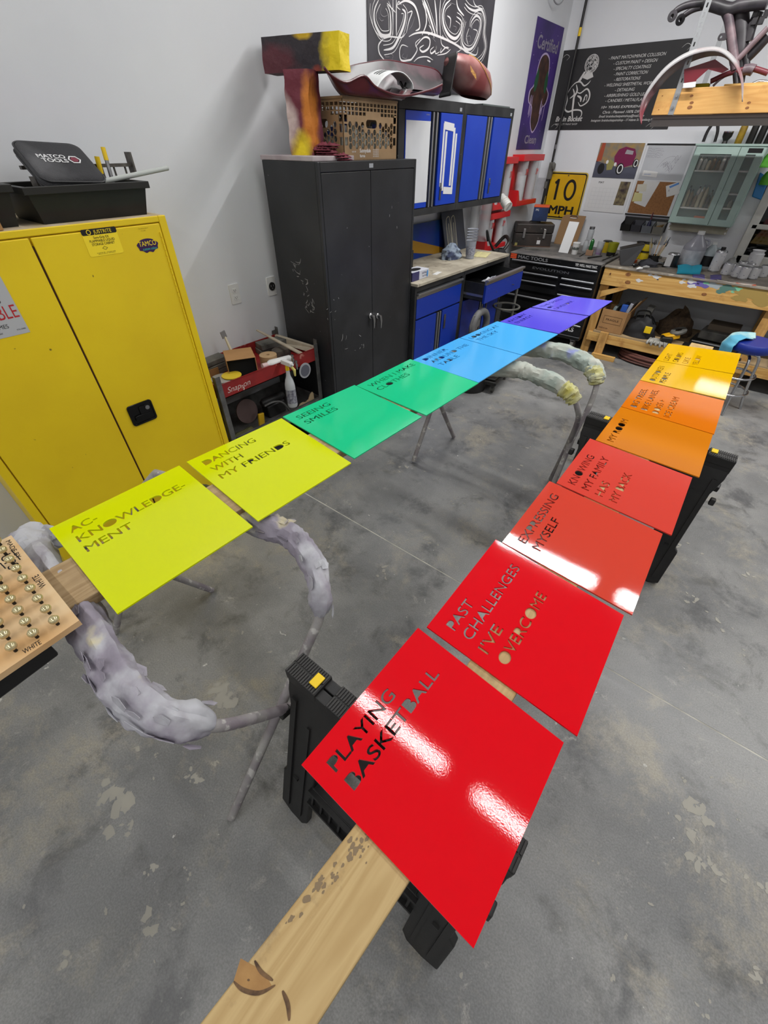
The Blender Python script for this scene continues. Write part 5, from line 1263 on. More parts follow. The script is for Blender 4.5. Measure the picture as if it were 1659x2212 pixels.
# ================================================================== BANNERS AND WALL THINGS
def YP(px, py, y): return at(px, py, 'y', y)
m_ban = mat('banner_black', (24, 23, 24), 0.55, col2=(34, 33, 35), nscale=3)
m_ink = mat('banner_ink', (188, 186, 184), 0.6)
m_ink2 = mat('banner_grey_ink', (110, 108, 112), 0.6)
# -- services banner on the back wall
bx0, bx1, bz0, bz1_ = -2.652, -1.372, 2.026, 2.655
WB, HB = bx1 - bx0, bz1_ - bz0
bn = thing('services_banner', 'wide black banner listing paint shop services on the back wall', 'banner', ((bx0 + bx1) / 2, YB, bz0))
obj('banner_cloth', M().box(bx0, bx1, YB - .006, YB - .003, bz0, bz1_), m_ban, bn, smooth=0)
F = FB(bx0, bz0, YB - .0066)
lt = M()
for k, (tx, xc, w_) in enumerate((('- PAINT MATCH/MINOR COLLISION', .60, .42), ('- CUSTOM PAINT + DESIGN', .60, .325), ('- SPECIALTY COATINGS', .59, .28), ('- PAINT CORRECTION', .59, .255), ('- RESTORATIONS', .575, .20), ('- WELDING/ SHEETMETAL WORK', .60, .38), ('- DETAILING', .58, .15), ('- AIRBRUSHING/ GOLD LEAF', .60, .34), ('- CANDIES / METALFLAKE', .61, .32))):
    textm(lt, tx, F, WB * xc, HB * (.845 - .0625 * k), .0225, WB * w_, 'c', shear=.2, bold=.004)
for tx, xc, z_2, h_, w_ in (('10+ YEARS EXPERIENCE', .60, .268, .019, .34), ('Chris : Planned 100% DIP', .60, .205, .02, .30), ('Email: brainbucketpaintshop@mail.com', .61, .155, .018, .36), ('Instagram: brainbucketpaintshop - 17 Adams St. Hamburg NJ', .62, .105, .018, .50)):
    textm(lt, tx, F, WB * xc, HB * z_2, h_, WB * w_, 'c', shear=.25, bold=.01)
textm(lt, 'Brain Bucket', F, WB * .052, HB * .115, .040, WB * .235, shear=.2, bold=.03); textm(lt, 'SPECIALTY PAINT SHOP', F, WB * .055, HB * .065, .014, WB * .20)
obj('lettering', lt, m_ink, bn, smooth=0)
# the drawn figure: a wrinkled brain in a ring, a spray pot and a curling hose
def P_(u, v): return (WB * u, HB * v)
fg = M()
c0 = P_(.262, .815); R0 = .068
for k in range(3): ribbon(fg, [(c0[0] + (R0 - k * .008) * math.cos(a) * (1.0), c0[1] + (R0 - k * .008) * math.sin(a)) for a in [2 * PI * j / 20 for j in range(21)]], .006 if k == 0 else .003, F)
rnd = random.Random(4)
for k in range(34):
    a = rnd.uniform(0, 2 * PI); r = R0 * .85 * math.sqrt(rnd.random()); x, y = c0[0] + r * math.cos(a), c0[1] + r * math.sin(a)
    ribbon(fg, [(x + rnd.uniform(-.02, .02), y + rnd.uniform(-.02, .02)), (x + .008, y), (x, y + .01), (x + rnd.uniform(-.02, .02), y + rnd.uniform(-.02, .02))], .006, F, taper=True)
fg.prism([P_(.205, .66), P_(.245, .74), P_(.285, .71), P_(.30, .66), P_(.255, .63)], F, 0, .0003).prism([P_(.178, .62), P_(.20, .62), P_(.228, .73), P_(.212, .73)], F, 0, .0003)
for pts, w_ in (([(.13, .55), (.16, .60), (.20, .61), (.24, .56), (.27, .585), (.285, .62)], .012), ([(.13, .55), (.11, .47), (.12, .38), (.115, .28), (.15, .24), (.20, .26), (.26, .25), (.275, .19), (.25, .13)], .014), ([(.18, .50), (.22, .47), (.27, .52), (.305, .45), (.30, .36), (.25, .31), (.22, .36)], .014), ([(.275, .40), (.262, .36), (.272, .44), (.285, .43), (.288, .37)], .01), ([(.17, .58), (.19, .50), (.175, .43), (.18, .34), (.19, .22), (.21, .13)], .02), ([(.15, .53), (.17, .46), (.14, .41)], .012), ([(.20, .44), (.235, .41), (.24, .36)], .018)):
    ribbon(fg, [P_(*p) for p in pts], w_, F, taper=True)
for (u, v) in ((.03, .93), (.94, .93), (.86, .05), (.05, .06)):
    ribbon(fg, [P_(u - .03, v - .02), P_(u, v + .02), P_(u + .03, v - .01), P_(u + .01, v - .05)], .003, F, taper=True)
obj('figure_drawing', fg, m_ink, bn, smooth=0)
# -- script banner on the left wall
cy0, cy1, cz0, cz1 = 3.125, 4.76, 2.215, 2.98
b2 = thing('script_banner', 'black banner with large white script lettering above the wall cabinets', 'banner', (XW, (cy0 + cy1) / 2, cz0))
obj('banner_cloth', M().box(XW + .003, XW + .006, cy0, cy1, cz0, cz1), mat('banner_charcoal', (46, 44, 48), 0.6, col2=(66, 64, 70), nscale=3), b2, smooth=0)
F = FL(0, 0, XW + .0068)
def S(px, py): p = X(px, py, XW); return (p.y, p.z)
st = M(); st2 = M()
z8 = lambda x, y: S(780 + x / 5.53, y / 5.53)
strokes = [([(200, 0), (150, 120), (150, 260), (200, 380), (250, 430), (330, 420), (345, 330), (335, 150), (300, 60)], 34), ([(100, 40), (100, 200), (160, 370), (250, 470)], 12), ([(250, 470), (200, 540), (210, 640), (270, 720)], 20), ([(250, 470), (340, 440), (470, 450), (520, 400)], 14),
    ([(370, 0), (370, 420)], 14), ([(410, 0), (410, 420)], 20), ([(300, 40), (400, 150)], 14), ([(480, 110), (520, 160), (500, 300), (440, 450), (370, 570), (260, 600)], 34), ([(540, 160), (600, 140), (560, 260), (530, 400)], 14), ([(430, 60), (520, 10), (620, 60), (670, 180), (690, 330), (640, 370)], 26),
    ([(720, 0), (760, 120), (770, 280), (720, 420)], 22), ([(740, 0), (800, 160), (880, 420)], 34), ([(870, 0), (890, 200), (900, 430)], 26), ([(940, 0), (930, 200), (940, 440)], 16), ([(800, 300), (840, 380), (790, 420)], 12),
    ([(1060, 0), (1000, 60), (970, 160), (980, 300), (1040, 420), (1120, 460), (1180, 380), (1190, 260), (1130, 200)], 34), ([(1020, 190), (1060, 230), (1050, 340)], 16), ([(1130, 0), (1150, 100), (1220, 190)], 22),
    ([(1230, 40), (1280, 100), (1350, 130), (1430, 120), (1470, 250), (1460, 400), (1480, 560), (1440, 680), (1380, 740)], 30), ([(1230, 240), (1200, 380), (1200, 520), (1260, 590), (1330, 560), (1400, 400), (1420, 250), (1370, 190), (1310, 260), (1300, 330)], 30), ([(1280, 340), (1250, 440), (1270, 540)], 12), ([(1330, 350), (1380, 380), (1340, 500)], 12),
    ([(1330, 0), (1360, 70), (1450, 110)], 12), ([(560, 440), (640, 400), (760, 390), (900, 430), (1080, 510), (1230, 600), (1360, 660), (1390, 560)], 24), ([(940, 450), (960, 540), (1040, 590)], 12),
    ([(700, 460), (640, 520), (660, 600), (600, 700), (560, 720), (470, 720), (450, 620), (480, 540), (550, 560)], 18), ([(640, 560), (740, 450), (810, 470), (800, 570), (730, 620), (690, 580), (740, 540)], 22), ([(860, 560), (820, 600), (830, 640), (880, 600), (890, 550), (880, 640), (930, 620)], 18), ([(950, 570), (940, 630), (1000, 570), (1040, 570)], 14), ([(1060, 590), (1000, 640), (900, 660)], 12), ([(620, 740), (680, 690), (780, 680), (850, 720)], 12), ([(780, 720), (820, 740)], 16), ([(1180, 600), (1120, 640), (1100, 700)], 12),
    ([(590, 720), (640, 640)], 10), ([(470, 60), (440, 20), (420, 80), (460, 120)], 12), ([(1080, 520), (1150, 560), (1190, 600)], 10), ([(990, 470), (960, 420)], 8)]
thin = [([(230, 80), (220, 160), (260, 200), (310, 180)], 5), ([(200, 210), (230, 250), (260, 240)], 5), ([(1250, 520), (1240, 460), (1290, 430), (1300, 490), (1270, 500)], 5), ([(290, 640), (280, 680), (330, 680)], 5), ([(310, 640), (370, 660), (360, 720)], 4), ([(1090, 310), (1130, 330), (1110, 370)], 5), ([(500, 640), (480, 680), (530, 700), (540, 650)], 5), ([(630, 200), (600, 300), (560, 360)], 4), ([(880, 500), (840, 450)], 4), ([(1010, 80), (1060, 40), (1120, 60)], 4)]
for pts, w_ in strokes:
    q = [z8(*p) for p in pts]; sc_ = (z8(100, 100)[0] - z8(0, 100)[0]) / 100
    ribbon(st, q, w_ * sc_ * .66, F, taper=True)
    if w_ >= 30:
        for sgn in (-1, 1):
            q2 = []
            for i, p in enumerate(q):
                a = q[max(i - 1, 0)]; b_ = q[min(i + 1, len(q) - 1)]; dx, dy = b_[0] - a[0], b_[1] - a[1]; l = math.hypot(dx, dy) or 1
                q2.append((p[0] - dy / l * w_ * sc_ * .80 * sgn, p[1] + dx / l * w_ * sc_ * .80 * sgn))
            ribbon(st, q2, sc_ * 4.5, F, d=.0002)
for pts, w_ in thin: ribbon(st2, [z8(*p) for p in pts], w_ * sc_, F, taper=True)
ribbon(st, [(3.42, 2.72), (3.35, 2.86), (3.45, 2.94), (3.6, 2.9)], .02, F, taper=True); ribbon(st, [(3.9, 2.72), (3.9, 2.92)], .02, F, taper=True); ribbon(st, [(4.2, 2.72), (4.28, 2.9), (4.4, 2.92)], .02, F, taper=True)
zmax_ = cz1 - .01
st.v = [(x, y, min(z, zmax_)) for x, y, z in st.v]
obj('script_strokes', st, mat('banner_white_ink', (196, 194, 194), .6), b2, smooth=0); obj('thin_flourishes', st2, m_ink2, b2, smooth=0)
# -- tall purple banner
py0, py1, pz0, pz1 = 5.615, 6.285, 1.855, 2.805
b3 = thing('purple_banner', 'tall purple banner with a dripping figure drawing near the corner', 'banner', (XW, (py0 + py1) / 2, pz0))
m_pur = mat('banner_purple', (70, 46, 122), .6, col2=(44, 32, 84), nscale=2.5)
obj('banner_cloth', M().box(XW + .003, XW + .006, py0, py1, pz0, pz1), m_pur, b3, smooth=0)
F = FL(py0, pz0, XW + .0068); WP, HP = py1 - py0, pz1 - pz0
Q = lambda u, v: (WP * u, HP * v)
def blob(pts, n=5): return [(p.x, p.y) for p in spl([(Q(*p)[0], Q(*p)[1], 0) for p in pts], n, closed=True)]
out = [(.30, .66), (.36, .74), (.50, .77), (.64, .74), (.70, .66), (.72, .54), (.84, .48), (.80, .40), (.68, .36), (.64, .24), (.50, .16), (.36, .24), (.32, .36), (.18, .40), (.16, .48), (.28, .54)]
obj('outline', M().prism(blob([(.5 + (u - .5) * 1.10, .46 + (v - .46) * 1.05) for u, v in out]), F, 0, .0003), mat('outline_lilac', (178, 160, 196), .6), b3, smooth=0)
obj('figure_dark', M().prism(blob(out), F, .0003, .0007), mat('figure_brown', (44, 30, 30), .6, col2=(78, 50, 38), nscale=12), b3, smooth=0)
gm = M()
for s_ in (-1, 1): gm.prism(blob([(.5 + s_ * .18, .66), (.5 + s_ * .13, .60), (.5 + s_ * .14, .52), (.5 + s_ * .2, .48), (.5 + s_ * .25, .54), (.5 + s_ * .22, .62)][::s_]), F, .0007, .001)
obj('sleeve', gm, mat('figure_green', (34, 78, 52), .6), b3, smooth=0)
dr_ = M(); rnd = random.Random(9)
for k in range(9):
    u = rnd.choice((.22, .28, .72, .78, .34, .66)) + rnd.uniform(-.03, .03); ribbon(dr_, [Q(u, rnd.uniform(.38, .46)), Q(u + .005, .34), Q(u, rnd.uniform(.24, .32))], .012, F, d=.0011, taper=True)
for k in range(22):
    u, v = rnd.uniform(.06, .94), rnd.uniform(.04, .96); dr_.prism(ell(*Q(u, v), .004, .004, 8), F, .0003, .0005)
obj('drips', dr_, MATS['outline_lilac'], b3, smooth=0)
tp2 = M(); tf = mat('graffiti_grey', (132, 126, 142), .6)
textm(tp2, 'Certified', F, WP * .5, HP * .80, .085, WP * .76, 'c', d=.0012, bold=.03, shear=.1); textm(tp2, 'Clean', F, WP * .48, HP * .055, .065, WP * .46, 'c', d=.0012, bold=.03)
obj('lettering', tp2, tf, b3, smooth=0)

# -- 10 MPH sign
sx0, sx1, sz0, sz1 = -2.515, -2.045, 1.195, 1.655
sg = thing('speed_sign', 'yellow square road sign reading 10 MPH on the back wall', 'sign', ((sx0 + sx1) / 2, YB, sz0))
Fs = FB(sx0, sz0, YB - .012); Ws = sx1 - sx0; Hs = sz1 - sz0
m_sy = mat('sign_yellow', (208, 164, 14), .45, col2=(196, 152, 20), nscale=6, col3=(150, 120, 30), n3=12, c3=(.68, .72))
obj('sign_plate', M().prism(rrect(0, 0, Ws, Hs, .035, 6), Fs, 0, .002), mat('sign_border_yellow', (196, 168, 70), .5), sg, smooth=0)
obj('sign_border', M().prism([rrect(.010, .010, Ws - .010, Hs - .010, .030, 6), rrect(.022, .022, Ws - .022, Hs - .022, .024, 6)[::-1]], Fs, .002, .0026), m_pblk, sg, smooth=0)
obj('sign_face', M().prism(rrect(.022, .022, Ws - .022, Hs - .022, .024, 6), Fs, .002, .0024), m_sy, sg, smooth=0)
tt = M()
ribbon(tt, [(Ws * .27, Hs * .41), (Ws * .27, Hs * .85)], .030, Fs, d=.003, n=1); ribbon(tt, [(Ws * .275, Hs * .83), (Ws * .20, Hs * .76)], .026, Fs, d=.0031, n=1)
tt.prism([ell(Ws * .62, Hs * .63, Ws * .155, Hs * .225, 28), ell(Ws * .62, Hs * .63, Ws * .095, Hs * .165, 28)[::-1]], Fs, .0025, .003)
textm(tt, 'MPH', Fs, Ws * .5, Hs * .11, Hs * .17, Ws * .66, 'c', d=.003, bold=.05)
obj('lettering', tt, m_pblk, sg, smooth=0)
for (u, v) in ((.5, .93), (.5, .06)): obj('bolt', M().prism(ell(Ws * u, Hs * v, .007, .007, 10), Fs, .0025, .006), m_steel, sg)
# -- black pole with clamp in the corner
pl_ = thing('extension_pole', 'black pole with clamp running up the back wall corner', 'pole', (-2.50, 6.33, .96))
obj('pole_tube', M().cyl((-2.50, 6.33, 1.42), (-2.50, 6.33, ZC), .013, n=12), m_blk, pl_)
obj('tape_band', M().cyl((-2.50, 6.33, 2.74), (-2.50, 6.33, 2.80), .0145, n=12), m_yel, pl_, label='yellow tape band')
obj('tape_band', M().cyl((-2.50, 6.33, 1.86), (-2.50, 6.33, 1.90), .0145, n=12), m_steel, pl_, label='silver tape band')
obj('clamp_body', M().box(-2.525, -2.475, 6.31, 6.36, 1.58, 1.74).cyl((-2.47, 6.31, 1.70), (-2.45, 6.31, 1.70), .035, n=14).box(-2.535, -2.50, 6.31, 6.35, 1.49, 1.56), m_dusty, pl_, bevel=.004)
obj('clamp_rod', M().cyl((-2.52, 6.33, 1.02), (-2.515, 6.33, 1.58), .016, n=10), m_blk, pl_)
# -- calendar
kx0_, kx1_, kz0_, kz1_ = -2.005, -1.54, 1.30, 1.917
cl_ = thing('wall_calendar', 'wall calendar open at May with a purple hot rod picture', 'calendar', (-1.77, YB, kz0_))
Fc = FB(kx0_, kz0_, YB - .003); Wc = kx1_ - kx0_; Hc = kz1_ - kz0_
obj('calendar_page', M().prism([(0, 0), (Wc, 0), (Wc, Hc * .505), (0, Hc * .505)], Fc, 0, .003), m_pwht, cl_, smooth=0)
pcm = obj('calendar_picture', M().prism([(0, Hc * .515), (Wc, Hc * .515), (Wc, Hc), (0, Hc)], Fc, 0, .003), mat('picture_sky', (150, 122, 70), .5, col2=(112, 108, 100), nscale=16), cl_, smooth=0)
Cc = lambda u, v: (Wc * u, Hc * (.515 + .485 * v))
def flat(parent, name, pts, m, d, ring=False): return obj(name, M().prism([Cc(*p) for p in pts], Fc, d - .0003, d), m, parent, smooth=0)
flat(pcm, 'pictured_road', [(0, 0), (1, 0), (1, .36), (.6, .30), (0, .48)], mat('picture_road', (70, 72, 86), .5), .0034)
flat(pcm, 'pictured_post', [(0, .45), (.12, .5), (.12, 1), (.04, 1)], mat('picture_red', (150, 66, 40), .5), .0034)
flat(pcm, 'pictured_body', [(.44, .42), (.40, .62), (.46, .82), (.60, .90), (.82, .84), (.88, .68), (.86, .40), (.66, .30)], mat('picture_plum', (110, 24, 66), .4), .0038)
flat(pcm, 'pictured_window', [(.62, .70), (.64, .82), (.80, .78), (.80, .68)], mat('picture_grey', (150, 146, 150), .4), .0042)
flat(pcm, 'pictured_grille', [(.30, .22), (.26, .44), (.34, .54), (.44, .44), (.42, .24)], mat('picture_olive', (134, 128, 76), .4), .0042)
for (cx_, cy_, rx_, ry_, white) in ((.16, .26, .08, .16, 0), (.60, .27, .09, .17, 1), (.92, .44, .06, .13, 1)):
    obj('pictured_wheel', M().prism(ell(*Cc(cx_, cy_), Wc * rx_, Hc * .485 * ry_, 20), Fc, .0042, .0045), m_pblk, pcm, smooth=0)
    if white: obj('pictured_whitewall', M().prism([ell(*Cc(cx_ + .01, cy_), Wc * rx_ * .75, Hc * .485 * ry_ * .8, 20), ell(*Cc(cx_ + .01, cy_), Wc * rx_ * .5, Hc * .485 * ry_ * .6, 20)[::-1]], Fc, .0045, .0048), m_pwht, pcm, smooth=0)
for (cx_, cy_) in ((.27, .46), (.47, .40)): obj('pictured_lamp', M().prism(ell(*Cc(cx_, cy_), .014, .017, 12), Fc, .0045, .0048), m_pwht, pcm, smooth=0)
gl_ = M()
for k in range(6): gl_.prism([(Wc * .08, Hc * (.06 + .06 * k)), (Wc * .72, Hc * (.06 + .06 * k)), (Wc * .72, Hc * (.06 + .06 * k) + .0012), (Wc * .08, Hc * (.06 + .06 * k) + .0012)], Fc, .003, .0033)
for k in range(8): gl_.prism([(Wc * (.08 + .0914 * k), Hc * .06), (Wc * (.08 + .0914 * k) + .0012, Hc * .06), (Wc * (.08 + .0914 * k) + .0012, Hc * .36), (Wc * (.08 + .0914 * k), Hc * .36)], Fc, .003, .0033)
obj('day_grid', gl_, mat('faint_grey', (176, 178, 182), .6), cl_, smooth=0, kind='stuff')
obj('lettering', textm(M(), 'MAY', Fc, Wc * .20, Hc * .43, .018, .06, d=.0034, bold=.02), m_pblk, cl_, smooth=0)
obj('inset_picture', M().prism([(Wc * .70, Hc * .12), (Wc * .95, Hc * .12), (Wc * .95, Hc * .47), (Wc * .72, Hc * .47)], Fc, .003, .0036), mat('inset_photo', (52, 40, 42), .5, col2=(128, 116, 84), nscale=22), cl_, smooth=0)
# -- memo board: whiteboard above, cork below
m_wb = mat('whiteboard', (176, 178, 182), .25, col2=(166, 168, 172), nscale=3)
mx0, mx1, mz0, mz1 = -1.515, -1.045, 1.295, 1.915
mbd = thing('memo_board', 'memo board with handwritten whiteboard above and brown cork below', 'board', (-1.28, YB, mz0))
obj('board_frame', M().box(mx0, mx1, YB - .018, YB - .001, mz0, mz1), mat('board_frame_white', (196, 198, 200), .4), mbd, bevel=.002, smooth=0)
Fm = FB(mx0, mz0, YB - .0185); Wm = mx1 - mx0; Hm = mz1 - mz0
obj('whiteboard_face', M().prism([(.02, Hm * .52), (Wm - .02, Hm * .52), (Wm - .02, Hm - .02), (.02, Hm - .02)], Fm, 0, .0005), m_wb, mbd, smooth=0)
obj('cork_face', M().prism([(.02, .02), (Wm - .03, .02), (Wm - .03, Hm * .50), (.02, Hm * .50)], Fm, 0, .0008), mat('cork', (138, 96, 58), .9, col2=(122, 84, 50), nscale=60), mbd, smooth=0)
obj('top_strip', M().prism([(0, Hm - .014), (Wm, Hm - .014), (Wm, Hm), (0, Hm)], Fm, 0, .003), m_pblk, mbd, smooth=0)
obj('bottom_strip', M().prism([(0, 0), (Wm, 0), (Wm, .014), (0, .014)], Fm, 0, .003), m_pblk, mbd, smooth=0)
hw = M(); rnd = random.Random(2)
for r in range(5):
    x = .03
    while x < .16 + .02 * (r % 2):
        ribbon(hw, [(x, Hm * .93 - r * .017), (x + .006, Hm * .93 - r * .017 + rnd.uniform(-.005, .007)), (x + .012, Hm * .93 - r * .017)], .0018, Fm, d=.0008); x += .016
for k in range(9):
    x, y = .20 + .02 * k * .7, Hm * .70 + k * .008 * math.sin(k); ribbon(hw, [(x, y), (x + .02, y + .03), (x + .035, y - .008), (x + .05, y + .03)], .002, Fm, d=.0008)
ribbon(hw, [(.17, Hm * .68), (.22, Hm * .80), (.30, Hm * .84), (.34, Hm * .78)], .0015, Fm, d=.0008)
obj('handwriting', hw, m_ink2, mbd, smooth=0)
Mp = lambda px, py: (YP(px, py, YB - .02).x - mx0, YP(px, py, YB - .02).z - mz0)
def note(name, label, pxs, m, d, txt=None):
    t_ = obj(name, M().prism([Mp(*p) for p in pxs][::-1], Fm, d - .0004, d), m, label=label, cat='note', smooth=0)
    if txt:
        s_, px, py, h_, w_, mm = txt; q = Mp(px, py)
        obj('writing', textm(M(), s_, Fm, q[0], q[1], h_, w_, d=d + .0004), mm, t_, smooth=0)
z5 = lambda x, y: (1260 + x / 7.54, 280 + y / 7.54)
m_note = mat('paper_white', (196, 196, 194), .7); m_notey = mat('paper_yellow', (190, 184, 130), .7)
note('paper_sheet', 'large white sheet pinned aslant over the cork', [z5(1000, 830), z5(1250, 850), z5(1005, 1262), z5(820, 1190)], m_note, .0016)
note('paper_note', 'white slip pinned at the upper left of the cork', [z5(885, 890), z5(1040, 885), z5(1020, 1005), z5(860, 1010)], mat('paper_cream', (190, 186, 172), .7), .0024)
note('paper_note', 'yellowish slip pinned at the left edge of the cork', [z5(840, 1020), z5(965, 1040), z5(950, 1165), z5(790, 1170)], m_notey, .0024)
note('paper_note', 'white card with a blue band at the right of the cork', [z5(1345, 920), z5(1555, 850), z5(1575, 1040), z5(1355, 1100)], m_note, .0024, ('A', *z5(1375, 1010), .02, .016, m_ink2))
note('paper_note', 'blue band across the white card on the cork', [z5(1400, 925), z5(1555, 860), z5(1558, 890), z5(1410, 955)], mat('paper_blue', (84, 130, 190), .6), .0030)
note('sticker', 'white sticker with blue print at the foot of the whiteboard', [z5(985, 660), z5(1215, 690), z5(1190, 780), z5(950, 750)], m_note, .0024, ('DRIVE SAFELY', *z5(990, 735), .010, .07, mat('print_blue', (70, 110, 170), .6)))
# -- bin rail
rl = thing('bin_rail', 'black rail on the wall under the memo board carrying parts bins', 'rail', (-1.25, YB, 1.15))
obj('rail_bar', M().box(-1.50, -1.04, YB - .014, YB - .001, 1.16, 1.28), m_blk, rl, smooth=0)
for k, (lab, mm) in enumerate((('black parts bin, first from the sign side', m_blk), ('dark grey parts bin with a reddish part, second on the rail', mat('bin_dark', (60, 60, 66), .5)), ('mid grey open parts bin, third on the rail', mat('bin_grey', (108, 112, 118), .5)), ('clear grey parts bin with brass parts, last on the rail', mat('bin_clear', (120, 118, 112), .4)))):
    x0 = -1.495 + k * .114; x1 = x0 + .104; yb2 = YB - .0145; yf = YB - .135
    b = M().hexa([(x0, yf + .03, 1.15), (x1, yf + .03, 1.15), (x1, yb2, 1.15), (x0, yb2, 1.15)], [(x0, yf + .03, 1.154), (x1, yf + .03, 1.154), (x1, yb2, 1.154), (x0, yb2, 1.154)])
    b.hexa([(x0, yf + .03, 1.154), (x1, yf + .03, 1.154), (x1, yf + .033, 1.154), (x0, yf + .033, 1.154)], [(x0, yf, 1.22), (x1, yf, 1.22), (x1, yf + .003, 1.22), (x0, yf + .003, 1.22)])
    b.box(x0, x1, yb2 - .003, yb2, 1.154, 1.255)
    for xx in (x0, x1 - .003): b.hexa([(xx, yf + .033, 1.154), (xx + .003, yf + .033, 1.154), (xx + .003, yb2 - .003, 1.154), (xx, yb2 - .003, 1.154)], [(xx, yf + .003, 1.22), (xx + .003, yf + .003, 1.22), (xx + .003, yb2 - .003, 1.25), (xx, yb2 - .003, 1.25)])
    t_ = thing('parts_bin', lab, 'bin', (x0 + .05, YB - .07, 1.15), 'parts bins on the rail')
    obj('bin_shell', b, mm, t_, smooth=0)
for k in range(5): obj('brass_part', M().cyl((-1.13 + k * .012, YB - .10 + k * .01, 1.156), (-1.12 + k * .014, YB - .09, 1.225 + .004 * k), .006, n=8), mat('brass', (176, 146, 90), .35, metal=.8), label='small brass part standing in the last clear bin', cat='part', group='brass parts in the bin')
bt = thing('marker_bottle', 'small dark bottle with pointed cap standing in the third parts bin', 'bottle', (-1.215, YB - .07, 1.155))
obj('bottle_body', M().lathe([(0, 0), (.02, 0), (.02, .08), (.008, .11), (.006, .12), (0, .12)], (-1.215, YB - .06, 1.155), 14), mat('navy_bottle', (26, 26, 56), .4), bt)
obj('bottle_tip', M().lathe([(.008, .12), (.007, .16), (.003, .185), (0, .185)], (-1.215, YB - .06, 1.155), 12), mat('maroon_tip', (80, 30, 40), .5), bt)

# ================================================================== MINT WALL CABINET
m_mint = mat('mint_paint', (166, 188, 180), .45, col2=(156, 178, 170), nscale=5)
m_mint_in = mat('mint_inside', (120, 128, 118), .7)
gx0, gx1, gz0, gz1, gy = -1.012, -.43, 1.275, 1.90, 6.19
mc = thing('glass_cabinet', 'mint green wall cabinet with two glass doors full of small bottles', 'cabinet', (-.72, 6.29, gz0))
obj('carcass', M().box(gx0, gx0 + .015, gy, YB - .001, gz0, gz1).box(gx1 - .015, gx1, gy, YB - .001, gz0, gz1).box(gx0 + .015, gx1 - .015, gy, YB - .001, gz0, gz0 + .015).box(gx0 + .015, gx1 - .015, gy, YB - .001, gz1 - .015, gz1).box(gx0 + .015, gx1 - .015, YB - .008, YB - .001, gz0 + .015, gz1 - .015).box(-.642, -.630, gy, YB - .008, gz0 + .015, gz1 - .015), m_mint, mc, smooth=0)
obj('top_board', M().box(gx0 - .015, gx1 + .015, gy - .012, YB - .001, gz1 + .0005, gz1 + .016), m_mint, mc, bevel=.002, smooth=0)
m_glass = mat('cabinet_glass', (210, 220, 216), .03, alpha=.12)
for (x0, x1, zs, bx) in ((gx0 + .006, -.638, (1.405, 1.705), .052), (-.633, gx1 - .006, (1.42, 1.535, 1.71), .060)):
    d = obj('door', M().prism([[(x0, gz0 + .006), (x1, gz0 + .006), (x1, gz1 - .006), (x0, gz1 - .006)], [(x0 + bx, gz0 + .06), (x0 + bx, gz1 - .06), (x1 - bx, gz1 - .06), (x1 - bx, gz0 + .06)]], FB(0, 0, gy), 0, .014), m_mint, mc, bevel=.002, smooth=0)
    obj('pane', M().box(x0 + bx, x1 - bx, gy - .006, gy - .004, gz0 + .06, gz1 - .06), m_glass, d, smooth=0)
    obj('knob', M().lathe([(0, .018), (.008, .016), (.009, .010), (.004, .004), (.004, 0)], (0, 0, 0), 12, T=frame((x1 - .022 if x0 < -.9 else x0 + .022, gy - .014, 1.58), (1, 0, 0), (0, 0, 1))), m_mint, d)
    for z in zs: obj('shelf', M().box(max(x0, gx0 + .016), x1 - .004, gy + .004, YB - .009, z, z + .012), m_white, mc, smooth=0)
obj('black_sticker', M().prism([(-.57, gz1 - .048), (-.455, gz1 - .048), (-.455, gz1 - .014), (-.57, gz1 - .014)], FB(0, 0, gy - .0142), 0, .0006), m_pblk, mc, smooth=0)
obj('rail_board', M().box(gx0 + .01, gx1 - .02, YB - .10, YB - .085, gz0 - .075, gz0 - .002), mat('rail_beige', (150, 146, 128), .7, col2=(166, 160, 142), nscale=12), mc, smooth=0)
for (x, z) in ((gx0 + .02, -.02), (gx0 + .02, -.06), (gx1 - .03, -.02), (gx1 - .03, -.06)): obj('rail_peg', M().cyl((x, YB - .115, gz0 + z), (x, YB - .10, gz0 + z), .008, n=10), m_pwht, mc)
obj('orange_clock', M().box(-.80, -.695, gy + .06, gy + .10, gz0 + .016, gz0 + .07), mat('clock_orange', (190, 96, 44), .5), label='small orange clock glowing on the bottom shelf of the mint cabinet', cat='clock', bevel=.006)
obj('lit_digits', textm(M(), '10:47', FB(-.79, gz0 + .030, gy + .0595), 0, 0, .02, .08, bold=.03), mat('digit_glow', (255, 176, 30), .5, emit=5.0), bpy.data.objects['orange_clock'], smooth=0)
rnd = random.Random(21)
gm_ = [mat('bottle_amber', (110, 84, 44), .2, alpha=.8), mat('bottle_white', (186, 184, 176), .4), mat('bottle_smoke', (70, 66, 60), .25), m_jar, mat('bottle_cream', (170, 160, 132), .5)]
def bottle(name, label, cat, x, y, z, r, h, m, cap=None, n=14, lab=None, grp=None, neck=.35, shoulder=.78):
    t_ = thing(name, label, cat, (x, y, z), grp)
    obj('bottle_body', M().lathe([(0, 0), (r * .94, 0), (r, h * .03), (r, h * (shoulder - .12)), (r * .85, h * shoulder), (r * neck, h * .88), (r * neck, h * .93), (0, h * .93)], (x, y, z), n), m, t_)
    if cap: obj('cap', M().lathe([(0, h), (r * neck * 1.25, h), (r * neck * 1.3, h * .90), (r * neck * 1.2, h * .90)], (x, y, z), n), cap, t_)
    if lab: obj('label', M().lathe([(r * 1.012, h * .12), (r * 1.012, h * .58)], (x, y, z), n), lab, t_)
    return t_
cols = ['amber', 'white', 'smoky', 'clear', 'cream']; caps = [('black', m_pblk), ('silver', m_steel), ('white', m_wpl)]
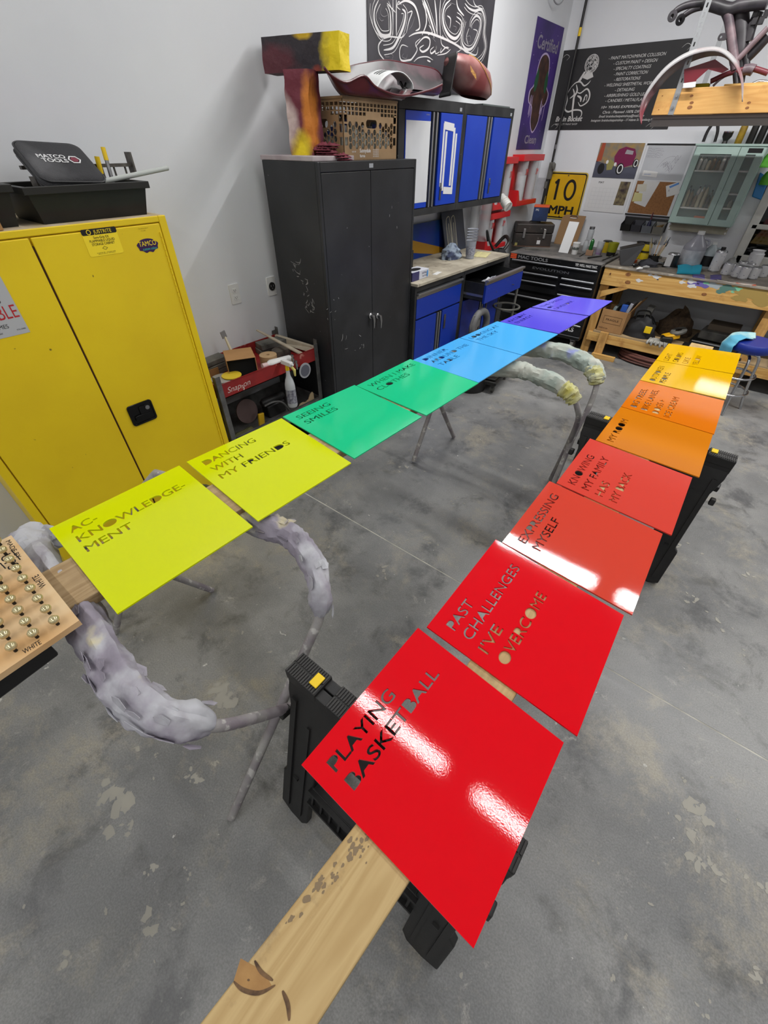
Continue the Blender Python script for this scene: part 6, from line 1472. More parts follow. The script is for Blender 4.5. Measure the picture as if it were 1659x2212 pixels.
for zi, z, hs in ((0, 1.717, (.07, .13)), (1, 1.417, (.09, .19))):
    for j in range(7):
        for q in range(2 if zi else 1):
            ci, ki = rnd.randrange(5), rnd.randrange(3)
            bottle('small_bottle', '%s bottle with %s cap behind glass on the %s shelf' % (cols[ci], caps[ki][0], ('top', 'middle')[zi]), 'bottle', gx0 + .075 + j * .041 + rnd.uniform(-.003, .003), gy + .045 + q * .07, z + .0005, .017, rnd.uniform(*hs), gm_[ci], caps[ki][1], 10, grp='small bottles in the mint cabinet')
bottle('small_bottle', 'small clear bottle alone on the narrow lower shelf of the cabinet', 'bottle', -.53, gy + .06, 1.4325, .02, .07, m_jar, m_steel, 10)
# on top of the mint cabinet
ztop = gz1 + .0165
x0_ = [(-1.0, 'dark'), ]
kt = [('tall black arched handle tool lying on the mint cabinet', -.93), ('stubby dark pot with steel rim on the mint cabinet', -.80), ('yellow tin with black lid on the mint cabinet', -.69), ('black spray can on the mint cabinet, beside the yellow tin', -.60), ('second black spray can on the mint cabinet', -.53), ('black can at the right end on the mint cabinet', -.46)]
obj('arched_handle', M().tube(spl([(-.985, 6.27, ztop + .012), (-.98, 6.27, ztop + .10), (-.945, 6.27, ztop + .16), (-.90, 6.27, ztop + .10), (-.885, 6.27, ztop + .012)], 6), .014, 8), m_blk, label=kt[0][0], cat='handle')
t_ = thing('steel_pot', kt[1][0], 'pot', (kt[1][1], 6.27, ztop)); obj('pot_body', M().lathe([(0, 0), (.025, 0), (.02, .02), (.04, .05), (.042, .085), (.038, .085), (0, .05)], (-.80, 6.27, ztop), 18), m_tub, t_); obj('pot_rim', M().lathe([(.0425, .08), (.044, .088), (.038, .090)], (-.80, 6.27, ztop), 18), m_chrome, t_)
m_ytin = mat('tin_yellow', (150, 122, 26), .5, col2=(120, 96, 24), nscale=20)
bottle('yellow_tin', kt[2][0], 'tin', -.69, 6.27, ztop, .030, .15, m_ytin, m_pblk, 16, neck=.8, shoulder=.9)
for k in (3, 4, 5): bottle('spray_can', kt[k][0], 'can', kt[k][1], 6.27, ztop, .029, .17, m_tub, m_steel, 16, neck=.5, shoulder=.86, grp='cans on the mint cabinet')

# ================================================================== RED DISPENSERS
m_red = mat('dispenser_red', (196, 34, 38), .35)
m_dcl = mat('dispenser_clear', (196, 198, 200), .2, alpha=.55)
def dispenser(label, y0, y1, z0, z1, x1, txt):
    t_ = thing('cup_dispenser', label, 'dispenser', (XW + .1, (y0 + y1) / 2, z0), 'red cup dispensers on the left wall')
    obj('back_plate', M().box(XW + .001, XW + .008, y0, y1, z0, z1), m_red, t_, smooth=0)
    obj('top_bracket', M().box(XW + .008, x1, y0, y1, z1 - .055, z1), m_red, t_, bevel=.003, smooth=0)
    n = 2; w_ = (y1 - y0) / n
    for k in range(n):
        c = (XW + .012 + (x1 - XW) * .5, y0 + w_ * (k + .5)); r = min(w_, x1 - XW) * .40
        obj('clear_tube', M().lathe([(r, z0 + .03), (r, z1 - .056)], (c[0], c[1], 0), 20), m_dcl, t_)
        obj('paper_sleeve', M().lathe([(r * .8, z0 + .05), (r * .9, z0 + (z1 - z0) * .6)], (c[0], c[1], 0), 16), mat('cup_white', (190, 190, 192), .5), t_)
        obj('lettering', textm(M(), txt, FL(0, 0, c[0] + r + .002), c[1], z0 + (z1 - z0) * .62, .05, .06, 'c', bold=.03), m_red, t_, smooth=0)
    obj('bottom_bracket', M().prism([(y0, z0), (y1, z0), (y1, z0 + .045), (y0 + .07, z0 + .05), (y0 + .02, z0 + .13), (y0, z0 + .15)], FL(0, 0, XW + .008), 0, x1 - XW - .008), m_red, t_, bevel=.003, smooth=0)
    return t_
dispenser('red wall dispenser with clear cup tubes below the purple banner', 5.57, 6.12, 1.36, 1.815, XW + .14, '3M')
dispenser('red wall dispenser partly behind the wall cabinet end', 4.98, 5.46, 1.36, 1.80, XW + .13, '3M')
dispenser('lower red wall dispenser under the cabinet end', 4.98, 5.50, .98, 1.33, XW + .12, '3M')
a, b_ = X(1062, 425, -2.34), X(1096, 448, -2.30)
t_ = thing('paper_cups', 'stack of white paper cups poking out beside the far wall cabinet', 'cups', X(1080, 430, -2.34))
cyA, czA = X(1083, 425, -2.42), X(1098, 447, -2.30)
obj('cup_tube', along([(.034, 0), (.044, 1)], cyA, czA, 20), m_wpl, t_)
obj('cup_holder', M().box(XW, cyA.x, cyA.y - .01, cyA.y + .01, cyA.z - .01, cyA.z + .01), m_steel, t_)
for k in range(4): obj('cup_rim', along([(.046, 0), (.046, 1)], cyA.lerp(czA, .45 + k * .17), cyA.lerp(czA, .49 + k * .17), 20), mat('cup_rim', (214, 212, 204), .5), t_)
# clear sleeves between worktop and wall cabinet
for k, (px, w_) in enumerate(((1018, .10), (1040, .12))):
    p = X(px, 500, -2.60); obj('clear_tube', M().lathe([(w_ / 2, 1.09), (w_ / 2, 1.46)], (-2.58, p.y, 0), 20), m_dcl, label=('first', 'second')[k] + ' tall clear plastic tube standing at the wall behind the worktop', cat='tube')
# ================================================================== BLACK TOOL CHEST
m_ch = mat('chest_black', (15, 15, 16), .3, col2=(24, 24, 25), nscale=4)
m_chtop = mat('chest_top_dusty', (84, 84, 84), .7, col2=(118, 114, 110), nscale=9)
m_han = mat('handle_silver', (160, 162, 166), .35, metal=.85)
TX0, TX1, TY, TZ = -2.405, -1.352, 5.40, .948
tc_ = thing('tool_chest', 'black rolling tool chest with silver drawer pulls against the back wall', 'tool chest', (-1.88, 5.85, 0))
obj('carcass', M().box(TX0, TX1, TY + .012, YB - .02, .14, TZ - .03), m_ch, tc_, bevel=.004, smooth=0)
obj('top_lid', M().box(TX0 - .005, TX1 + .005, TY - .002, YB - .015, TZ - .03, TZ), m_chtop, tc_, bevel=.004, smooth=0)
obj('top_band', M().box(TX0 - .003, TX1 + .003, TY - .004, TY + .012, TZ - .062, TZ - .008), m_ch, tc_, bevel=.003, smooth=0)
Fh = FB(0, 0, TY - .0045)
obj('lettering', textm(M(), 'MAC TOOLS', Fh, -2.30, TZ - .050, .030, .36, d=.0004, bold=.03), mat('letter_grey', (120, 120, 122), .5), tc_, smooth=0)
ob = M()
for k in range(3): ob.prism([(-2.40, TZ - .058 + k * .017), (-2.325, TZ - .058 + k * .017), (-2.318, TZ - .046 + k * .017), (-2.393, TZ - .046 + k * .017)], Fh, 0, .001)
obj('orange_stripes', ob, mat('logo_orange', (216, 80, 40), .5), tc_, smooth=0)
obj('lock', M().cyl((-1.80, TY - .004, TZ - .035), (-1.80, TY - .010, TZ - .035), .008, n=12), m_chrome, tc_)
obj('lettering', textm(M(), "YEP, WE'LL MAKE THAT.", FB(0, 0, TY - .0045), -1.625, TZ - .046, .024, .24, d=.0004, bold=.02), m_pwht, tc_, smooth=0)
def drawer(x0, x1, z0, z1, out=0.0):
    d = obj('drawer', M().box(x0, x1, TY - .002 - out, TY + .010 - out, z0, z1 - .014), m_ch, tc_, bevel=.002, smooth=0)
    obj('drawer_pull', M().tube([(x0 + .01, TY - .012 - out, z1 - .012), (x1 - .01, TY - .012 - out, z1 - .012)], .0095, 10), m_han, d)
    return d
xa, xb, xm = TX0 + .03, TX1 - .01, -1.755
drawer(xa, xb, .79, .888)
d_ = drawer(xa, xb, .765, .79) if False else None
obj('name_panel', M().box(xa, xb, TY - .001, TY + .010, .785, .872), m_ch, tc_, smooth=0) if False else None
obj('lettering', textm(M(), 'EVOLUTION', FB(0, 0, TY - .0025), -2.10, .812, .022, .43, d=.0004, bold=.02), m_han, tc_, smooth=0)
drawer(xa, xm - .012, .70, .775); drawer(xm + .012, xb, .725, .775); drawer(xm + .012, xb, .63, .715); drawer(xa, xm - .012, .58, .69)
drawer(xm + .012, xb, .45, .61)
OUT = .16
od = drawer(xa, xm - .012, .43, .565, OUT)
obj('drawer_box', M().box(xa, xa + .004, TY - OUT + .01, TY, .44, .55).box(xm - .016, xm - .012, TY - OUT + .01, TY, .44, .55).box(xa, xm - .012, TY - OUT + .01, TY, .44, .444), m_ch, od, smooth=0)
drawer(xa, xb, .33, .43); drawer(xa, xb, .20, .32)
obj('lettering', textm(M(), 'TOOLS', FB(0, 0, TY - .0028), -1.44, .235, .045, .22, 'r', d=.0004, bold=.04), m_pwht, tc_, smooth=0)
obj('lettering', textm(M(), 'MAC', FB(0, 0, TY - .0028), -1.44, .29, .03, .12, 'r', d=.0004, bold=.04), MATS['letter_grey'], tc_, smooth=0)
obj('trim_strip', M().box(TX0, TX1 + .001, TY - .003, TY + .012, .178, .184), m_han, tc_, smooth=0)
for (x, y) in ((TX0 + .08, TY + .09), (TX1 - .07, TY + .05), (TX0 + .08, YB - .12), (TX1 - .07, YB - .12)):
    w_ = obj('caster', M().cyl((x - .018, y, .062), (x + .018, y, .062), .062, n=20), m_dusty, tc_)
    obj('caster_fork', M().box(x - .026, x - .020, y - .015, y + .015, .05, .14).box(x + .020, x + .026, y - .015, y + .015, .05, .14).box(x - .03, x + .03, y - .04, y + .04, .132, .14), m_steel, w_, smooth=0)
rnd = random.Random(8)
m_rh = mat('red_handle', (150, 30, 34), .4)
for k in range(13):
    x = xa + .05 + k * .043; y = TY - OUT + .04 + rnd.uniform(0, .09); z = .452 + rnd.uniform(0, .05); a = rnd.uniform(.4, 2.4); d = Vector((math.cos(a), math.sin(a) * .6, 0)).normalized() * .05
    red = k in (7, 8, 10)
    tt = thing('spanner' if not red else 'pliers', 'steel spanner loose in the open drawer of the black chest' if not red else 'red-handled pliers in the open drawer of the black chest', 'spanner' if not red else 'pliers', (x, y, z), 'loose tools in the chest drawer')
    c = Vector((x, y, z)); obj('shaft', M().cyl(c - d, c + d, .007, .006, 8), m_rh if red else m_steel, tt); obj('jaw', M().cyl(c + d, c + d * 1.3, .013, .010, 8), m_steel, tt)

# ---- on the chest
zc = TZ + .0005
def boxm(mb, c, sx, sy, sz, rz=0.0): return mb.box(-sx / 2, sx / 2, -sy / 2, sy / 2, 0, sz, TR(c[0], c[1], c[2], rz=rz))
tb_ = thing('toolbox', 'old black metal toolbox with two latches in the corner on the chest', 'toolbox', (-2.42, 5.98, zc))
rzb = .55
Tb = TR(-2.41, 5.955, zc, rz=rzb)
m_tbx = mat('toolbox_black', (38, 35, 33), .5, col2=(56, 48, 44), nscale=8, col3=(100, 92, 86), n3=30, c3=(.68, .72))
Lb, Db, Hb = .44, .235, .235
obj('box_body', M().box(-Lb / 2, Lb / 2, -Db / 2, Db / 2, 0, Hb * .58, Tb), m_tbx, tb_, bevel=.006, smooth=0)
obj('box_lid', M().box(-Lb / 2 - .003, Lb / 2 + .003, -Db / 2 - .003, Db / 2 + .003, Hb * .60, Hb, Tb), m_tbx, tb_, bevel=.010, smooth=0)
obj('edge_strip', M().box(-Lb / 2 - .001, Lb / 2 + .001, -Db / 2 - .001, Db / 2 + .001, 0, .008, Tb), mat('brown_edge', (96, 66, 48), .6), tb_, smooth=0)
for x in (-.12, .12):
    obj('latch', M().box(x - .014, x + .014, -Db / 2 - .012, -Db / 2, Hb * .38, Hb * .80, Tb), m_chrome, tb_, bevel=.003)
obj('box_sticker', M().box(.05, .09, -Db / 2 - .0015, -Db / 2, .03, .07, Tb), m_pwht, tb_, smooth=0)
obj('box_sticker', M().box(-.21, -.18, -Db / 2 - .0015, -Db / 2, .01, .04, Tb), mat('sticker_olive', (150, 140, 80), .5), tb_, smooth=0)
obj('box_handle', M().tube(spl([Tb @ Vector(p) for p in ((-.06, 0, Hb), (-.05, 0, Hb + .015), (.05, 0, Hb + .015), (.06, 0, Hb))], 5), .006, 8), m_tbx, tb_)
bb_ = thing('blue_box', 'small dark blue printed carton with orange lid on the black toolbox', 'box', (-2.36, 5.96, zc + Hb))
Tq = TR(-2.375, 5.99, zc + Hb + .0225, rz=.35)
obj('carton', M().box(-.085, .085, -.085, .085, 0, .135, Tq), mat('carton_blue', (34, 52, 92), .45, col2=(20, 34, 64), nscale=9), bb_, bevel=.003, smooth=0)
obj('carton_lid', M().box(-.088, .088, -.088, .088, .135, .150, Tq), m_orange, bb_, bevel=.002, smooth=0)
obj('carton_print', textm(M(), 'PPG', frame(Tq @ Vector((-.06, -.0855, .10)), Tq.to_3x3() @ Vector((1, 0, 0)), (0, 0, 1)), 0, 0, .02, .035, d=.001), m_pwht, bb_, smooth=0)
# clipboard leaning on the wall with a paper
def lean(label, name, cat, xl, xr, y0, y1, z0, h, m, th=.005, arch=False):
    u = Vector((xr - xl, 0, 0)); v = Vector((0, y1 - y0, h)); F = frame((xl, y0, z0), u, v); W__ = xr - xl; H__ = v.length
    pts = [(0, 0), (W__, 0), (W__, H__), (0, H__)] if not arch else [(0, 0), (W__, 0), (W__, H__), (W__ * .2, H__), (W__ * .06, H__ * .97), (0, H__ * .88)]
    return obj(name, M().prism(pts, F, 0, th), m, label=label, cat=cat, smooth=0), F, W__, H__
cbx0, cbx1 = at(1200, 535, 'y', 6.30).x, at(1245, 535, 'y', 6.30).x
cb, Fc_, Wc_, Hc_ = lean('tan clipboard leaning on the wall behind the white card', 'clipboard', 'clipboard', cbx0 - .02, cbx1 + .0, 6.26, 6.355, zc, .30, mat('clipboard_tan', (140, 108, 72), .7), arch=True)
obj('clip', M().tube(spl([Fc_ @ Vector(p) for p in ((Wc_ * .35, Hc_ * .90, .008), (Wc_ * .38, Hc_ * .97, .012), (Wc_ * .62, Hc_ * .97, .012), (Wc_ * .65, Hc_ * .90, .008), (Wc_ * .35, Hc_ * .90, .008))], 4), .004, 6), m_chrome, cb)
lean('narrow white paint card standing upright in front of the clipboard', 'white_card', 'card', at(1206, 545, 'z', zc).x, at(1228, 547, 'z', zc).x, 5.74, 5.86, zc, .29, mat('card_white', (212, 214, 214), .5))
def stand_px(px, py, z, tpy, tpx=None):
    """base point on plane z under the pixel and the height of the point tpy above it"""
    p = at(px, py, 'z', z)
    return p.x, p.y, hz(tpx or px, tpy, p) - z
m_cup = mat('cup_paper', (210, 210, 208), .5)
def cup(name, label, cat, px, py, tpx, tpy, wpx, m, lid=None, z=None, taper=.78, open_=True, n=20, grp=None):
    z = zc if z is None else z
    x, y, h = stand_px(px, py, z, tpy, tpx); r = wpx / 2 * mpp((x, y, z)); t_ = thing(name, label, cat, (x, y, z), grp)
    if open_: obj('cup_wall', M().lathe([(0, 0), (r * taper, 0), (r, h), (r * .93, h), (r * taper * .93, .004), (0, .004)], (x, y, z), n), m, t_)
    else: obj('cup_wall', M().lathe([(0, 0), (r * taper, 0), (r, h * .94), (0, h * .94)], (x, y, z), n), m, t_)
    if lid: obj('lid', M().lathe([(0, h), (r * .85, h), (r * 1.05, h * .95), (r * 1.05, h * .90), (r * .9, h * .90)], (x, y, z), n), lid, t_)
    return t_, x, y, h, r
t_, x, y, h, r = cup('coffee_cup', 'white paper coffee cup with white lid on the chest', 'cup', 1240, 549, 1246, 523, 15, m_cup, m_wpl, open_=False)
obj('cup_logo', M().lathe([(r * .96, h * .40), (r * .985, h * .62)], (x, y, zc), 8), mat('logo_ring', (90, 96, 92), .5), t_)
m_jr = mat('clear_jar', (190, 194, 196), .1, alpha=.45)
jar(*at(1262, 543, 'z', zc)[:2], zc, .033, .115, 'clear glass jar with black rim, lower of two stacked behind the green bottle', None, None, m_jr)
jxy = at(1262, 543, 'z', zc); jar(jxy.x + .012, jxy.y + .02, zc + .117, .034, .12, 'clear glass jar on top of the other clear jar on the chest', None, m_steel, m_jr)
x, y, h = stand_px(1275, 540, zc + .05, 513, 1281)
bottle('green_bottle', 'small bright green glass bottle standing on a tan block on the chest', 'bottle', x, y, zc + .052, .022, .115, mat('green_glass', (20, 96, 34), .1, coat=.5), None, 12)
obj('tan_block', boxm(M(), (x, y, zc), .075, .07, .051, .2), mat('tan_block', (150, 118, 92), .8), label='tan block under the green bottle on the chest', cat='block', bevel=.002, smooth=0)
t_, x, y, h, r = cup('purple_cup', 'clear plastic cup holding purple paint on the chest', 'cup', 1291, 551, 1300, 522, 15, m_jr)
obj('purple_paint', M().lathe([(0, .01), (r * .80, .01), (r * .86, h * .45), (0, h * .45)], (x, y, zc), 18), mat('purple_paint', (110, 28, 120), .3), t_)
t_, x, y, h, r = cup('yellow_cup', 'clear cup with yellow paint fading to black, front one on the chest corner', 'cup', 1318, 553, 1326, 524, 21, mat('yellow_tint', (140, 142, 30), .2, col2=(120, 122, 30), nscale=5))
obj('dark_paint', M().lathe([(r * .80, .002), (r * .88, h * .32)], (x, y, zc), 18), m_pblk, t_)
cup('yellow_cup', 'yellow cup with black rim behind the tinted cup', 'cup', 1306, 545, 1312, 519, 18, mat('yellow_can', (176, 150, 22), .5), m_tub, open_=False)
for k, (p, q, lb_) in enumerate((((1252, 553), (1266, 544), 'thin steel rod lying on the chest beside the coffee cup'), ((1270, 557), (1300, 553), 'black-handled tool lying at the front edge of the chest'), ((1300, 562), (1335, 548), 'grey steel tool lying on the chest corner'))):
    a, b_ = at(*p, 'z', zc + .008), at(*q, 'z', zc + .008); obj('hand_tool', M().cyl(a, b_, .007, .005, 8), (m_steel, m_tub, m_dusty)[k], label=lb_, cat='tool')
obj('flat_bar', boxm(M(), (at(1160, 540, 'z', zc).x, at(1160, 540, 'z', zc).y, zc), .28, .05, .014, .45), m_dusty, label='flat grey bar lying in front of the black toolbox', cat='bar', smooth=0)

# ---- jacket / black bag between worktop and chest
jb = thing('black_bag', 'crumpled black bag hanging between the blue worktop and the chest', 'bag', (-2.42, 4.75, .8))
def bagf(u, v):
    a = 2 * PI * u; z = .62 + v * .42; r = .15 * math.sin(PI * min(1, v * .9 + .08)) ** .5
    n_ = noise.noise(Vector((math.cos(a) * 1.6, math.sin(a) * 1.6, v * 4))) * .05
    return Vector((-2.36 + (r * .8 + n_) * math.cos(a), 4.98 + (r + n_) * math.sin(a), z))
obj('bag_body', M().grid(bagf, 26, 16), mat('bag_black', (26, 26, 28), .8, bump=.4, bscale=30), jb, smooth=60)
obj('bag_strap', M().tube(spl([(-2.36, 4.86, 1.02), (-2.40, 4.80, 1.12), (-2.48, 4.86, 1.20), (-2.50, 4.95, 1.10)], 6), .012, 8), m_tub, jb)
obj('bag_strap', M().tube(spl([(-2.36, 5.08, 1.0), (-2.34, 5.15, 1.08), (-2.42, 5.2, 1.12), (-2.5, 5.16, 1.02)], 6), .018, 8), m_tub, jb)
st_ = thing('bag_stool', 'dark metal stand holding the black bag behind the open drawer', 'stand', (-2.36, 4.98, 0))
obj('stand_top', M().cyl((-2.36, 4.98, .60), (-2.36, 4.98, .618), .16, n=20), m_dusty, st_)
obj('stand_post', M().cyl((-2.36, 4.98, .02), (-2.36, 4.98, .60), .02, n=12), m_dusty, st_)
obj('stand_foot', M().cyl((-2.36, 4.98, 0), (-2.36, 4.98, .02), .15, n=20), m_dusty, st_)
# pole stool with ring
p = at(1104, 690, 'x', -1.86)
rs = thing('ring_stand', 'grey metal roller stand with a ring beside the open blue drawer', 'stand', (p.x, p.y, 0))
obj('stand_post', M().cyl((p.x, p.y, .02), (p.x, p.y, .80), .013, n=10).cyl((p.x, p.y, .02), (p.x, p.y, .50), .018, n=10), m_dusty, rs)
cR = Vector((p.x - .02, p.y - .14, .66)); obj('stand_ring', M().tube([cR + Vector((math.cos(a) * .13, math.sin(a) * .13, 0)) for a in [2 * PI * k / 24 for k in range(25)]], .010, 8), m_dusty, rs)
obj('stand_foot', M().cyl((p.x, p.y, 0), (p.x, p.y, .02), .14, n=20), m_dusty, rs)
# glove box, cup stack, rag and boards on the blue worktop
zw = cz + .0005
def bx(px, py, z): return at(px, py, 'z', z)
a = bx(911, 592, zw); t_ = thing('glove_box', 'blue and white box of nitrile gloves on the worktop', 'box', (a.x, a.y, zw))
c = X(915, 580, -2.16); Tg = TR(-2.17, 3.10, zw, rz=.0)
obj('carton', M().box(-.06, .06, -.115, .115, 0, .062, Tg), mat('glove_white', (190, 192, 200), .5), t_, bevel=.002, smooth=0)
obj('carton_end', M().box(-.0605, .0605, -.116, -.112, 0, .062, Tg).box(.0595, .061, -.116, -.02, 0, .062, Tg), mat('glove_navy', (52, 50, 92), .5), t_, smooth=0)
obj('carton_hole', M().prism(ell(0, 0, .035, .07, 18), FT(-2.17, 3.10, zw + .0621), 0, .0006), m_pblk, t_, smooth=0)
obj('carton_print', textm(textm(M(), 'NITRILE', FL(3.10, zw, -2.1085), .02, .035, .013, .075), 'GLOVES', FL(3.10, zw, -2.1085), .025, .015, .011, .06), MATS['glove_navy'], t_, smooth=0)
obj('glove_picture', M().prism(ell(.095, .03, .010, .024, 14), FL(3.10, zw, -2.1085), 0, .0006), mat('glove_blue', (60, 130, 190), .5), t_, smooth=0)
for k, (y0_, w_, h_) in enumerate(((2.99, .14, .115), (3.15, .17, .15))):
    kb = M()
    for q in range(6): kb.box(-2.42, -2.34, y0_ + q * w_ / 6, y0_ + (q + .8) * w_ / 6, zw, zw + h_)
    kb.box(-2.42, -2.34, y0_, y0_ + w_, zw, zw + .02)
    obj('cartridge_rack', kb, m_tub, label=('short', 'tall')[k] + ' ribbed black plastic rack behind the glove box', cat='rack', bevel=.002, smooth=0)
cs = X(1016, 558, -2.20)
t_ = thing('cup_tower', 'stack of clear graduated mixing cups on the worktop', 'cups', (-2.22, cs.y, zw))
yy_ = X(1014, 560, -2.22).y
for k in range(5):
    z0 = zw + .012 + k * .022
    obj('mixing_cup', M().lathe([(.046 if k else .044, z0 + .13), (.052, z0 + .135), (.049, z0 + .125)] if k else [(0, z0 - .01), (.038, z0 - .01), (.047, z0 + .13), (.052, z0 + .135)], (-2.22, yy_, 0), 20), mat('mix_cup', (150, 154, 164), .25, alpha=.75), t_)
obj('cup_scale', M().lathe([(.042, zw + .03), (.0455, zw + .10)], (-2.22, yy_, 0), 20), mat('scale_print', (96, 98, 116), .6, col2=(160, 162, 170), nscale=70), t_)
a = X(975, 545, -2.36)
rg_ = M(); c0_ = Vector((-2.36, a.y, zw))
def ragf(u, v):
    a_ = 2 * PI * u; f_ = v; r = .115 * math.sin(PI * (1 - f_) * .5 + .0001) ** .7
    n_ = noise.noise(Vector((math.cos(a_) * 2.2, math.sin(a_) * 2.2, v * 5))) * .022
    return c0_ + Vector(((r * .7 + n_) * math.cos(a_), (r + n_) * math.sin(a_), .001 + .125 * f_ ** .8))
obj('printed_rag', M().grid(ragf, 34, 14), mat('rag_print', (126, 138, 152), .9, col2=(52, 60, 84), nscale=9, ncon=(.5, .58)), label='crumpled grey-blue printed rag on the worktop beside the cup stack', cat='rag', smooth=30)
ybd = X(975, 500, -2.56)
t_ = thing('painted_panel_board', 'dark board with cream pinstripe scrolls leaning behind the worktop', 'board', (-2.58, ybd.y, zw))
Fb_ = frame((-2.52, X(957, 540, -2.55).y, zw), (0, 1, 0), (-.10, 0, .36)); wb_ = X(1002, 500, -2.56).y - X(957, 540, -2.55).y
obj('board', M().prism([(0, 0), (wb_, 0), (wb_, .34), (0, .34)], Fb_, 0, .008), mat('board_slate', (52, 58, 74), .4, col2=(40, 42, 52), nscale=3), t_, smooth=0)
ps = M()
for o_ in (.06, .15):
    ribbon(ps, [(o_, .02), (o_, .24), (o_ + .03, .29), (o_ + .07, .27), (o_ + .07, .04)], .007, Fb_, d=.0085); ribbon(ps, [(o_ + .02, .04), (o_ + .03, .20), (o_ + .045, .23), (o_ + .05, .05)], .004, Fb_, d=.0085)
obj('pinstripe', ps, mat('cream_line', (190, 184, 160), .5), t_, smooth=0)
t_ = thing('blue_panel_board', 'deep blue panel with a broad gold diagonal stripe at the back of the worktop', 'board', (-2.60, 3.2, zw))
Fb_ = frame((-2.60, 2.97, zw), (0, 1, 0), (-.03, 0, .3)); wq = X(960, 520, -2.6).y - 2.97
obj('panel', M().prism([(0, 0), (wq, 0), (wq, .27), (0, .27)], Fb_, 0, .006), mat('panel_blue', (20, 42, 130), .3, col2=(22, 60, 100), nscale=4), t_, smooth=0)
obj('gold_stripe', M().prism([(0, .16), (wq * .85, 0), (wq, 0), (wq, .03), (wq * .15, .27), (0, .27)], Fb_, .006, .007), mat('gold_paint', (150, 110, 30), .35), t_, smooth=0)
rag('yellow_slip', 'pale yellow crumpled slip of paper at the end of the worktop', 'paper', -2.22, X(1040, 545, -2.22).y, zw, .07, .13, .012, mat('slip_yellow', (186, 178, 130), .8), 4.0, rz=.3)
obj('white_slip', boxm(M(), (-2.12, X(945, 580, -2.12).y, zw), .04, .12, .002, .2), m_note, label='thin white slip lying beside the glove box', cat='paper', smooth=0)

# ---- respirator-like grey case and dolly under the blue panels
p = at(1065, 835, 'z', .10)
dl_ = thing('dolly', 'low black wheeled dolly on the floor under the blue panels', 'dolly', (-1.78, 3.9, 0))
T = TR(-1.80, 3.98, 0, rz=.12)
obj('deck', M().box(-.19, .19, -.24, .24, .085, .125, T).box(-.17, .17, -.22, .22, .125, .15, T), m_tub, dl_, bevel=.01, smooth=0)
for (x, y) in ((-.15, -.19), (.15, -.19), (-.15, .19), (.15, .19)): obj('caster', M().cyl(T @ Vector((x - .012, y, .03)), T @ Vector((x + .012, y, .03)), .03, n=14).box(x - .016, x + .016, y - .016, y + .016, .055, .086, T), m_dusty, dl_)
hc = Vector((-1.98, 4.30, .52))
rp = thing('grey_hose_coil', 'grey curled duct hose on a tall dark drum beside the blue cabinets', 'hose', (-1.99, 4.15, 0))
cH = X(1035, 705, -1.86)
pts = [cH + Vector((0, math.cos(a) * .14, math.sin(a) * .13)) for a in [PI * 1.15 - 1.5 * PI * k / 16 for k in range(17)]]
obj('hose_arc', M().tube(pts, .032, 12), mat('hose_grey', (92, 92, 92), .6, bump=.3), rp)
obj('hose_flap', M().hexa([cH + Vector((.0, -.18, -.02)), cH + Vector((.02, -.10, -.02)), cH + Vector((.02, -.02, .04)), cH + Vector((0, -.10, .03))], [cH + Vector((.0, -.20, .05)), cH + Vector((.02, -.12, .04)), cH + Vector((.02, -.06, .10)), cH + Vector((0, -.14, .14))]), MATS['hose_grey'], rp, bevel=.01)
obj('drum', M().lathe([(0, 0), (.15, 0), (.155, .02), (.155, cH.z - .16), (.15, cH.z - .14), (0, cH.z - .14)], (cH.x, cH.y, 0), 24), m_blk, rp)

# ================================================================== WOODEN WORKBENCH
GX0, GX1, GY0, GZ = -1.335, 1.75, 5.50, .93
wbn = thing('workbench', 'long pine workbench with paint-spattered front along the back wall', 'workbench', (.2, 5.9, 0))
obj('bench_top', M().box(GX0 - .004, GX1, GY0 - .012, YB - .005, GZ - .018, GZ), mat('bench_top_stained', (150, 142, 128), .7, col2=(112, 104, 98), nscale=6, col3=(186, 176, 160), n3=12, c3=(.58, .7)), wbn, smooth=0, bevel=.002)
fb = obj('front_beam', M().box(GX0, GX1, GY0, GY0 + .038, GZ - .185, GZ - .018), m_pine, wbn, bevel=.003, smooth=0)
Ff = FB(0, 0, GY0)
for (px, py, r) in ((1357, 593, .022), (1356, 610, .022), (1521, 636, .018)):
    p = YP(px, py, GY0); obj('knot', M().prism(ell(p.x, p.z, r * 1.3, r * .8, 14), Ff, 0, .0006), mat('knot_brown', (150, 100, 56), .7, col2=(110, 70, 40), nscale=40), fb, smooth=0)
rnd = random.Random(31)
def splat(pxs, m, nm='paint_splat'):
    mb = M()
    for (px, py, r) in pxs:
        p = YP(px, py, GY0); ph = rnd.uniform(0, 6); zc_ = min(p.z, GZ - .022 - r * .5)
        pts = [(p.x + r * 1.3 * math.cos(a) * (1 + .25 * math.sin(3 * a + ph) + .12 * math.sin(7 * a + ph * 2)), zc_ + r * .55 * math.sin(a) * (1 + .25 * math.sin(4 * a + ph))) for a in [2 * PI * k / 26 for k in range(26)]]
        pts = [(x_, min(z_2, GZ - .0185)) for x_, z_2 in pts]
        mb.prism(pts, Ff, 0, .0007 + rnd.random() * .0004)
    obj(nm, mb, m, fb, smooth=0, kind='stuff')
splat([(1418, 598, .03), (1405, 593, .018), (1380, 606, .026), (1473, 610, .022), (1493, 608, .03), (1508, 613, .045), (1495, 618, .03), (1478, 604, .014), (1520, 605, .03)], m_pwht)
splat([(1545, 616, .045), (1540, 607, .025)], mat('splat_grey', (156, 164, 168), .6))
splat([(1572, 620, .05), (1555, 630, .03)], mat('splat_teal', (84, 120, 110), .6))
splat([(1527, 609, .02), (1592, 624, .03), (1585, 630, .02)], mat('splat_mint', (120, 186, 150), .6))
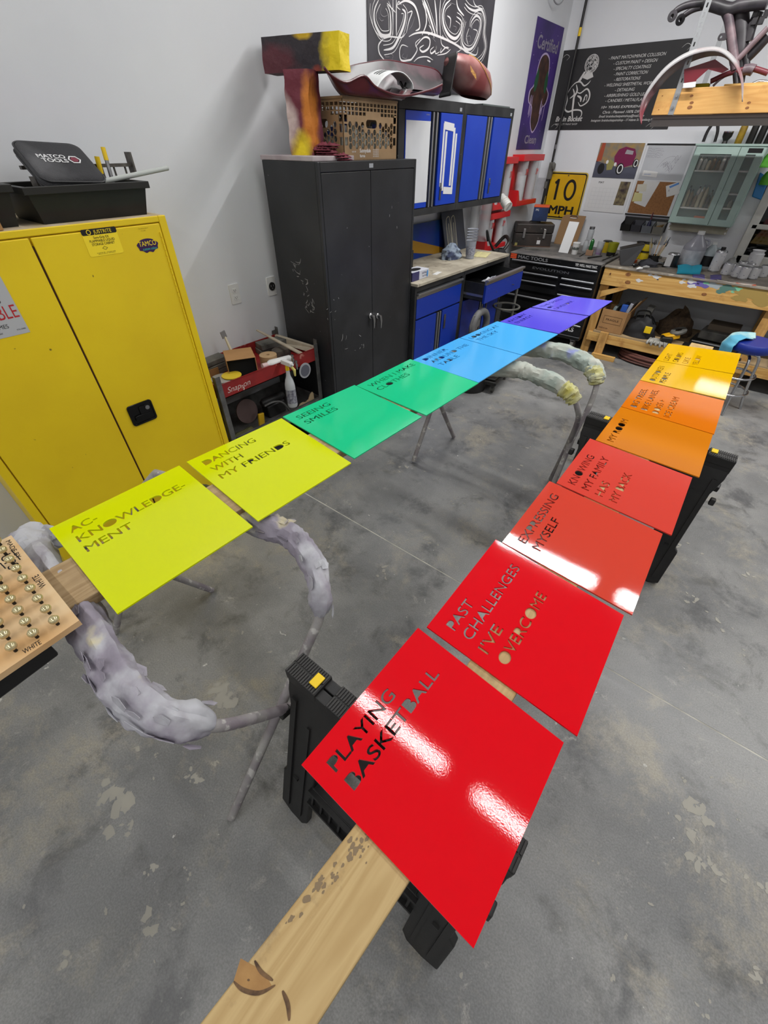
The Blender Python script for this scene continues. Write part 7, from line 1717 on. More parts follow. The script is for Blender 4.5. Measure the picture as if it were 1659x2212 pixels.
splat([(1421, 604, .008), (1508, 613, .010)], mat('splat_ink', (40, 34, 60), .6))
splat([(1625, 635, .09), (1650, 650, .08), (1600, 645, .05)], mat('splat_olive', (158, 132, 70), .7))
splat([(1512, 594, .05), (1530, 598, .05)], mat('splat_violet', (104, 92, 160), .6))
for x in (GX0, .2, GX1 - .09):
    obj('leg', M().box(x, x + .038, GY0 + .039, GY0 + .128, 0, GZ - .019).box(x, x + .089, GY0 + .04, GY0 + .078, 0, GZ - .019), m_pinez, wbn, smooth=0)
    obj('leg', M().box(x, x + .089, YB - .06, YB - .022, 0, GZ - .019), m_pinez, wbn, smooth=0)
p0, p1 = YP(1296, 644, GY0 + .02), YP(1340, 622, GY0 + .02)
obj('brace', M().hexa([(GX0 + .04, GY0 + .002, .62), (GX0 + .04, GY0 + .038, .62), (GX0 + .30, GY0 + .038, GZ - .186), (GX0 + .30, GY0 + .002, GZ - .186)], [(GX0 + .04, GY0 + .002, .68), (GX0 + .04, GY0 + .038, .68), (GX0 + .21, GY0 + .038, GZ - .186), (GX0 + .21, GY0 + .002, GZ - .186)]), m_pine, wbn, smooth=0)
sz_ = .27
obj('shelf_board', M().box(GX0 + .09, GX1 - .1, GY0 + .002, YB - .07, sz_ - .016, sz_), mat('shelf_ply', (170, 146, 110), .7, col2=(146, 124, 92), nscale=5), wbn, smooth=0)
obj('shelf_rail', M().box(GX0 + .0385, GX1, GY0 - .001, GY0 + .037, sz_ - .115, sz_ - .0165), m_pine, wbn, bevel=.003, smooth=0)
obj('shelf_post', M().box(-1.155, -1.065, GY0 - .042, GY0 - .003, 0, sz_ + .012), m_pinez, wbn, bevel=.003, smooth=0)
obj('floor_block', M().box(-1.16, -.90, GY0 - .09, GY0 - .045, 0, .05), m_pine, label='short pine offcut lying on the floor in front of the bench', cat='block', bevel=.002, smooth=0)
# hose coil
hcl = M(); c = Vector((-.42, 5.66, 0))
pts = []
for k in range(9 * 22):
    a = 2 * PI * k / 22; lay = k / 22; pts.append(Vector((-.50 + (.40 + .018 * math.sin(lay * 2.4)) * math.cos(a), 5.68 + (.20 + .012 * math.cos(lay * 1.9)) * math.sin(a), .014 + .0105 * lay + .003 * math.sin(a * 3 + lay))))
obj('air_hose', M().tube(pts, .0105, 7), mat('hose_brown', (104, 66, 58), .5), label='coiled reddish brown air hose on the floor under the bench', cat='hose')
# ---- on the lower shelf
zs = sz_ + .0005
obj_ = thing('cardboard_box', 'open brown carton printed with a frame, first on the bench shelf', 'box', (-1.05, 5.75, zs))
Tc = TR(-1.08, 5.665, zs, rz=-.06)
ctn = M(); w2, d2_, h2 = .14, .13, .235
ctn.box(-w2, w2, -d2_, -d2_ + .004, 0, h2, Tc).box(-w2, w2, d2_ - .004, d2_, 0, h2, Tc).box(-w2, -w2 + .004, -d2_, d2_, 0, h2, Tc).box(w2 - .004, w2, -d2_, d2_, 0, h2, Tc).box(-w2, w2, -d2_, d2_, 0, .004, Tc)
obj('carton_wall', ctn, m_card, obj_, smooth=0)
Fx = frame(Tc @ Vector((-w2, -d2_ - .0005, 0)), Tc.to_3x3() @ Vector((1, 0, 0)), (0, 0, 1))
obj('carton_print', M().prism([[(.04, .09), (.24, .09), (.24, .17), (.04, .17)], [(.043, .093), (.043, .167), (.237, .167), (.237, .093)]], Fx, 0, .0006), mat('print_brown', (84, 58, 38), .8), obj_, smooth=0)
obj('lettering', textm(textm(M(), 'FRAGILE', Fx, .14, .122, .02, .14, 'c', d=.0007, bold=.02), 'MADE IN USA', Fx, .02, .03, .014, .10, d=.0007), MATS['print_brown'], obj_, smooth=0)
obj('carton_flap', M().hexa([Tc @ Vector(p) for p in ((w2, -d2_, h2 - .004), (w2 + .005, -d2_, h2 - .004), (w2 + .005, d2_, h2 - .004), (w2, d2_, h2 - .004))], [Tc @ Vector(p) for p in ((w2 + .07, -d2_, h2 + .13), (w2 + .075, -d2_, h2 + .13), (w2 + .075, d2_, h2 + .13), (w2 + .07, d2_, h2 + .13))]), m_card, obj_, smooth=0)
for k, (dx, c_, lb_) in enumerate(((-.08, (120, 130, 128), 'grey sheet pack standing in the brown carton'), (-.01, (70, 74, 84), 'dark sleeve standing in the brown carton'), (.06, (150, 152, 160), 'pale pack standing in the brown carton'))):
    obj('sheet_pack', M().box(-.016, .016, -.09, .09, .006, .27 + .03 * k, Tc @ TR(dx, 0, 0, ry=.22)), mat('pack_%d' % k, c_, .6), label=lb_, cat='pack', bevel=.002, smooth=0)
obj('blue_packet', M().box(-.03, .03, -.02, .02, .23, .30, Tc @ TR(.07, -.085, 0)), mat('packet_blue', (40, 80, 160), .5), label='small blue packet at the front of the brown carton', cat='packet', bevel=.003, smooth=0)
def lump(name, label, cat, c, rx_, ry_, h, m, seed=1.0, amp=.25, n=24, parent=None, flatv=.7):
    def f(u, v):
        a_ = 2 * PI * u; rr = math.sin(PI * .5 * (1 - v) + .0001) ** flatv; q = 1 + amp * noise.noise(Vector((math.cos(a_) * 1.7 + seed, math.sin(a_) * 1.7, v * 3)))
        return Vector(c) + Vector((rx_ * rr * q * math.cos(a_), ry_ * rr * q * math.sin(a_), h * v ** .8 * (1 + .3 * noise.noise(Vector((u * 6, v * 3, seed))) * (v > .05))))
    return obj(name, M().grid(f, n, 12), m, parent, label=label, cat=cat, smooth=45)
c = at(1362, 733, 'z', zs); bg = thing('tool_bag', 'black tool bag with a yellow patch on the bench shelf', 'bag', (-.78, 5.66, zs))
lump('bag_body', None, None, (-.80, 5.66, zs), .17, .12, .19, mat('bag_nylon', (28, 28, 30), .7), 5.0, .2, parent=bg, flatv=.35)
obj('bag_patch', M().box(-.735, -.665, 5.535, 5.545, zs + .07, zs + .14), m_yel, bg, bevel=.004)
obj('bag_handle', M().tube(spl([(-.88, 5.64, zs + .17), (-.87, 5.63, zs + .25), (-.76, 5.63, zs + .26), (-.73, 5.64, zs + .17)], 6), .008, 8), m_tub, bg)
obj('silver_tin', M().box(-.035, .035, -.05, .05, 0, .26, TR(-.83, 5.90, zs, ry=.12)), mat('tin_pale', (150, 150, 146), .4), label='tall pale tin leaning behind the tool bag', cat='tin', bevel=.006)
lump('burlap_sack', 'brown burlap sack slumped behind the tool bag on the shelf', 'sack', (-.50, 5.98, zs), .19, .15, .25, mat('burlap', (88, 70, 52), .95, col2=(64, 52, 40), nscale=40), 9.0)
sa = thing('random_sander', 'yellow and black power sander with grey dust ring on the bench shelf', 'sander', (-.44, 5.66, zs))
obj('sander_grip', M().box(-.10, .06, -.05, .05, .04, .10, TR(-.44, 5.66, zs, rz=.5, ry=-.3)), mat('tool_yellow', (214, 160, 20), .45), sa, bevel=.012)
obj('sander_battery', M().box(-.06, .05, -.05, .05, 0, .07, TR(-.49, 5.58, zs, rz=.3)), m_tub, sa, bevel=.008)
obj('sander_ring', M().lathe([(.03, 0), (.075, 0), (.08, .02), (.07, .035), (.03, .03)], (0, 0, 0), 24, T=TR(-.42, 5.68, zs + .10, rz=.4, ry=-.35)), m_dusty, sa)
gl = thing('work_glove', 'pair of dirty white work gloves hanging over the shelf edge', 'gloves', (-.60, 5.5, zs))
obj('glove_body', M().grid(lambda u, v: Vector((-.66 + .20 * u, 5.62 - .125 * v - .004 * (v > .8), zs + .010 + .022 * abs(noise.noise(Vector((u * 5, v * 4, 2)))) - .05 * max(0, v - .85) * 6 * .3)), 18, 12), mat('glove_fabric', (176, 174, 166), .9, col2=(140, 138, 132), nscale=12), gl, solid=.008)
for k in range(5): obj('glove_finger', M().tube(spl([(-.64 + k * .036, 5.52, zs + .016), (-.65 + k * .042, 5.482, zs + .014), (-.65 + k * .045, 5.475, zs - .015 - .01 * (k % 2))], 5), [.011] * 10 + [.007], 8), MATS['glove_fabric'], gl)
lp = thing('old_laptop', 'dusty grey boxed device lying on the bench shelf under other cases', 'case', (-.10, 5.95, zs))
obj('case_base', M().box(-.20, .20, -.14, .14, 0, .05, TR(-.08, 5.86, zs, rz=-.08)), m_tub, lp, bevel=.006)
obj('case_trim', M().box(-.18, .18, -.143, -.14, .035, .042, TR(-.08, 5.86, zs, rz=-.08)), m_pgry, lp, smooth=0)
obj('grey_case', M().box(-.17, .17, -.12, .12, 0, .09, TR(-.06, 5.90, zs + .0505, rz=-.1)), m_dusty, label='dusty grey hinged case stacked on the black one on the shelf', cat='case', bevel=.012)
obj('tan_box', M().box(-.14, .14, -.10, .10, 0, .06, TR(-.05, 5.95, zs + .141, rz=-.05)), mat('dusty_tan', (96, 84, 70), .8), label='brown dusty box topmost of the stack on the bench shelf', cat='box', bevel=.004)
obj('black_mat', M().box(-.33, .22, 5.505, 5.70, zs, zs + .02), m_tub, label='black tray with white specks at the shelf edge behind the panels', cat='tray', bevel=.003)
for k in range(2): obj('blue_tray', M().box(.45 + k * .22, .62 + k * .22, 5.51, 5.72, zs, zs + .035), mat('tray_blue', (30, 50, 170), .4), label=('first', 'second')[k] + ' bright blue plastic tray on the shelf behind the stool', cat='tray', bevel=.004)
lump('grey_heap', 'dark grey folded tarp on the shelf behind the stool', 'tarp', (.62, 5.95, zs), .24, .16, .24, m_dusty, 3.0)

# ---- on the bench top
zb = GZ + .0005
m_canw = mat('can_label_white', (218, 218, 220), .4, col2=(150, 152, 164), nscale=45, ncon=(.62, .66))
m_canr = mat('can_metal', (176, 176, 178), .3, metal=.8)
def can(label, px, py, tpx, tpy, wpx, name='paint_can', cat='can', lab=m_canw, cone=False, grp=None, z=zb, body=None):
    x, y, h = stand_px(px, py, z, tpy, tpx); r = wpx / 2 * mpp((x, y, z)); t_ = thing(name, label, cat, (x, y, z), grp)
    obj('can_body', M().lathe([(0, 0), (r, 0), (r, h * .88), (r * .9, h * .93), (r * .6, h * (1.0 if cone else .95)), (0, h * (1.0 if cone else .95))], (x, y, z), 20), body or m_canr, t_)
    obj('can_label', M().lathe([(r * 1.01, h * .06), (r * 1.01, h * .84)], (x, y, z), 20), lab, t_)
    return t_, x, y, h, r
t_, x, y, h, r = can('small paint can half black half white beside the jug', 1446, 577, 1456, 544, 23, lab=mat('can_bw', (30, 30, 32), .4))
obj('white_strip', M().prism([(-r * .9, h * .1), (r * .15, h * .1), (r * .15, h * .84), (-r * .9, h * .84)], frame((x, y - r * 1.0, zb), (1, 0, 0), (0, 0, 1)), -.004, .0016), m_pwht, t_, smooth=0)
def jug(label, px, py, tpx, tpy, wpx, m, labm, capm):
    x, y, h = stand_px(px, py, zb, tpy, tpx); r = wpx / 2 * mpp((x, y, zb)); t_ = thing('gallon_jug', label, 'jug', (x, y, zb), 'plastic jugs on the bench')
    obj('jug_body', M().lathe([(0, 0), (r * .96, 0), (r, h * .04), (r, h * .55), (r * .93, h * .62), (r * .3, h * .88), (r * .24, h * .92), (0, h * .92)], (x, y, zb), 28), m, t_)
    obj('cap', M().lathe([(0, h), (r * .3, h), (r * .3, h * .91), (0, h * .91)], (x, y, zb), 18), capm, t_)
    obj('label', M().lathe([(r * 1.01, h * .10), (r * 1.01, h * .50)], (x, y, zb), 28), labm, t_)
    obj('jug_handle', M().tube(spl([(x + r * .55, y, zb + h * .80), (x + r * .95, y, zb + h * .76), (x + r * .98, y, zb + h * .62)], 6), r * .09, 8), m, t_)
    return t_
m_jug = mat('jug_translucent', (150, 150, 158), .25, alpha=.92)
jug('large translucent gallon jug with grey label and white cap on the bench', 1484, 576, 1512, 499, 43, m_jug, mat('jug_label', (150, 152, 158), .5, col2=(190, 190, 194), nscale=14), m_wpl)
jug('second translucent jug with black label behind the large one', 1521, 578, 1535, 522, 32, mat('jug_clear', (170, 180, 184), .2, alpha=.9), m_pblk, m_wpl)
t_, x, y, h, r = can('tall white solvent can with black cap on the bench', 1540, 586, 1562, 537, 21, name='solvent_can')
obj('cap', M().cyl((x, y, zb + h * .95), (x, y, zb + h * 1.06), r * .42, n=14), m_pblk, t_)
small = [(1565, 593, 1575, 565, 'nearest the solvent can'), (1577, 593, 1584, 566, 'second from the solvent can'), (1588, 598, 1596, 570, 'third in the row, near the bench edge'), (1602, 602, 1612, 573, 'at the bench edge with a dark blue mark'), (1624, 602, 1632, 574, 'fifth in the row'), (1644, 598, 1651, 570, 'last in the row by the window'), (1596, 588, 1605, 562, 'behind the row, half hidden'), (1612, 590, 1620, 566, 'behind the row, close to the big can')]
for (px, py, tpx, tpy, w_) in small: can('small white-labelled metal can ' + w_, px, py, tpx, tpy, 18, name='sample_can', grp='small metal cans on the bench')
x, y = -.10, 6.22; h = hz(1637, 540, Vector((x, y, 0))) - zb
obj('tall_can', M().lathe([(0, 0), (.062, 0), (.062, h * .84), (.05, h * .88), (.05, h * .94), (.058, h), (.05, h), (.045, h * .9), (0, h * .88)], (x, y, zb), 24), m_canw, label='large white metal can standing behind the small cans at the window', cat='can')
# window sill things
lump('crumpled_paper', 'crumpled pale paper behind the cans below the window', 'paper', (-.28, 6.15, zb), .06, .05, .10, mat('paper_grey', (140, 140, 138), .9), 7.0)
# cyan towel and purple sheet
a = at(1484, 585, 'z', zb)
obj('cyan_towel', M().grid(lambda u, v: (lambda q: Vector((q.x, q.y, zb + .004 + .045 * (math.sin(PI * min(1, v * 1.1)) ** .5) * (.6 + .4 * abs(math.sin(u * 5))))))(at(1461 + 50 * u, 592 - 17 * v + 2 * u, 'z', zb)), 18, 10), mat('towel_cyan', (38, 156, 184), .9), label='folded cyan shop towel on the bench edge before the jug', cat='towel', solid=.006, smooth=60)
obj('violet_sheet', M().grid(lambda u, v: (lambda q: Vector((q.x, max(q.y, GY0 - .010), zb + .001 + .004 * math.sin(u * 9))))(at(1496 + 62 * u, 602 - 10 * v + 3 * u, 'z', zb)), 14, 4), mat('sheet_violet', (92, 84, 140), .8), label='violet stained sheet lying at the bench edge', cat='sheet', solid=.002)
obj('stained_paper', M().grid(lambda u, v: (lambda q: Vector((q.x, max(q.y, GY0 - .010), zb + .001 + .003 * math.sin(u * 7 + v * 3))))(at(1548 + 85 * u, 612 - 8 * v + 8 * u, 'z', zb)), 14, 4), mat('stained_paper', (176, 166, 156), .8, col2=(186, 90, 60), nscale=9, ncon=(.58, .66)), label='paint-stained paper under the small cans at the bench edge', cat='paper', solid=.002)
# brush pot
x, y, h = stand_px(1405, 574, zb, 545, 1408)
bp_ = thing('brush_pot', 'dark pot with rag holding many small paint brushes on the bench', 'pot', (x, y, zb))
obj('pot', M().lathe([(0, 0), (.045, 0), (.055, .10), (.05, .10), (.04, .01), (0, .01)], (x, y, zb), 20), m_tub, bp_)
lump('pot_rag', None, None, (x - .02, y - .05, zb), .10, .06, .07, mat('rag_slate', (70, 70, 76), .9), 6.0, parent=bp_)
rnd = random.Random(12)
for k in range(14):
    a_ = rnd.uniform(0, 2 * PI); q = Vector((x + .02 * math.cos(a_), y + .02 * math.sin(a_), zb + .015)); e = Vector((x + .085 * math.cos(a_), y + .085 * math.sin(a_), zb + .20 + rnd.uniform(0, .07)))
    t_ = thing('paint_brush', 'thin paint brush standing in the dark brush pot', 'brush', q, 'brushes in the brush pot')
    obj('handle', M().cyl(q, q.lerp(e, .8), .003, .004, 6), (m_pinez, m_pgry, mat('brush_cream', (180, 170, 140), .5))[k % 3], t_)
    obj('bristles', M().cyl(q.lerp(e, .8), e, .006, .002, 6), (m_tub, MATS['brush_cream'])[k % 2], t_)
# yellow cans
for k, (px, py, lb_) in enumerate(((1374, 558, 'lower left yellow paint tin with black rim'), (1389, 560, 'lower right yellow paint tin with black rim'))):
    x, y, h = stand_px(px, py, zb, py - 11, px + 3)
    for j in range(2):
        bottle('yellow_tin', (('lower', 'upper')[j] + (' left', ' right')[k]) + ' yellow tin with black rim, stacked on the bench', 'tin', x, y, zb + j * .082, .045, .080, mat('tin_bright', (200, 176, 24), .45), m_pblk, 16, neck=.9, shoulder=.92, grp='stacked yellow tins')
obj('orange_tape', M().lathe([(.02, 0), (.045, 0), (.045, .025), (.02, .025), (.02, 0)], (*at(1366, 566, 'z', zb)[:2], zb), 20), mat('tape_orange', (200, 90, 40), .5), label='orange tape roll in front of the yellow tins', cat='tape')
# grey sheet-metal hopper
x, y, h = stand_px(1350, 572, zb, 532, 1356)
hp = thing('metal_hopper', 'grey bent metal hopper standing at the corner of the bench', 'hopper', (x, y, zb))
Th = TR(x, y, zb, rz=.35)
obj('hopper_shell', M().hexa([(-.05, -.06, 0), (.06, -.06, 0), (.06, .07, 0), (-.05, .07, 0)], [(-.11, -.08, .14), (.12, -.05, .20), (.12, .09, .20), (-.10, .08, .15)], Th), mat('hopper_grey', (92, 92, 94), .5, metal=.3), hp, bevel=.004, smooth=0)
obj('hopper_mouth', M().hexa([(-.10, -.072, .1405), (.11, -.045, .2005), (.11, .08, .2005), (-.09, .07, .1505)], [(-.10, -.072, .143), (.11, -.045, .203), (.11, .08, .203), (-.09, .07, .153)], Th), m_tub, hp, smooth=0)
a, b_ = at(1318, 592, 'y', GY0 - .02), at(1341, 556, 'z', zb + .01)
obj('long_driver', M().cyl(a, b_, .006, .010, 8), mat('driver_maroon', (70, 30, 28), .4), label='long dark driver hanging over the corner of the bench', cat='tool')
rnd = random.Random(44)
jl = [('small steel clamp', m_steel), ('black socket', m_tub), ('grey nozzle', m_dusty), ('pale cap', m_wpl), ('dark grinder wheel', m_pblk)]
for k, (px, py) in enumerate(((1362, 574), (1372, 577), (1384, 572), (1394, 580), (1418, 566), (1425, 572), (1432, 576), (1422, 558), (1380, 583), (1437, 571))):
    p = at(px, py, 'z', zb); a_ = k * 1.3; d = Vector((math.cos(a_), math.sin(a_), 0)) * .035
    obj('bench_clutter', M().tube([p - d + Vector((0, 0, .012)), p + Vector((0, 0, .016)), p + d + Vector((0, 0, .012))], [.010, .013, .008], 8), jl[k % 5][1], label='%s among the clutter, %s' % (jl[k % 5][0], ('by the hopper', 'beside the hopper foot', 'before the yellow tins', 'near the bench edge', 'right of the brush pot', 'between pot and black-white can', 'close to the black-white can', 'behind the brush pot', 'at the bench edge below the tins', 'left of the small can')[k]), cat='tool', group='bench clutter')
# blue pouch and green cloths beside the window
a = YP(1640, 405, YB - .03)
bpz = [YP(*p, YB - .02) for p in ((1642, 372), (1662, 385), (1644, 432), (1624, 425))]
bl = thing('blue_pouch', 'blue printed pouch hanging beside the window', 'pouch', bpz[3])
obj('pouch_body', M().hexa([p + Vector((0, .018, 0)) for p in bpz], [p + Vector((0, -.012, 0)) for p in bpz]), mat('pouch_blue', (40, 120, 180), .4), bl, bevel=.008)
for k, (px, py, r) in enumerate(((1656, 350, .055), (1655, 388, .05))):
    p = YP(px, py, YB - .08)
    lump('green_cloth', ('upper', 'lower')[k] + ' bright green cloth bundle hanging at the window corner', 'cloth', (p.x, p.y, p.z - .04), r, r * .8, .11, mat('cloth_green', (84, 160, 50), .8), 2.0 + k, .3)
hk = obj('hook_strip', M().box(-.262, -.20, YB - .07, YB - .001, 1.86, 1.88), m_steel, label='small metal hook strip holding the green cloths', cat='hook')

# ================================================================== STOOL
sx_, sy_, szt = .215, 4.95, .625
sl = thing('shop_stool', 'round blue padded shop stool with chrome tube legs', 'stool', (sx_, sy_, 0))
obj('seat', M().lathe([(0, szt - .075), (.165, szt - .075), (.178, szt - .06), (.180, szt - .015), (.170, szt - .002), (0, szt)], (sx_, sy_, 0), 36), mat('vinyl_blue', (26, 44, 130), .35, bump=.1, bscale=300), sl)
obj('swivel', M().cyl((sx_, sy_, szt - .11), (sx_, sy_, szt - .075), .07, n=20), m_steel, sl)
for k in range(2):
    a_ = .35 + k * PI / 2; c_, s_ = math.cos(a_), math.sin(a_)
    pts = [(-.20, 0), (-.165, .14), (-.135, .33), (-.115, .46), (-.08, .505), (0, .512), (.08, .505), (.115, .46), (.135, .33), (.165, .14), (.20, 0)]
    obj('leg', M().tube(spl([(sx_ + u * c_, sy_ + u * s_, z) for u, z in pts], 5), .0125, 10), m_chrome, sl)
for (r, z) in ((.165, .18), (.150, .33)):
    obj('foot_ring', M().tube([(sx_ + r * math.cos(a), sy_ + r * math.sin(a), z) for a in [2 * PI * k / 32 for k in range(33)]], .010, 10), m_chrome, sl)
tw = M()
def towf(u, v):
    # drapes over the back left of the seat
    ang = PI * .55 + u * PI * .75; 
    prof = [(.02, szt + .012), (.12, szt + .03), (.185, szt + .012), (.215, szt - .06), (.20, szt - .16), (.185, szt - .22)]
    s_ = v * 5; k = min(4, int(s_)); t_ = s_ - k; r = prof[k][0] + (prof[k + 1][0] - prof[k][0]) * t_; z = prof[k][1] + (prof[k + 1][1] - prof[k][1]) * t_
    wv = 1 + .10 * math.sin(u * 22) * max(0, v - .4); low = 1 if .35 < u else .45
    if v > .5: z = szt - .0 + (z - szt) * (low * (.6 + .4 * math.sin(PI * u)))
    return Vector((sx_ + r * wv * math.cos(ang), sy_ + r * wv * math.sin(ang), z))
obj('towel', M().grid(towf, 40, 20), mat('towel_blue', (92, 168, 196), .95, col2=(172, 206, 204), nscale=3.5, ncon=(.45, .55), bump=.4, bscale=220), label='pale and sky blue towel draped over the blue stool', cat='towel', solid=.006, smooth=60)

# ================================================================== OVERHEAD SHELF
HY = 4.85
hs = thing('hanging_shelf', 'timber storage shelf hung from the ceiling on perforated steel straps', 'shelf', (.0, 5.3, 2.0))
q0, q1 = YP(1422, 193, HY), YP(1408, 249, HY)
HX0, HZ0, HZ1 = (q0.x + q1.x) / 2, q1.z, q0.z; HX1 = 1.7
hbm = obj('front_beam', M().box(HX0, HX1, HY, HY + .038, HZ0, HZ1), wood_mat('pine_beam', (204, 158, 92), (190, 140, 76), (166, 118, 62), 'x', .6), hs, bevel=.003, smooth=0)
for (px, py, r) in ((1494, 207, .012), (1494, 222, .014), (1490, 232, .018), (1618, 222, .012), (1614, 233, .012), (1431, 207, .005), (1423, 237, .005)):
    p = YP(px, py, HY); obj('knot', M().prism(ell(p.x, p.z, r, r * .6, 12), FB(0, 0, HY), 0, .0006), MATS['knot_brown'], hbm, smooth=0)
obj('back_beam', M().box(HX0, HX1, HY + .80, HY + .838, HZ0, HZ1), MATS['pine_beam'], hs, smooth=0)
obj('deck_sheet', M().box(HX0 + .01, HX1, HY + .03, HY + .84, HZ0 - .022, HZ0 - .001), mat('deck_grey', (126, 118, 112), .8), hs, smooth=0)
obj('upright_channel', M().box(HX0 + .005, HX0 + .06, HY + .045, HY + .085, HZ0 - .065, HZ0 - .0225).box(HX0 + .0605, HX1, HY + .045, HY + .085, HZ0 - .065, HZ0 - .0225), mat('channel_grey', (132, 126, 120), .5), hs, smooth=0)
sxx = YP(1442, 249, HY - .003).x
holes = []
z = HZ1 + .03
while z < 3.6: holes.append([(.014, z), (.024, z), (.024, z + .022), (.014, z + .022)]); z += .045
obj('steel_strap', M().prism([[(0, HZ0), (.038, HZ0), (.038, ZC), (0, ZC)]] + holes, FB(sxx, 0, HY - .0005), 0, .003), mat('galvanised', (150, 152, 154), .4, metal=.5), hs, smooth=0)
obj('steel_strap', M().prism([[(0, HZ0), (.038, HZ0), (.038, ZC), (0, ZC)]], FB(sxx, 0, HY + .8395 + .004), 0, .003), MATS['galvanised'], hs, smooth=0)
for z in (HZ0 + .04, HZ1 - .04): obj('bolt', M().cyl((sxx + .019, HY - .004, z), (sxx + .019, HY - .012, z), .009, n=8), m_chrome, hs)
# fender
m_fen = mat('fender_grey', (160, 158, 158), .3, col2=(128, 62, 70), nscale=2.2, ncon=(.48, .62))
fo = [(1386, 268), (1384, 240), (1400, 200), (1440, 150), (1490, 118), (1545, 108), (1580, 128), (1601, 170), (1604, 220)]
fi = [(1386, 266), (1394, 250), (1416, 218), (1458, 174), (1503, 148), (1545, 138), (1570, 152), (1592, 180), (1603, 219)]
YF_ = HY - .035
Po = [YP(px, py, YF_ - .02) for px, py in fo]; Pi = [YP(px, py, YF_ - .02) for px, py in fi]
so, si = spl(Po, 5), spl(Pi, 5); kf = len(so)
def fenf(u, v):
    i = int(round(v * (kf - 1))); o_, i_ = so[i], si[i]; wd = .16 * math.sin(PI * min(max(v, .02), .98)) ** .7; a_ = PI * u
    c = o_.lerp(i_, .5); h_ = (o_ - i_)
    return c + h_ * (.5 if u < .02 else (math.sin(a_) * .9 + .0)) * .6 + Vector((0, -.05 + (1 - math.cos(a_)) * wd * .5 + .03, 0)) + h_ * .25
fd = thing('red_fender', 'arched maroon and pale grey motorcycle fender resting over the shelf beam', 'fender', (sxx, YF_, HZ1))
obj('fender_shell', M().grid(lambda u, v: fenf(u, v), 10, kf - 1), m_fen, fd, solid=.004, smooth=70)
sd = [YP(*p, YF_ + .02) for p in ((1478, 150), (1545, 128), (1575, 150), (1560, 158), (1530, 150), (1505, 172), (1500, 186), (1478, 186), (1478, 165))]
obj('fender_side', M().prism([(p.x, p.z) for p in sd][::-1], FB(0, 0, YF_ + .02), 0, .004), mat('fender_side', (104, 30, 40), .35, col2=(116, 112, 114), nscale=3, ncon=(.55, .7)), fd, smooth=0)
obj('fender_bracket', M().prism([(p.x, p.z) for p in [YP(*q, YF_) for q in ((1476, 180), (1504, 176), (1502, 188), (1476, 190))]][::-1], FB(0, 0, YF_), 0, .006), m_pwht, fd, smooth=0)
# motorcycle frame
m_fr = mat('frame_black', (30, 29, 31), .4, col2=(58, 54, 58), nscale=9)
m_fr2 = mat('frame_pinkish', (128, 108, 112), .45, col2=(70, 60, 66), nscale=8)
mf = thing('motorcycle_chassis', 'black and grey motorcycle frame standing on the hanging shelf', 'frame', (-.7, HY + .2, HZ1))
YM = HY + .10
yp = lambda px, py, dy=0.0: YP(px, py, YM + dy)
def tb(pts, r, m, nm='frame_tube', dy=0.0): obj(nm, M().tube(spl([yp(px, py, dy) for px, py in pts], 6), r, 12), m, mf)
tb([(1450, 35), (1465, 20), (1490, 10), (1530, 5)], .020, m_fr, 'fork_arm'); tb([(1468, 42), (1485, 28), (1505, 18), (1535, 12)], .018, m_fr, 'fork_arm', .10)
for (px, py, dy) in ((1453, 35, -.03), (1470, 43, .07)): 
    c = yp(px, py, dy); obj('lug', M().prism([ell(c.x, c.z, .030, .030, 18), ell(c.x, c.z, .011, .011, 12)[::-1]], FB(0, 0, c.y), 0, .012), m_fr, mf)
tb([(1520, 5), (1545, 12), (1575, 20), (1600, 12), (1659, 5)], .034, m_fr, 'top_casting')
tb([(1570, 12), (1574, 40), (1580, 80), (1586, 125), (1588, 150)], .026, m_fr2, 'down_tube'); tb([(1556, 20), (1568, 50), (1574, 100), (1580, 140)], .010, m_fr, 'down_tube')
tb([(1597, 15), (1600, 60), (1598, 110), (1600, 150)], .05, m_fr, 'engine_cradle', .06); tb([(1640, 25), (1625, 55), (1615, 90)], .03, m_fr, 'engine_cradle', .05)
tb([(1659, 60), (1630, 90), (1600, 122), (1588, 132)], .018, m_fr2, 'frame_rail'); tb([(1659, 78), (1635, 105), (1615, 125)], .030, m_fr, 'frame_rail', .04); tb([(1608, 118), (1612, 140), (1604, 160), (1600, 180)], .022, m_fr, 'frame_rail', .03)
tb([(1588, 150), (1590, 182)], .016, m_fr, 'foot_tube')
tb([(1535, 176), (1570, 160), (1600, 152), (1625, 148), (1659, 158)], .016, m_fen if False else mat('arm_maroon', (100, 40, 48), .4), 'swing_arm')
tb([(1605, 152), (1618, 150), (1628, 152)], .030, m_fr2, 'pivot')
tb([(1540, 186), (1555, 172), (1570, 162)], .008, m_fr2, 'brace_rod'); tb([(1625, 182), (1640, 176), (1659, 178)], .010, m_chrome, 'brace_rod')
c = yp(1562, 80); obj('lug', M().prism([rrect(c.x - .03, c.z - .018, c.x + .03, c.z + .018, .015), ell(c.x - .012, c.z, .007, .007, 10)[::-1]], FB(0, 0, c.y), 0, .012), m_fr, mf)
for k, (px, py) in enumerate(((1632, 28), (1655, 30), (1630, 45), (1645, 44))): obj('bracket_plate', M().box(-.015, .015, -.008, .008, -.02, .02, TR(*yp(px, py, .02))), m_fr, mf, bevel=.003)
obj('frame_block', M().box(yp(1583, 183).x - .05, yp(1583, 183).x + .30, YM - .03, YM + .14, HZ0 + .0, HZ1 + .015), m_pine, label='wood block carrying the motorcycle frame on the hanging shelf', cat='block', smooth=0)
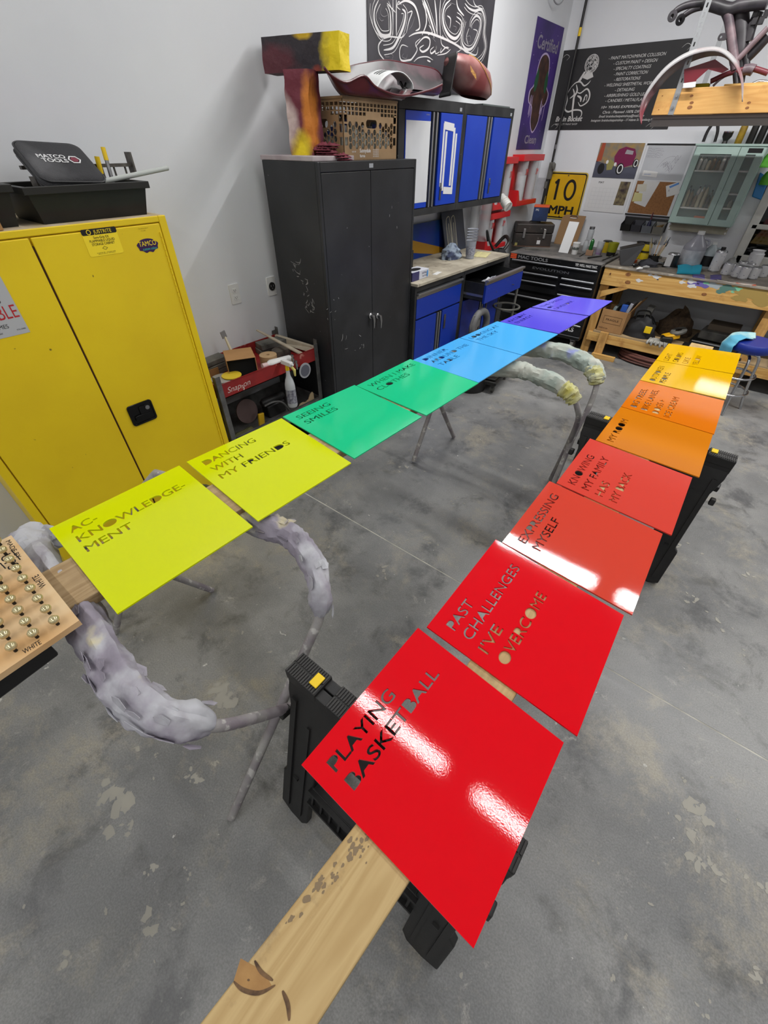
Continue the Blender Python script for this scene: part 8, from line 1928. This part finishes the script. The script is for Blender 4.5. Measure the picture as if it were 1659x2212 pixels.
obj('yellow_sponge', M().box(-.05, .05, -.03, .03, 0, .045, TR(yp(1515, 188).x, HY + .10, HZ1 - .02)), mat('sponge_olive', (150, 140, 30), .9), label='yellow-green sponge on the hanging shelf under the fender', cat='sponge', bevel=.006)
# wire loop hung high in the corner
c = X(1208, -20, XW + .06)
obj('wire_loop', M().tube([c + Vector((0, .10 * math.cos(a) * 1.6, .10 * math.sin(a) + .02)) for a in [2 * PI * k / 28 for k in range(29)]], .006, 8), m_pgry, label='grey wire loop hanging high near the corner above the purple banner', cat='wire')

# ================================================================== KNOB BOARD (lower left)
zk = .985
m_ply = mat('plywood', (216, 190, 150), .6, col2=(196, 152, 98), nscale=3.4, ncon=(.42, .6), stretch=(1, .35, 1), detail=4)
kp = [(24, 1156), (171, 1340), (0, 1456)]
A_, B_, C_ = [at(*p, 'z', zk) for p in kp]
kb = thing('knob_board', 'plywood board with rows of pearly knobs drying on screws', 'board', (B_ + A_) / 2)
dAB = (B_ - A_).normalized(); dBC = (C_ - B_).normalized()
outp = [A_, B_, C_ + dBC * .25, A_ + (C_ - B_) + dBC * .25]
obj('plywood_sheet', M().hexa([p - Vector((0, 0, .018)) for p in outp][::-1] if (B_ - A_).cross(C_ - B_).z < 0 else [p - Vector((0, 0, .018)) for p in outp], [p for p in outp][::-1] if (B_ - A_).cross(C_ - B_).z < 0 else outp), m_ply, kb, smooth=0)
knobs = [(5, 215), (40, 275), (87, 335), (130, 393), (172, 457), (220, 520), (268, 585), (320, 652), (372, 722), (10, 460), (50, 525), (95, 590), (143, 660), (190, 732), (240, 805), (15, 738), (57, 815), (103, 892), (-38, 395), (-30, 665)]
m_knob = mat('pearl_knob', (196, 184, 142), .16, metal=.55)
first = None
for i, (u, v) in enumerate(knobs):
    px, py = u / 2.9625, 1100 + v / 2.9625
    p = at(px, py + 5, 'z', zk)
    if first is None:
        first = thing('round_knob', 'pearly cream round knob on a short black post in the plywood board', 'knob', p, 'pearly knobs on the plywood board')
        obj('knob_ball', M().lathe([(0, .011), (.006, .0115), (.0105, .015), (.0122, .020), (.0118, .024), (.008, .029), (0, .031)], p, 18), m_knob, first)
        obj('knob_post', M().cyl(p, p + Vector((0, 0, .0118)), .0042, n=10), m_pblk, first)
    else: dup(first, p)
Fk = frame(B_, A_ - B_, -(dBC) * -1)
def ktext(s_, pxa, pxb, h_, nm='lettering'):
    a, b_ = at(*pxa, 'z', zk + .0006), at(*pxb, 'z', zk + .0006); F_ = frame(a, b_ - a, Vector((0, 0, 1)).cross(b_ - a))
    obj(nm, textm(M(), s_, F_, 0, 0, h_, (b_ - a).length, bold=.0), m_pblk, kb, smooth=0)
ktext('WHITE', (52, 1413), (90, 1390), .016); ktext('WHITE', (101, 1264), (82, 1240), .016)
ktext('MADE BY', (12, 1170), (36, 1207), .012); ktext('UPS', (0, 1205), (20, 1232), .026)
for (a, b_) in (((24, 1188), (44, 1209)), ((0, 1216), (12, 1228))):
    a, b_ = at(*a, 'z', zk + .0006), at(*b_, 'z', zk + .0006); d = (b_ - a); n_ = Vector((0, 0, 1)).cross(d).normalized() * .0015
    obj('marker_line', M().add([a - n_, b_ - n_, b_ + n_, a + n_], [(0, 1, 2, 3)]), m_pblk, kb, smooth=0)
# black stand carrying it
ks = thing('black_stand', 'black plastic stand under the plywood knob board', 'stand', (-1.2, -.28, 0))
e1, e2 = at(108, 1392, 'z', zk - .03), at(0, 1470, 'z', zk - .03)
dd = (e2 - e1).normalized(); nn = Vector((-dd.y, dd.x, 0)) if Vector((-dd.y, dd.x, 0)).dot(A_ - B_) > 0 else Vector((dd.y, -dd.x, 0))
e1 = e1 + nn * .02; e2 = e1 + dd * 1.6
obj('stand_rail', M().hexa([e1 - Vector((0, 0, .07)), e2 - Vector((0, 0, .07)), e2 + nn * .2 - Vector((0, 0, .07)), e1 + nn * .2 - Vector((0, 0, .07))], [Vector((e1.x, e1.y, zk - .0185)), Vector((e2.x, e2.y, zk - .0185)), Vector(((e2 + nn * .2).x, (e2 + nn * .2).y, zk - .0185)), Vector(((e1 + nn * .2).x, (e1 + nn * .2).y, zk - .0185))]), m_blk, ks, bevel=.006, smooth=0)
for q in (e1 + dd * 1.40 + nn * .05, e1 + dd * 1.55 + nn * .05, e1 + dd * 1.40 + nn * .15, e1 + dd * 1.55 + nn * .15): obj('stand_leg', M().cyl((q.x, q.y, 0), (q.x, q.y, q.z - .066), .02, n=10), m_blk, ks)
# dark cable behind the yellow cabinet's foot
obj('black_cable', M().tube(spl([(-2.35, -.06, .30), (-2.33, -.03, .16), (-2.30, -.06, .05), (-2.33, -.16, .012), (-2.38, -.4, .012)], 8), .011, 8), m_blk, label='black cable hanging and curling on the floor left of the yellow cabinet', cat='cable')
for o in bpy.data.objects:
    if '_o' in o: del o['_o']
